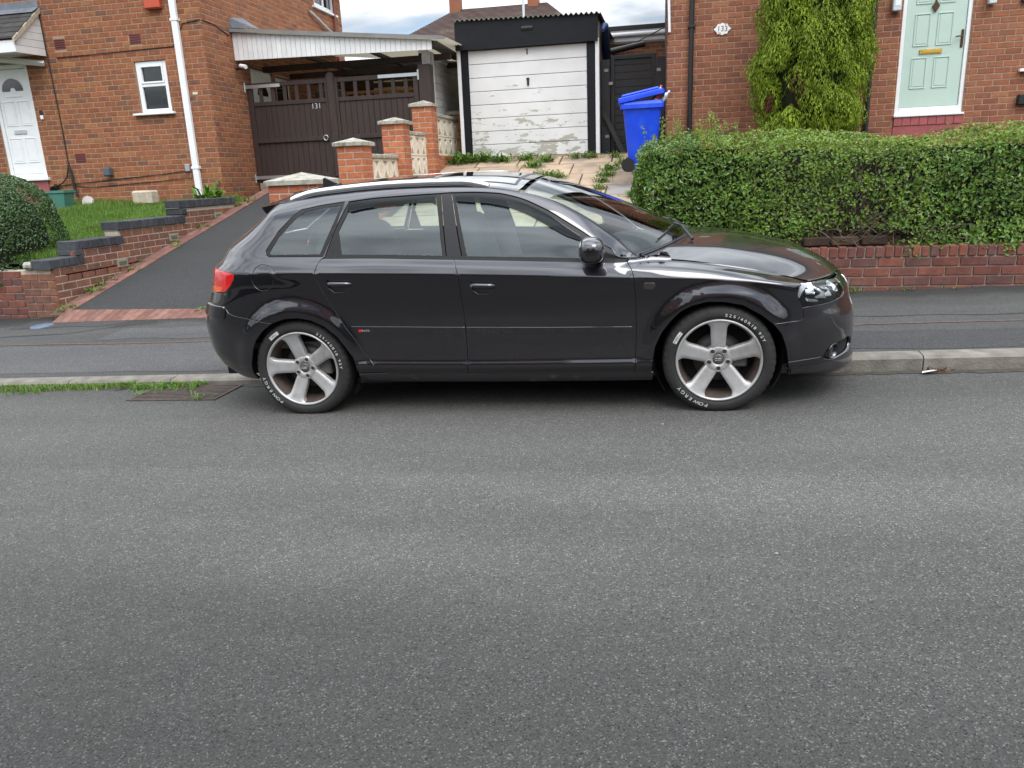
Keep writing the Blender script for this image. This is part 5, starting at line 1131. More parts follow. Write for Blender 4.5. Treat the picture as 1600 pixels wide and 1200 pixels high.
RAILS = [  # z(x), w(x), nose x, tail x
 (z_sill,                                   both(.79,.815,.780), 3.39, -.68),
 (lambda x: z_sill(x)+.032,                 both(.815,.838,.815), 3.43, -.72),
 (lambda x: z_sill(x)+.062,                 both(.830,.845,.832), 3.44,-.755),
 (lambda x: z_sill(x)+.108,                 both(.852,.8785,.846), 3.445,-.772),
 (lambda x: z_sill(x)+.116,                 both(.856,.8795,.848), 3.446,-.775),
 (lambda x: z_sill(x)+.165,                 both(.866,.8675,.852), 3.45, -.79),
 (lambda x: z_sill(x)+.165+.34*(z_crease(x)-.265-z_sill(x)), both(.872,.868,.856), 3.45, -.80),
 (lambda x: z_sill(x)+.165+.68*(z_crease(x)-.265-z_sill(x)), both(.874,.8715,.856), 3.437,-.748),
 (lambda x: z_crease(x)-.10,                both(.870,.8735,.852), 3.415,-.69),
 (lambda x: z_crease(x)-.014,               both(.865,.8740,.848), 3.395, -.665),
 (z_crease,                                 both(.864,.8775,.847), 3.385,-.66),
 (lambda x: z_crease(x)+.012,               both(.859,.8735,.842), 3.378,-.655),
 (lambda x: .5*(z_crease(x)+z_belt(x))+.006, lambda x: np.where(x<2.07, .5*(w_belt(x)+pchip([-.8,-.2,.35,2.2],[.859,.859,.8735,.8735],x))+.0035, pchip([2.07,2.25,2.54,2.9,3.1,3.5],[.859,.846,.822,.785,.765,.75],x)), 3.365,-.625),
 (z_belt,                                   w_belt, 3.35,-.59),
 (lambda x: z_belt(x)+.022,                 lambda x: w_belt(x)-.008, 3.345,-.575),
 (lambda x: .5*(z_belt(x)+.022+z_gtop(x)),  lambda x: w_belt(x)-.43*(.5*(z_gtop(x)-z_belt(x)))+.004, 3.3,-.43),
 (z_gtop,                                   lambda x: w_belt(x)-.008-.45*(z_gtop(x)-z_belt(x)-.022), 3.3,-.245),
 (z_cant,                                   w_cant, 3.3,-.20),
 (lambda x: z_cant(x)+.6*(z_roof(x)-z_cant(x))*.5, lambda x: w_cant(x)-.075, 3.3,-.20),
 (lambda x: z_cant(x)+.82*(z_roof(x)-z_cant(x)),  lambda x: .53*w_cant(x), 3.3,-.22),
 (z_roof,                                   one(0.), 3.3,-.24),
]
TK = np.array([0,.04,.07,.118,.128,.18,.30,.43,.57,.66,.674,.688,.74,.80,.824,.98,1.14,1.20,1.28,1.55,1.85])
NF, NR = 2.35, (4.2, 3.0)
def _arc(n, a, b):                      # superellipse quarter: arc-length table -> angle
    p = np.concatenate([np.linspace(0, 1, 1500)**4*.5, 1-np.linspace(1, 0, 1500)**4*.5])*np.pi/2
    x = a*np.sin(p)**(2/n); y = b*np.clip(np.cos(p),0,1)**(2/n)
    L = np.concatenate([[0], np.cumsum(np.hypot(np.diff(x), np.diff(y)))]); return L/L[-1], p, L[-1]
ARC = {n: _arc(n, .66, .86) for n in (NF, NR[0], NR[1], .5*(NR[0]+NR[1]))}
LF, LR = ARC[NF][2], ARC[NR[0]][2]      # domain length of the two wraps
def flare(x, z):
    f = 0
    for xc, r0 in ((0., .33), (WB, .34)):
        r = np.hypot(x-xc, (z-ZW)*1.0)
        t = np.clip((.475-r)/(.475-.372), 0, 1)
        f = f + .022*t*t*(3-2*t)*np.clip((z-.20)/.2, 0, 1)
    return f
def surf(s, T):
    s = np.asarray(s, float); T = np.asarray(T, float)
    s, T = np.broadcast_arrays(s, T)
    q = np.where(s > XF0, np.clip((s-XF0)/LF,0,1), np.where(s < XR0, np.clip((XR0-s)/LR,0,1), 0))
    PH = {n: np.interp(q, ARC[n][0], ARC[n][1]) for n in ARC}
    X = []; Wd = []; Z = []
    for k, (zf, wf, xn, xt) in enumerate(RAILS):
        nr = NR[0] if k < 12 else (NR[1] if k > 14 else .5*(NR[0]+NR[1]))
        n = np.where(s > XF0, NF, nr); ph = np.where(s > XF0, PH[NF], PH[nr])
        sn = np.sin(ph)**(2/n); cs = np.clip(np.cos(ph),0,1)**(2/n)
        x = np.where(s > XF0, XF0+(xn-XF0)*sn, np.where(s < XR0, XR0+(xt-XR0)*sn, s))
        z = zf(x); w = wf(x)*np.where(ph > 0, cs, 1)
        X.append(x); Wd.append(w); Z.append(z)
    X = np.array(X); Wd = np.array(Wd); Z = np.array(Z)
    # pchip along T, vectorised over the points
    h = np.diff(TK); i = np.clip(np.searchsorted(TK, T, 'right')-1, 0, len(TK)-2)
    t = (T-TK[i])/h[i]
    out = []
    idx = np.indices(T.shape)
    for A in (X, Wd, Z):
        d = np.diff(A, axis=0)/h.reshape((-1,)+(1,)*T.ndim)
        m = np.zeros_like(A)
        a, b = d[:-1], d[1:]
        w1 = (2*h[1:]+h[:-1]).reshape((-1,)+(1,)*T.ndim); w2 = (h[1:]+2*h[:-1]).reshape((-1,)+(1,)*T.ndim)
        ok = a*b > 0
        with np.errstate(divide='ignore', invalid='ignore'):
            mm = (w1+w2)/(w1/a+w2/b)
        m[1:-1] = np.where(ok, mm, 0); m[0] = d[0]; m[-1] = d[-1]
        y0 = A[(i,)+tuple(idx)]; y1 = A[(i+1,)+tuple(idx)]; m0 = m[(i,)+tuple(idx)]; m1 = m[(i+1,)+tuple(idx)]
        hh = h[i]
        out.append(y0*(1+2*t)*(1-t)**2+m0*hh*t*(1-t)**2+y1*t*t*(3-2*t)+m1*hh*t*t*(t-1))
    x, w, z = out
    w = w + flare(x, z)*np.where(ph > 0, cs**4, 1)*(T < .80)*np.clip((.80-T)/.2, 0, 1)
    return np.stack([x, -w, z], -1)      # near side: y = -w
def surf_n(s, T):
    e = 1e-3
    du = surf(np.asarray(s)+e, T)-surf(np.asarray(s)-e, T)
    dv = surf(s, np.clip(np.asarray(T)+e,0,TK[-1]))-surf(s, np.clip(np.asarray(T)-e,0,TK[-1]))
    n = np.cross(du, dv); n /= np.linalg.norm(n, axis=-1, keepdims=True)+1e-12
    return n
ST = {
 'rear_door': [(0.25,0.798),(0.469,0.8),(0.791,0.799),(1.061,0.801),(1.086,0.677),(1.094,0.557),(1.102,0.432),(1.104,0.32),(1.099,0.18),(1.089,0.066),(0.915,0.06),(0.749,0.059),(0.582,0.06),(0.534,0.072),(0.49,0.148),(0.466,0.183),(0.404,0.27),(0.342,0.35),(0.291,0.434),(0.242,0.528),(0.203,0.613),(0.186,0.654),(0.187,0.68),(0.202,0.738),(0.226,0.79)],
 'front_door': [(1.061,0.801),(1.334,0.801),(1.597,0.799),(1.855,0.804),(2.071,0.8),(2.093,0.749),(2.107,0.686),(2.117,0.556),(2.115,0.344),(2.108,0.195),(2.1,0.062),(1.751,0.061),(1.36,0.06),(1.089,0.066),(1.099,0.18),(1.104,0.32),(1.102,0.432),(1.094,0.557),(1.086,0.677)],
 'fender': [(2.082,0.812),(2.141,0.812),(2.171,1.209),(2.322,0.796),(2.458,0.799),(2.59,0.805),(2.792,0.811),(2.936,0.806),(3.024,0.771),(3.116,0.729),(3.046,0.685),(3.003,0.665),(3.015,0.63),(3.048,0.556),(3.046,0.451),(3.022,0.424),(2.867,0.396),(2.801,0.465),(2.725,0.523),(2.701,0.537),(2.603,0.552),(2.516,0.549),(2.429,0.516),(2.368,0.471),(2.307,0.396),(2.259,0.325),(2.222,0.243),(2.204,0.153),(2.198,0.061),(2.1,0.062),(2.108,0.195),(2.115,0.344),(2.117,0.556),(2.107,0.686),(2.093,0.749),(2.073,0.8)],
 'head_light': [(3.003,0.665),(3.046,0.685),(3.116,0.729),(3.24,0.759),(3.445,0.758),(3.464,0.697),(3.471,0.631),(3.423,0.616),(3.301,0.603),(3.162,0.581),(3.048,0.556),(3.015,0.63)],
 'quarter_win_outer': [(-0.168,0.843),(-0.16,0.814),(-0.132,0.801),(0.239,0.811),(0.279,0.902),(0.317,0.987),(0.369,1.146),(0.203,1.145),(0.089,1.137),(0.035,1.103),(-0.031,1.024),(-0.121,0.918)],
 'quarter_glass': [(-0.131,0.826),(-0.113,0.818),(0.217,0.826),(0.254,0.911),(0.29,0.991),(0.348,1.126),(0.211,1.127),(0.115,1.118),(0.06,1.083),(-0.007,1.002),(-0.083,0.902)],
 'rear_trim': [(0.25,0.805),(0.319,0.98),(0.396,1.139),(0.629,1.138),(0.849,1.14),(0.974,1.141),(0.995,0.967),(1.015,0.814)],
 'rear_glass': [(0.362,0.813),(0.342,0.963),(0.405,1.093),(0.423,1.118),(0.631,1.116),(0.851,1.12),(0.946,1.121),(0.964,1.015),(0.991,0.818)],
 'b_pillar': [(0.978,1.141),(1.037,1.147),(1.108,0.814),(1.018,0.814)],
 'front_trim': [(1.04,1.148),(1.179,1.157),(1.339,1.16),(1.472,1.147),(1.574,1.135),(1.705,1.125),(1.856,1.124),(1.989,1.151),(2.064,0.809),(1.597,0.812),(1.112,0.814)],
 'front_glass': [(1.068,1.119),(1.18,1.133),(1.339,1.133),(1.465,1.117),(1.568,1.105),(1.691,1.083),(1.813,1.037),(1.842,1.002),(1.826,0.817),(1.598,0.816),(1.144,0.814)],
 'rear_visor': [(0.4,1.126),(0.623,1.121),(0.783,1.124),(0.944,1.124),(0.952,1.076),(0.926,1.087),(0.746,1.09),(0.469,1.079),(0.415,1.073),(0.397,1.087)],
 'front_visor': [(1.066,1.125),(1.18,1.137),(1.34,1.135),(1.499,1.117),(1.654,1.101),(1.805,1.068),(1.805,1.01),(1.73,1.004),(1.628,1.029),(1.526,1.056),(1.395,1.078),(1.263,1.093),(1.077,1.095)],
 'rear_strip': [(0.377,0.354),(0.753,0.354),(1.099,0.354),(1.1,0.313),(0.747,0.312),(0.407,0.313)],
 'front_strip': [(1.108,0.354),(1.617,0.355),(2.093,0.361),(2.091,0.323),(1.614,0.314),(1.109,0.313)],
 'rear_handle_cup': [(0.255,0.64),(0.408,0.641),(0.419,0.631),(0.402,0.594),(0.365,0.565),(0.298,0.56),(0.265,0.588)],
 'front_handle_cup': [(1.152,0.638),(1.298,0.641),(1.308,0.629),(1.294,0.593),(1.261,0.564),(1.199,0.562),(1.166,0.587)],
 'repeater': [(2.159,0.636),(2.167,0.651),(2.22,0.652),(2.229,0.638),(2.219,0.617),(2.166,0.616)],
 'badge': [(0.423,0.338),(0.494,0.338),(0.492,0.323),(0.421,0.323)],
 'rear_bumper_seam': [(-0.468,0.541),(-0.452,0.446),(-0.428,0.421),(-0.387,0.408),(-0.284,0.393),(-0.174,0.378),(-0.131,0.371)],
 'tail_light': [(-0.698,0.704),(-0.502,0.688),(-0.412,0.674),(-0.391,0.666),(-0.395,0.638),(-0.423,0.593),(-0.454,0.561),(-0.49,0.548),(-0.604,0.541)],
 'rear_arch': [(-0.131,0.371),(-0.197,0.327),(-0.245,0.28),(-0.276,0.236),(-0.304,0.164),(-0.347,0.063)],
 'rear_arch2': [(-0.131,0.371),(-0.049,0.396),(0.04,0.401),(0.125,0.389),(0.206,0.356),(0.282,0.298),(0.329,0.242),(0.365,0.194),(0.383,0.129),(0.375,0.071)],
 'front_arch2': [(2.867,0.396),(2.916,0.316),(2.944,0.204),(2.962,0.104),(2.978,0.03)],
 'aperture': [(0.25,0.805),(0.319,0.984),(0.395,1.143),(0.629,1.142),(0.849,1.145),(0.974,1.146),(1.038,1.152),(1.179,1.161),(1.339,1.164),(1.471,1.151),(1.574,1.139),(1.705,1.129),(1.856,1.13),(1.989,1.154),(2.075,0.811),(2.141,0.812),(2.166,0.816)],
 'fuel': [(-0.087,0.652),(-0.092,0.633),(-0.1,0.615),(-0.112,0.599),(-0.126,0.585),(-0.142,0.575),(-0.159,0.569),(-0.177,0.566),(-0.194,0.568),(-0.21,0.574),(-0.224,0.584),(-0.236,0.597),(-0.244,0.613),(-0.249,0.631),(-0.249,0.65),(-0.246,0.668),(-0.241,0.686),(-0.235,0.703),(-0.224,0.718),(-0.21,0.729),(-0.193,0.737),(-0.173,0.74),(-0.153,0.737),(-0.134,0.731),(-0.116,0.719),(-0.103,0.705),(-0.092,0.688),(-0.086,0.67)],
 'fog_recess': [(3.175,0.105),(3.207,0.152),(3.252,0.186),(3.331,0.192),(3.482,0.204),(3.587,0.135),(3.534,0.089),(3.363,0.084),(3.277,0.077)],
 'bumper_line': [(2.963,0.107),(3.055,0.113),(3.168,0.117)],
}
# ================================================================ the car
CARM = Matrix(((0.99964838,-0.00299961,-0.02634611,0),(0.00207241,0.99937989,-0.0351502,0),(0.02643521,0.03508324,0.99903471,0),(0,0,0,1)))
CARM = Matrix.Translation((.00413388,.00189203,.03274876)) @ CARM @ Matrix.Translation((0,.855,0))
car = empty('parked_car'); car.matrix_basis = CARM
tag(car, 'dark grey five-door hatchback parked half on the kerb', 'car')
def clink(name, me, parent, **k):
    o = bpy.data.objects.new(name, me); COL.objects.link(o); o.parent = parent; return tag(o, **k)
def cb(mb, name, mat, parent=None): return clink(name, mb.mesh(name, mat), parent or car)
def mirror(o, parent=None, top=True):
    c = o.copy(); COL.objects.link(c); c.parent = parent or o.parent
    if top: c.scale = (o.scale[0], -o.scale[1], o.scale[2]); c.location.y = -o.location.y
    for ch in list(o.children): mirror(ch, c, False)
    return c
def paint():
    m = M('car_paint', (.030,.0285,.0355), .33, metal=1., coat=1.); b = m.node_tree.nodes['Principled BSDF']; b.inputs['Coat Roughness'].default_value = .012; b.inputs['Coat IOR'].default_value = 1.78
    t = m.node_tree; n = t.nodes.new('ShaderNodeTexNoise'); n.inputs['Scale'].default_value = 1.6; n.inputs['Detail'].default_value = 1
    g = t.nodes.new('ShaderNodeTexCoord'); t.links.new(g.outputs['Object'], n.inputs['Vector'])
    bp = t.nodes.new('ShaderNodeBump'); bp.inputs['Strength'].default_value = .06; bp.inputs['Distance'].default_value = .02; t.links.new(n.outputs[0], bp.inputs['Height']); t.links.new(bp.outputs[0], b.inputs['Coat Normal'])
    # road film: slightly rougher, browner low down in blotches
    return m
m_paint = paint()
m_sill = M('sill_paint', (.020,.0205,.024), .42, metal=.2, coat=.5, col2=(.10,.075,.05), c2=(.60,.72,7), coord='obj')
m_gap = M('panel_gap', (.004,.004,.004), .9)
m_trim = M('window_trim', (.020,.019,.0185), .45, spec=.25)
m_bpil = M('pillar_film', (.019,.019,.022), .42, spec=.3)
m_cglass = glass_mat('car_glass', (.72,.85,.81), 1.82, (.9,.98,1.0))
m_wglass = glass_mat('windscreen_glass', (.72,.80,.77), 1.55)
m_visor = glass_mat('visor_acrylic', (.05,.055,.06), 1.45, (.8,.85,.9), .03)
m_droof = M('roof_glass', (.006,.006,.008), .02, coat=1.)
m_alu = M('satin_alu', (.78,.79,.81), .26, metal=.95)
m_chr = M('chrome', (.85,.86,.88), .08, metal=1.)
m_rim = M('alloy', (.45,.442,.44), .36, metal=.4, var=.14, vscale=14, col2=(.22,.185,.165), c2=(.50,.82,6), coord='obj')
m_rimin = M('alloy_dirty', (.13,.098,.082), .55, metal=.6, var=.3, vscale=14, coord='obj')
m_tyre = M('tyre', (.018,.0175,.017), .78, var=.25, vscale=12, coord='obj', bump=.2, bscale=60)
m_txt = M('tyre_white', (.62,.62,.60), .7)
m_disc = M('brake_disc', (.07,.065,.06), .5, metal=.6)
m_seat = M('seat_cloth', (.11,.11,.115), .9, bump=.2, bscale=150); m_int = M('interior_plastic', (.06,.06,.062), .7)
m_under = M('underbody', (.006,.006,.006), .95)
def redlens():
    m = M('tail_red', (.55,.012,.015), .08, coat=1., spec=.6); b = m.node_tree.nodes['Principled BSDF']
    b.inputs['Transmission Weight'].default_value = .0; return m
m_red = redlens(); m_amber = M('tail_amber', (.62,.10,.02), .1, coat=1.); m_red2 = M('tail_red_pale', (.62,.05,.05), .12, coat=1.)
def inpoly(p, poly):
    x, y = p; r = False; n = len(poly); j = n-1
    for i in range(n):
        xi, yi = poly[i]; xj, yj = poly[j]
        if (yi > y) != (yj > y) and x < (xj-xi)*(y-yi)/(yj-yi)+xi: r = not r
        j = i
    return r
def inpoly_np(P, poly):
    x, y = P[:,0], P[:,1]; r = np.zeros(len(P), bool); n = len(poly); j = n-1
    for i in range(n):
        xi, yi = poly[i]; xj, yj = poly[j]
        if yi != yj: r ^= ((yi > y) != (yj > y)) & (x < (xj-xi)*(y-yi)/(yj-yi)+xi)
        j = i
    return r
def resample(poly, step):
    out = []; n = len(poly)
    for i in range(n):
        a = np.array(poly[i], float); b = np.array(poly[(i+1)%n], float); L_ = np.linalg.norm(b-a); k = max(1, int(math.ceil(L_/step)))
        for q in range(k): out.append(a+(b-a)*q/k)
    return np.array(out)
def outward(loop):       # outward unit normals of a loop, whatever its winding
    n = len(loop); a = np.roll(loop,1,0); b = np.roll(loop,-1,0); d = b-a; d /= np.linalg.norm(d,axis=1,keepdims=True)+1e-12
    area = np.sum(loop[:,0]*np.roll(loop[:,1],-1)-np.roll(loop[:,0],-1)*loop[:,1])
    nn = np.stack([d[:,1],-d[:,0]],1); return nn if area > 0 else -nn
def smooth_loop(poly, it=1):     # Chaikin corner cutting
    P = np.array(poly, float)
    for _ in range(it):
        Q = np.roll(P,-1,0); P = np.stack([.75*P+.25*Q,.25*P+.75*Q],1).reshape(-1,2)
    return [tuple(p) for p in P]
TROWS = []
for a, b in zip(TK[:-1], TK[1:]):
    k = max(1, int(round((b-a)/.022))); TROWS += [a+(b-a)*i/k for i in range(k)]
TROWS = np.array(TROWS+[TK[-1]])
def panel(name, outer, mat, parent=None, holes=(), off=0., gap=.0030, depth=.016, step=.03, rim=True, fn=surf, fnn=surf_n, rows=None, mir=True, drop=None):
    lo = resample(outer, .016); lo = lo-outward(lo)*gap
    lh = [resample(h, .016) for h in holes]; lh = [h+outward(h)*gap for h in lh]
    loops = [lo]+lh
    s0, s1 = lo[:,0].min(), lo[:,0].max(); t0, t1 = lo[:,1].min(), lo[:,1].max()
    R_ = TROWS if rows is None else np.array(rows)
    gs = np.arange(s0, s1, step); gt = R_[(R_ > t0)&(R_ < t1)]
    G = np.array([(s, t) for t in gt for s in gs]) if len(gt) and len(gs) else np.zeros((0,2))
    if len(G):
        k = inpoly_np(G, lo)
        for h in lh: k &= ~inpoly_np(G, h)
        G = G[k]
        if len(G):
            allb = np.concatenate(loops); d = np.sqrt(((G[:,None,:]-allb[None])**2).sum(-1)).min(1); G = G[d > .009]
    pts = np.concatenate(loops+[G]) if len(G) else np.concatenate(loops)
    edges = []; b0 = 0
    for l_ in loops:
        n = len(l_); edges += [(b0+i, b0+(i+1)%n) for i in range(n)]; b0 += n
    r = geometry.delaunay_2d_cdt([Vector(p) for p in pts], edges, [], 0, 1e-5)
    V2 = np.array([v[:] for v in r[0]]); Fc = np.array([f[:] for f in r[2] if len(f) == 3])
    cen = V2[Fc].mean(1); k = inpoly_np(cen, lo)
    for h in lh: k &= ~inpoly_np(cen, h)
    Fc = Fc[k]
    P3 = fn(V2[:,0],V2[:,1]); N3 = fnn(V2[:,0],V2[:,1]); P3 = P3+N3*off
    if drop is not None: Fc = Fc[~drop(P3[Fc].mean(1))]
    fnorm = np.cross(P3[Fc[:,1]]-P3[Fc[:,0]], P3[Fc[:,2]]-P3[Fc[:,0]]); fl = (fnorm*N3[Fc].mean(1)).sum(1) < 0
    Fc[fl] = Fc[fl][:,::-1]
    verts = [tuple(p) for p in P3]; nors = [tuple(n) for n in N3]; faces = [tuple(int(i) for i in f) for f in Fc]
    if rim:
        for li, l_ in enumerate(loops):
            ow = outward(l_)*(1 if li == 0 else -1); a2 = l_+ow*.0016; Pa = fn(l_[:,0],l_[:,1]); Na = fnn(l_[:,0],l_[:,1]); Pb = fn(a2[:,0],a2[:,1])
            od = Pb-Pa; od /= np.linalg.norm(od,axis=1,keepdims=True)+1e-9
            A = Pa+Na*off; B = Pa+od*.0016+Na*(off-.0018); Cc = B-Na*depth; n = len(l_)
            mid = Na+od; mid /= np.linalg.norm(mid,axis=1,keepdims=True); b = len(verts)
            verts += [tuple(p) for p in A]+[tuple(p) for p in B]+[tuple(p) for p in Cc]; nors += [tuple(p) for p in Na]+[tuple(p) for p in mid]+[tuple(p) for p in od]
            for i in range(n):
                j = (i+1)%n
                for q in (0, n):
                    f = (b+q+i, b+q+j, b+q+n+j, b+q+n+i)
                    p = [Vector(verts[z]) for z in f[:3]]; nn = (p[1]-p[0]).cross(p[2]-p[0])
                    if nn.dot(Vector(tuple(od[i]+.4*Na[i]))) < 0: f = f[::-1]
                    faces.append(f)
    me = bpy.data.meshes.new(name); me.from_pydata(verts, [], faces); me.polygons.foreach_set('use_smooth', [True]*len(faces)); me.materials.append(mat); me.update()
    me.normals_split_custom_set_from_vertices(nors)
    o = clink(name, me, parent or car)
    return o
SE_F, SE_R = XF0+LF, XR0-LR
rd = ST['rear_door']; fd = ST['front_door']; fe = ST['fender']; hl = ST['head_light']; tl = ST['tail_light']; seam = ST['rear_bumper_seam']; ap = ST['aperture']
ra2 = ST['rear_arch2']; fa2 = ST['front_arch2']; ra = ST['rear_arch']
near = []                                  # parts to be mirrored to the far side
# --- dark shell behind the gaps
shell = panel('body_shell', [(SE_R+.02,.0),(SE_F-.02,0),(SE_F-.02,.72),(3.1,.72),(2.2,.79),(2.1,.79),(-.1,.79),(-.6,.66),(SE_R+.02,.66)], m_gap, off=-.022, rim=False, step=.06, drop=lambda c: (np.hypot(c[:,0],c[:,2]-ZW) < .385)|(np.hypot(c[:,0]-WB,c[:,2]-ZW) < .395))
near.append(shell)
# --- doors
o_rd = panel('rear_door', rd, m_paint, holes=[ST['rear_handle_cup']]); near.append(o_rd)
o_fd = panel('front_door', fd, m_paint, holes=[ST['front_handle_cup']]); near.append(o_fd)
def handle(door, cup):
    c = np.array(cup); panel('handle_cup', cup, m_paint, door, off=-.020, gap=-.004, rim=False)
    s0, s1 = c[:,0].min(), c[:,0].max(); t1 = c[:,1].max(); pts = []
    for k in range(9):
        f = k/8; s = s0+.008+(s1-s0-.016)*f; T_ = t1-.026; p = surf(np.array(s),np.array(T_)); n = surf_n(np.array(s),np.array(T_)); pts.append(p+n*(.020*math.sin(math.pi*f)**.35-.008))
    mb = MB().tube(pts, [.010]+[.0155]*7+[.010], 10); mb.v = [(x,y,z) for x,y,z in mb.v]
    cb(mb, 'handle', m_paint, door)
handle(o_rd, ST['rear_handle_cup']); handle(o_fd, ST['front_handle_cup'])
fc = np.array(ST['front_handle_cup']); pk = surf(np.array(fc[:,0].min()+.016), np.array(fc[:,1].max()-.026)); nk = surf_n(np.array(fc[:,0].min()+.016), np.array(fc[:,1].max()-.026))
mb = MB().tube([pk+nk*.004, pk+nk*.014], .009, 12); cb(mb, 'lock', m_chr, o_fd)
panel('rub_strip', ST['rear_strip'], m_paint, o_rd, off=.007, depth=.010); panel('rub_strip', ST['front_strip'], m_paint, o_fd, off=.007, depth=.010)
bd = np.array(ST['badge']); s0, s1, t0, t1 = bd[:,0].min(), bd[:,0].max(), bd[:,1].min(), bd[:,1].max(); tm = (t0+t1)/2
bo = panel('badge', [(s0+.02,t0+.002),(s1,t0+.002),(s1,t1-.002),(s0+.02,t1-.002)], m_alu, o_rd, off=.0095, gap=0, rim=False)
panel('badge_red', [(s0,t0),(s0+.020,t0),(s0+.028,t1),(s0+.008,t1)], M('badge_red', (.6,.01,.02), .3), o_rd, off=.0105, gap=0, rim=False)
def flat_on(s, T_, off):  # frame on the body side: local X along +s, Y up
    p = surf(np.array(s),np.array(T_)); n = surf_n(np.array(s),np.array(T_)); px_ = surf(np.array(s+.01),np.array(T_)); x = Vector(px_-p).normalized(); nz = Vector(n); y = nz.cross(x)
    return frame(Vector(p)+nz*off, x, y)
mb = MB(); text_into(mb, 'S line', .017, flat_on((s0+.02+s1)/2+.004, tm, .0105), .0005); cb(mb, 'badge_text', m_blackp, o_rd)
# --- body side: quarter panel, roof rail, A-pillar
hs = [(-.60,1.199),(-.62,1.05),(-.66,.9),(-.70,.78)]
cant = [(s, 1.199) for s in lin(2.17,-.05,36)]
quarter = rd[13:25]+ap+cant+hs+tl[0:8]+seam+ra2[1:]
o_q = panel('rear_quarter', quarter, m_paint, holes=[ST['quarter_win_outer'], ST['fuel']]); near.append(o_q)
o_ff = panel('fuel_flap', ST['fuel'], m_paint); 
panel('fuel_flap_gap', ST['fuel'], m_gap, o_ff, off=-.012, gap=-.006, rim=False)
o_t = panel('window_trim', ST['quarter_win_outer'], m_trim, holes=[ST['quarter_glass']], off=-.001); near.append(o_t)
o_g = panel('quarter_window', ST['quarter_glass'], m_cglass, off=-.004, gap=-.002, rim=False); near.append(o_g)
o_t = panel('window_trim', ST['rear_trim'], m_trim, holes=[ST['rear_glass']], off=-.001); near.append(o_t)
o_g = panel('rear_window', ST['rear_glass'], m_cglass, off=-.006, gap=-.002, rim=False); near.append(o_g)
o_b = panel('centre_pillar', ST['b_pillar'], m_bpil, off=0); near.append(o_b)
o_t = panel('window_trim', ST['front_trim'], m_trim, holes=[ST['front_glass']], off=-.001); near.append(o_t)
o_g = panel('front_window', ST['front_glass'], m_cglass, off=-.006, gap=-.002, rim=False); near.append(o_g)
o_v = panel('wind_deflector', ST['rear_visor'], m_visor, off=.010, gap=0, depth=.002); near.append(o_v)
o_v = panel('wind_deflector', ST['front_visor'], m_visor, off=.010, gap=0, depth=.002); near.append(o_v)
belt = [(s, .7995) for s in lin(.25,2.06,40)]+[(2.075,.812)]+[(s, .821) for s in lin(2.0,.26,40)]
o_b = panel('belt_trim', belt, m_trim, off=.0015, gap=.0005, depth=.008); near.append(o_b)
# --- sill
sl_ = [(.395,.0)]+[(s,.0) for s in lin(.45,2.15,30)]+[(2.20,.0)]+[(2.208,.066)]+[(s,.067) for s in lin(2.1,.5,30)]+[(ra2[-1][0],.062)]
o_s = panel('sill', sl_, m_sill); near.append(o_s)
o_s = panel('sill_flap', [(.385,-.0)]+[(.43,.0),(.42,.06),(.40,.06)], m_blackp, off=.001, rim=True); near.append(o_s)
# --- front wing, bumper, lamps
o_f = panel('front_wing', fe, m_paint, holes=[ST['repeater']]); near.append(o_f)
panel('side_repeater', ST['repeater'], M('repeater_lens', (.03,.025,.022), .1, coat=1.), o_f, off=.004, gap=.001, depth=.01)
sg = SE_F-.30
fb = [fe[16],fe[15],fe[14],fe[13],hl[9],hl[8],hl[7],hl[6],hl[5],(3.46,.76),(3.6,.785),(3.8,.79),(SE_F,.79),(SE_F,.735),(sg,.725),(sg+.02,.60),(sg+.07,.30),(sg+.12,.215),(SE_F,.205)]+[(s,.0) for s in lin(SE_F,2.99,24)]+fa2[::-1][:-1]
fog = smooth_loop(ST['fog_recess'],1)
o_fb = panel('front_bumper', fb, m_paint, holes=[fog]); near.append(o_fb)
panel('fog_recess', fog, m_blackp, o_fb, off=-.045, gap=-.01, rim=False)
fr_ = np.array(ST['fog_recess']); fcen = (3.29,.132)
Mf = flat_on(fcen[0], fcen[1], -.02)
mb = MB().lathe([(.036,-.02),(.040,.012),(.046,.016),(.052,.010),(.052,-.03)], 24, Mf); cb(mb, 'fog_lamp_ring', m_paint, o_fb)
mb = MB().lathe([(.0,.002),(.02,.0),(.036,-.006)], 20, Mf); cb(mb, 'fog_lamp', M('lens_dark', (.03,.03,.035), .05, coat=1.), o_fb)
# splitter lip
mb = MB(); ring = []
for k in range(31):
    s = 2.985+(SE_F-2.985)*k/30; p = surf(np.array(s),np.array(.035)); n = surf_n(np.array(s),np.array(.035)); q = surf(np.array(s),np.array(.075))
    e = .016+.028*smooth(3.02,3.3,s)
    ring.append([q+n*.001, p+n*e+np.array([0,0,.014]), p+n*e, p-n*.06-np.array([0,0,.012])])
vs = [tuple(v) for r_ in ring for v in r_]; mb.add(vs, [(4*i+j,4*i+4+j,4*i+5+j,4*i+1+j)[::-1] for i in range(30) for j in range(3)], True)
cb(mb, 'splitter', m_paint, o_fb)
strip_ = ST['bumper_line']; panel('bumper_seam', [(a,b+.002) for a,b in strip_]+[(a,b-.002) for a,b in strip_[::-1]], m_alu, o_fb, off=.0006, gap=0, rim=False)
o_h = panel('head_lamp', hl, glass_mat('lamp_lens', (.93,.95,.97), 1.5), gap=.002, depth=.03, rim=False); near.append(o_h)
m_refl = M('lamp_reflector', (.70,.73,.76), .18, metal=.55); m_house = M('lamp_housing', (.34,.37,.39), .3, coat=.5)
hb = panel('lamp_bowl', hl, m_house, o_h, off=-.050, gap=-.012, rim=False)
fac = 0
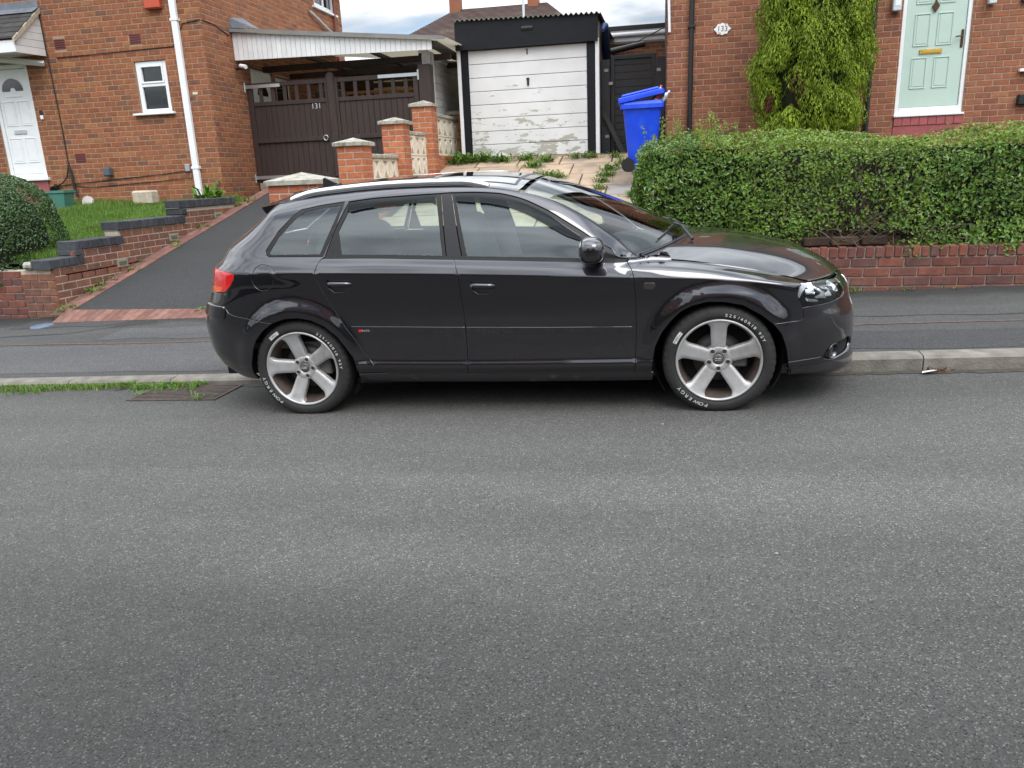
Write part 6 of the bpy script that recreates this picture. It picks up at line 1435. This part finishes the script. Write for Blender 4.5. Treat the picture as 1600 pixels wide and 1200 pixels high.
for (s, t, a, b_, tx, ty) in ((3.07,.655,.060,.085,.35,-.2),(3.125,.675,.055,.080,-.3,.5),(3.13,.610,.090,.035,.1,.8),(3.19,.690,.055,.060,.4,.35),(3.20,.640,.070,.050,-.35,.6),(3.255,.700,.050,.055,.25,.45),(3.27,.650,.060,.050,-.2,.55)):
    Mh = flat_on(s, t, -.028) @ Matrix.Rotation(tx,4,'Y') @ Matrix.Rotation(-ty,4,'X'); mb = MB().box(-a/2,a/2,-b_/2,b_/2,-.006,.006,.003,Mh); cb(mb, 'reflector_facet', m_refl if fac % 3 else M('lamp_glint_white', (.80,.82,.84), .25, coat=.5), o_h); fac += 1  # white facets stand in for bright reflections inside the lamp
for (s, t, r) in ((3.34,.690,.040),):
    Mh = flat_on(s, t, -.035); mb = MB().lathe([(0,-.01),(.015,-.008),(r*.7,.006),(r,.022),(r*1.05,.022)], 28, Mh); cb(mb, 'reflector', m_refl, o_h)
rim_in = [(.965*(s-3.2)+3.2, .945*(t-.660)+.660) for s,t in hl]
panel('lamp_surround', hl, M('lamp_rubber', (.01,.01,.01), .6), o_h, holes=[rim_in], off=-.004, gap=.002, rim=False)
# grille
gr = panel('grille', [(sg+.01,.722),(SE_F,.732),(SE_F,.208),(sg+.125,.218),(sg+.075,.30),(sg+.025,.60)], m_blackp, off=-.03, gap=-.012, rim=False); near.append(gr)
panel('grille_frame', [(sg-.004,.728),(SE_F,.738),(SE_F,.724),(sg+.016,.714),(sg+.036,.60),(sg+.086,.305),(sg+.13,.232),(SE_F,.222),(SE_F,.200),(sg+.115,.210),(sg+.064,.295),(sg+.012,.60)], m_chr, gr, off=.004, gap=0, depth=.02)
for t in (.30,.38,.46,.54,.62): panel('grille_slat', [(sg+.09,t-.008),(SE_F,t-.008),(SE_F,t+.008),(sg+.09,t+.008)], m_house, gr, off=-.012, gap=0, depth=.02)
# --- rear bumper, tailgate, tail lamp
rb = seam[::-1]+[(-.585,.541),(-.70,.545),(-.705,.46),(SE_R,.45)]+[(s,.0) for s in lin(SE_R,-.37,24)]+ra[::-1][:-1]
o_rb = panel('rear_bumper', rb, m_paint); near.append(o_rb)
ledge = [(s,.455) for s in lin(-.46,SE_R,20)]+[(s,.385) for s in lin(SE_R,-.46,20)]
lg = panel('bumper_ledge', ledge, m_paint, o_rb, off=.016, gap=0, depth=.03)
tg = [(-.708,.47),(-.708,.70)]+[(-.704,.78),(-.664,.9),(-.624,1.05),(-.604,1.19),(SE_R,1.19),(SE_R,.47)]
rwin = [(-.76,.84),(-.72,1.0),(-.70,1.14),(SE_R,1.14),(SE_R,.84)]
o_tg = panel('tailgate', tg[:-2]+[(SE_R,1.19),(SE_R,1.142),(-.70,1.142),(-.72,1.0),(-.76,.838),(SE_R,.838),(SE_R,.47)], m_paint); near.append(o_tg)
o_rw = panel('rear_screen', rwin, M('privacy_glass', (.01,.011,.012), .03, coat=1.), off=-.002, gap=0, rim=False); near.append(o_rw)
tl2 = tl[:8]+[(-.585,.543),(-.70,.548)]
o_tl = panel('tail_lamp', tl2, m_red, gap=.002, depth=.02); near.append(o_tl)
panel('indicator_lens', [(-.70,.552),(-.585,.548),(-.50,.551),(-.485,.585),(-.70,.59)], m_amber, o_tl, off=.0008, gap=.003, rim=False)
panel('reversing_lens', [(-.70,.61),(-.60,.61),(-.56,.64),(-.57,.685),(-.69,.695)], m_red2, o_tl, off=.0008, gap=.002, rim=False)
# --- roof
o_r = panel('roof', [(-.28,1.201)]+[(s,1.201) for s in lin(-.2,1.44,40)]+[(1.455,1.30),(1.475,1.55),(1.49,1.849),(-.28,1.849)], m_paint, rim=False); near.append(o_r)
for (a, b_) in ((.0,.86),(.90,1.40)):
    o_p = panel('roof_glass', [(a,1.335),(b_,1.335),(b_,1.845),(a,1.845)], m_droof, off=.004, gap=.001, depth=.01); near.append(o_p)
o_p = panel('roof_seal', [(-.02,1.322),(1.415,1.322),(1.42,1.845),(-.02,1.845)], m_blackp, off=.0015, gap=0, rim=False); near.append(o_p)
o_p = panel('roof_ditch', [(s,1.196) for s in lin(-.1,1.45,30)]+[(s,1.206) for s in lin(1.45,-.1,30)], m_blackp, off=.001, gap=0, rim=False); near.append(o_p)
mb = MB(); path = []; n_ = 34
for k in range(n_+1):
    f = k/n_; s = -.02+1.28*f; p = surf(np.array(s),np.array(1.232)); lift = .020*min(1, (math.sin(math.pi*f)*3.2))**1.0 if 0 < f < 1 else -.004; path.append(Vector(p)+Vector((0,0,lift+.004)))
vs = []
for i, p in enumerate(path):
    for (dy, dz) in ((-.020,-.024),(-.022,.004),(-.010,.016),(.012,.016),(.020,.002),(.018,-.024)): vs.append((p.x, p.y+dy, p.z+dz))
mb.add(vs, [(6*i+j,6*i+(j+1)%6,6*i+6+(j+1)%6,6*i+6+j)[::-1] for i in range(n_) for j in range(6)], True); mb.add(vs[:6], [(0,1,2,3,4,5)]); mb.add(vs[-6:], [(5,4,3,2,1,0)])
o_rr = cb(mb, 'roof_rail', m_alu); near.append(o_rr)
# --- windscreen and bonnet (each spans the whole width)
def ws(a, b):
    a, b = np.broadcast_arrays(np.asarray(a,float), np.asarray(b,float)); a_ = a
    E = surf(1.462+np.clip(a_,-.05,1.1)*.665, np.full_like(a_,1.2)); cx = 1.505+.945*a_; cz = 1.368-.405*a_+.055*4*a_*(1-a_)*.5
    k = 1-np.abs(b)**2
    return np.stack([E[...,0]+(cx-E[...,0])*k, b*(-E[...,1])*1.0*-1*-1, E[...,2]+(cz-E[...,2])*k], -1)
def num_n(fn):
    def g(a, b):
        e = 1e-3; du = fn(np.asarray(a)+e,b)-fn(np.asarray(a)-e,b); dv = fn(a,np.asarray(b)+e)-fn(a,np.asarray(b)-e); n = np.cross(du,dv); n /= np.linalg.norm(n,axis=-1,keepdims=True)+1e-12
        return np.where(n[...,2:3] < 0, -n, n)
    return g
def grid_part(fn, a0, a1, b0, b1, na, nb, name, mat, off=0., parent=None):
    A, B = np.meshgrid(np.linspace(a0,a1,na), np.linspace(b0,b1,nb), indexing='ij'); P = fn(A,B); N_ = num_n(fn)(A,B); P = P+N_*off
    V = P.reshape(-1,3); Fc = np.array([(i*nb+j,(i+1)*nb+j,(i+1)*nb+j+1,i*nb+j+1) for i in range(na-1) for j in range(nb-1)])
    nn = np.cross(V[Fc[:,1]]-V[Fc[:,0]], V[Fc[:,2]]-V[Fc[:,0]]); 
    if (nn[:,2] < 0).mean() > .5: Fc = Fc[:,::-1]
    me = np_mesh(name, V, Fc, mat, True); me.normals_split_custom_set_from_vertices([tuple(n) for n in N_.reshape(-1,3)])
    return clink(name, me, parent or car)
o_ws = grid_part(ws, .012, .985, -.985, .985, 30, 40, 'windscreen', m_wglass, -.003)
for (a0,a1,b0,b1) in ((.0,.03,-1,1),(.955,1.0,-1,1),(.03,.955,.965,1.0),(.03,.955,-1.0,-.965)): grid_part(ws, a0,a1,b0,b1, 24, 24, 'screen_border', m_blackp, -.005, o_ws)
cB = ([2.30,2.42,2.664,2.865,3.065,3.20,3.30,3.355],[.955,.958,.945,.908,.852,.793,.735,.692])
def hood(a, b):
    a, b = np.broadcast_arrays(np.asarray(a,float), np.asarray(b,float)); s = 2.195+a*(3.13-2.195)
    Tt = np.interp(s,[2.195,2.9,3.0,3.13],[.801,.801,.79,.745]); E = surf(s, Tt); cx = 2.44+a*.915; cz = pchip(*cB, cx); ab = np.abs(b)
    w_ = -E[...,1]; k = 1-ab**2.0; kz = 1-ab**2.3
    return np.stack([E[...,0]+(cx-E[...,0])*k, b*w_, E[...,2]+(cz-E[...,2])*kz+.006*np.exp(-((ab-.72)/.10)**2)*np.clip(1-a,0,1)], -1)
o_hd = grid_part(hood, .0, 1.0, -.994, .994, 50, 60, 'bonnet', m_paint, .0)
grid_part(hood, -.03, 1.0, -1.0, 1.0, 30, 30, 'bonnet_inner', m_gap, -.02, o_hd)
grid_part(lambda a, b: ws(.98+a*.06,b), 0, 1, -.97, .97, 6, 24, 'scuttle', m_blackp, -.012)
for (y0, x0, L_, y1) in ((.10,2.44,.55,.66),(-.55,2.34,.52,.02)):
    A_ = [ws(np.array(.945-.03*math.sin(math.pi*k/10)), np.array((y0+(y1-y0)*k/10)/.78))+np.array([0,0,.014]) for k in range(11)]
    mb = MB().tube([tuple(p) for p in A_], .0045, 6).tube([tuple(p+np.array([0,0,.009])) for p in A_[3:9]], .004, 6)
    e = A_[6]; mb.tube([tuple(e+np.array([0,0,.014])), tuple(e+np.array([.04,-.12 if y0 > 0 else -.10,.01])), (2.45,float(e[1])-.22,.950)], [.006,.008,.011], 6)
    cb(mb, 'wiper', m_blackp)
# --- spoiler, aerial
def spo(mb, s):
    rows_ = []
    for k in range(15):
        y = -.60+1.2*k/14; e = abs(y)/.60; xt = -.285+.05*e**2; zr = 1.392-.055*e**2; zt = 1.345-.035*e**2
        rows_.append([(-.06,y,zr-.004),(-.16,y,zr-.016),(xt,y,zt),(xt+.012,y,zt-.022),(-.20,y,1.285-.03*e**2)])
    vs = [v for r_ in rows_ for v in r_]; mb.add(vs, [(5*i+j,5*i+5+j,5*i+6+j,5*i+1+j)[::-1] for i in range(14) for j in range(4)], True)
    mb.add(rows_[0], [(0,1,2,3,4)]); mb.add(rows_[-1], [(4,3,2,1,0)]); return mb
cb(spo(MB(),1), 'roof_spoiler', m_paint)
cb(MB().prism([(-.06,0),(.08,0),(.03,.02),(-.02,.045),(-.045,.058),(-.055,.05)], (-.014,.014), Matrix(((1,0,0,-.0),(0,0,-1,0),(0,1,0,1.398),(0,0,0,1)))), 'aerial_fin', m_blackp)
# --- door mirror
def superell(mb, c, r, e=(.7,.7), nu=18, nv=28, M4=None):
    sg_ = lambda v, p: math.copysign(abs(v)**p, v); vs = []
    for i in range(nu+1):
        u = -math.pi/2+math.pi*i/nu
        for j in range(nv):
            v = 2*math.pi*j/nv; p = Vector((r[0]*sg_(math.cos(u),e[0])*sg_(math.cos(v),e[1]), r[1]*sg_(math.cos(u),e[0])*sg_(math.sin(v),e[1]), r[2]*sg_(math.sin(u),e[0])))
            p = (M4 @ p) if M4 else p; vs.append((p.x+c[0],p.y+c[1],p.z+c[2]))
    mb.add(vs, [(i*nv+j,i*nv+(j+1)%nv,(i+1)*nv+(j+1)%nv,(i+1)*nv+j) for i in range(nu) for j in range(nv)], True); return mb
mir = superell(MB(), (0,0,0), (.078,.112,.070), (.72,.78)); 
mir.v = [(x*(1.0 if x > 0 else .85)-.20*y*.35, y, z+.08*max(0,-y)*.0) for x,y,z in mir.v]
MIRC = (1.880,-.985,.988)
mir.v = [(x+MIRC[0],y+MIRC[1],z+MIRC[2]) for x,y,z in mir.v]
o_m = cb(mir, 'door_mirror', m_paint); near.append(o_m)
cb(MB().tube([(MIRC[0]+.03,-.81,.925),(MIRC[0]+.03,-.87,.935),(MIRC[0]+.01,-.94,.945)], [.035,.030,.028], 10), 'mirror_arm', m_blackp, o_m)
gl = superell(MB(), (MIRC[0]-.046,MIRC[1]+.012,MIRC[2]), (.010,.088,.056), (.6,.6), 8, 20); cb(gl, 'mirror_glass', m_chr, o_m)
# --- wheels
def arc_text(mb, txt, r, th0, size, h, adv):
    th = th0
    for ch in txt:
        if ch != ' ':
            v, f = text_pts(ch, size); t = math.radians(th); R_ = Vector((math.cos(t),0,math.sin(t))); X_ = Vector((math.sin(t),0,-math.cos(t)))
            mb.add([(X_*x*1.25+R_*(r+y)+Vector((0,-h,0)))[:] for x,y in v], f)
        th -= adv*(.82 if ch in '1/ I' else 1.3 if ch == 'W' else 1)
    return th
WZ = Matrix(((1,0,0,0),(0,0,-1,0),(0,1,0,0),(0,0,0,1)))     # lathe axis +Z -> -Y (outwards on the near side)
def wheel(xc, spoke_deg, txt_deg, steer=0):
    w = clink('wheel', None, car); w.location = (xc, -.755, ZW)
    prof = [(.205,-.098),(.235,-.104),(.262,-.112),(.290,-.111),(.3085,-.099),(.3165,-.086),(.3185,-.062),(.3185,-.050),(.312,-.048),(.312,-.038),(.3185,-.036),(.3185,-.012),(.312,-.010),(.312,.010),(.3185,.012),(.3185,.036),(.312,.038),(.312,.048),(.3185,.050),(.3185,.062),(.3165,.086),(.3085,.099),(.297,.1065),(.284,.111),(.268,.1125),(.256,.110),(.2475,.103),(.244,.094)]
    seg = 180; mb = MB().lathe(prof, seg, WZ); V = []
    for i, (x, y, z) in enumerate(mb.v):
        k = i % seg; ring = i//seg; r = math.hypot(x,z)
        if (ring in (5,6,20,21,22)) and k % 4 == 0: sc = (r-.0045)/r; x *= sc; z *= sc
        if z < -ZW+.002: 
            dz = (-ZW+.002)-z; z = -ZW+.002; y *= 1+dz*.6
        V.append((x,y,z))
    mb.v = V; ty = cb(mb, 'tyre', m_tyre, w)
    mb = MB(); arc_text(mb, '225/40R18 92Y', .270, txt_deg-66, .023, .1135, 4.9); cb(mb, 'size_lettering', m_txt, ty)['kind'] = 'stuff'
    mb = MB(); arc_text(mb, 'POWERGY', .2735, txt_deg-253, .028, .1130, 6.2); cb(mb, 'name_lettering', m_txt, ty)['kind'] = 'stuff'
    mb = MB(); a0 = math.radians(txt_deg); hw = .135
    ring_ = [(r, a0+d) for r, d in [(.283,x) for x in lin(hw,-hw,9)]+[(.2615,x) for x in lin(-hw,hw,9)]]
    mb.add([(r*math.cos(a),-.1128,r*math.sin(a)) for r,a in ring_], [tuple(range(18))]); cb(mb, 'label_box', m_txt, ty)
    mb = MB(); arc_text(mb, 'PIRELLI', .272, txt_deg+6.0, .019, .1135, 2.15); cb(mb, 'label_text', m_blackp, ty)
    ri = cb(MB().lathe([(.2445,.098),(.2425,.105),(.236,.107),(.231,.103),(.228,.094)], 90, WZ), 'rim', m_rim, w)
    cb(MB().lathe([(.228,.094),(.224,.070),(.215,.045),(.208,-.02),(.205,-.098)], 60, WZ), 'barrel', m_rimin, ri)
    rs = [.062,.070,.080,.10,.13,.16,.19,.210,.222,.2315]; hwid = [.036,.0385,.0400,.0415,.0430,.0445,.0465,.052,.061,.073]; hh = [.066,.0675,.069,.072,.077,.083,.090,.095,.099,.1025]
    for q in range(5):
        t = math.radians(spoke_deg+72*q); R_ = Vector((math.cos(t),0,math.sin(t))); X_ = Vector((-math.sin(t),0,math.cos(t))); mb = MB(); vs = []
        for r, hw_, h in zip(rs, hwid, hh):
            for (f, dh) in ((-1,-.040),(-1,-.009),(-.90,-.002),(-.45,-.0025),(0,-.003),(.45,-.0025),(.90,-.002),(1,-.009),(1,-.040)):
                rr = math.sqrt(max(r*r-(f*hw_)**2, 1e-6)) if r > .2 else r
                vs.append((R_*rr+X_*f*hw_+Vector((0,-(h+dh),0)))[:])
        mb.add(vs, [(9*i+j,9*i+9+j,9*i+10+j,9*i+1+j)[::-1] for i in range(9) for j in range(8)], True); cb(mb, 'spoke', m_rim, ri)
    hub = cb(MB().lathe([(.086,.02),(.084,.052),(.077,.0645),(.060,.0665),(.032,.0665),(.031,.058)], 48, WZ), 'hub', m_rim, ri)
    for q in range(5):
        t = math.radians(spoke_deg+36+72*q); c = Matrix.Translation((.056*math.cos(t),0,.056*math.sin(t)))
        cb(MB().lathe([(.0165,.055),(.0160,.0690),(.0135,.0695),(.0125,.0675)], 18, c @ WZ), 'bolt_well', m_rim, hub)
        cb(MB().lathe([(.0,.0676),(.0126,.0676)], 14, c @ WZ), 'wheel_bolt', M('bolt_dark', (.03,.024,.02), .6), hub)
    cap = cb(MB().lathe([(0,.0720),(.020,.0715),(.029,.0690),(.031,.064)], 32, WZ), 'centre_cap', M('cap_grey', (.11,.105,.10), .45, metal=.5), hub)
    mb = MB()
    for k in range(4): cx_ = -.0135+.009*k; mb.tube([(cx_+.0062*math.cos(a),-.0727,.0062*math.sin(a)) for a in lin(0,2*math.pi*15/16,16)], .0010, 5, closed=True)
    cb(mb, 'cap_rings', m_alu, cap)
    br = cb(MB().lathe([(.06,.005),(.145,.005),(.145,-.02),(.06,-.02)], 48, WZ), 'brake_disc', m_disc, w)
    cb(MB().box(.07,.165,-.03,.045,-.06,.07,.01), 'caliper', M('caliper_grey', (.10,.095,.09), .6), w)
    cb(MB().lathe([(0,-.03),(.203,-.03)], 40, WZ), 'dark_backing_disc', m_under, w)  # black disc added so the inside of the wheel looks dark
    return w
def clink(name, me, parent, **k):
    o = bpy.data.objects.new(name, me); COL.objects.link(o); o.parent = parent; return tag(o, **k)
w1 = wheel(0, 104, 124); w2 = wheel(WB, 90, 148); mirror(w1); mirror(w2)
# --- wheel wells, floor, interior
for xc, r in ((0,.365),(WB,.375)):
    prof_ = [(r,-.02),(r-.004,.0),(r-.004,.28),(.0,.29)]
    mb = MB(); vs = []; n_ = 28
    for k in range(n_+1):
        t = math.radians(-34+248*k/n_); 
        for rr, y in ((r-.012,-.775),(r-.004,-.76),(r,-.50),(.02,-.495)): vs.append((xc+rr*math.cos(t), y, ZW+rr*math.sin(t)))
    mb.add(vs, [(4*i+j,4*i+4+j,4*i+5+j,4*i+1+j) for i in range(n_) for j in range(3)], True); near.append(cb(mb, 'wheel_liner', m_under))
cb(MB().box(-.62,-.36,-.70,.70,.24,.62).box(.36,2.2,-.80,.80,.19,.30).box(-.36,.36,-.48,.48,.22,.60).box(2.2,2.96,-.48,.48,.20,.70).box(2.96,3.25,-.55,.55,.19,.55), 'underbody', m_under)
cb(MB().box(-.55,2.1,-.76,.76,.42,.46), 'cabin_floor', m_int)
for (xs_, y) in ((1.30,-.36),(1.30,.36)):
    st = cb(superell(superell(MB(), (xs_+.10,y,.62), (.26,.25,.10), (.6,.6)), (xs_-.16,y,.86), (.085,.24,.33), (.6,.6), M4=Matrix.Rotation(-.22,4,'Y')), 'front_seat', m_seat)
    cb(superell(MB(), (xs_-.26,y,1.215), (.055,.135,.095), (.65,.65), M4=Matrix.Rotation(-.15,4,'Y')), 'head_rest', m_seat, st)
st = cb(superell(superell(MB(), (.50,0,.62), (.27,.66,.10), (.5,.5)), (.20,0,.84), (.085,.66,.30), (.5,.5), M4=Matrix.Rotation(-.30,4,'Y')), 'rear_seat', m_seat)
for y in (-.38,.38): cb(superell(MB(), (.10,y,1.13), (.05,.13,.075), (.65,.65)), 'head_rest', m_seat, st)
cb(superell(MB(), (2.14,0,.80), (.30,.72,.13), (.5,.45)), 'dashboard', m_int)
t_ = MB().tube([(1.74+.07*math.sin(a)*.9, -.36+.185*math.cos(a), .86+.17*math.sin(a)) for a in lin(0,2*math.pi*23/24,24)], .014, 8, closed=True); cb(t_.box(1.70,1.80,-.42,-.30,.83,.90,.02), 'steering_wheel', m_int)
for s_ in (-1,1): cb(MB().box(.3,2.0,s_*.77-.02,s_*.77+.02,.45,.955,.01), 'door_card', m_int)
cb(MB().box(-.50,.05,-.72,.72,.44,.90,.02), 'boot_floor', m_int)
for o in near: mirror(o)
mirror(o_ff)
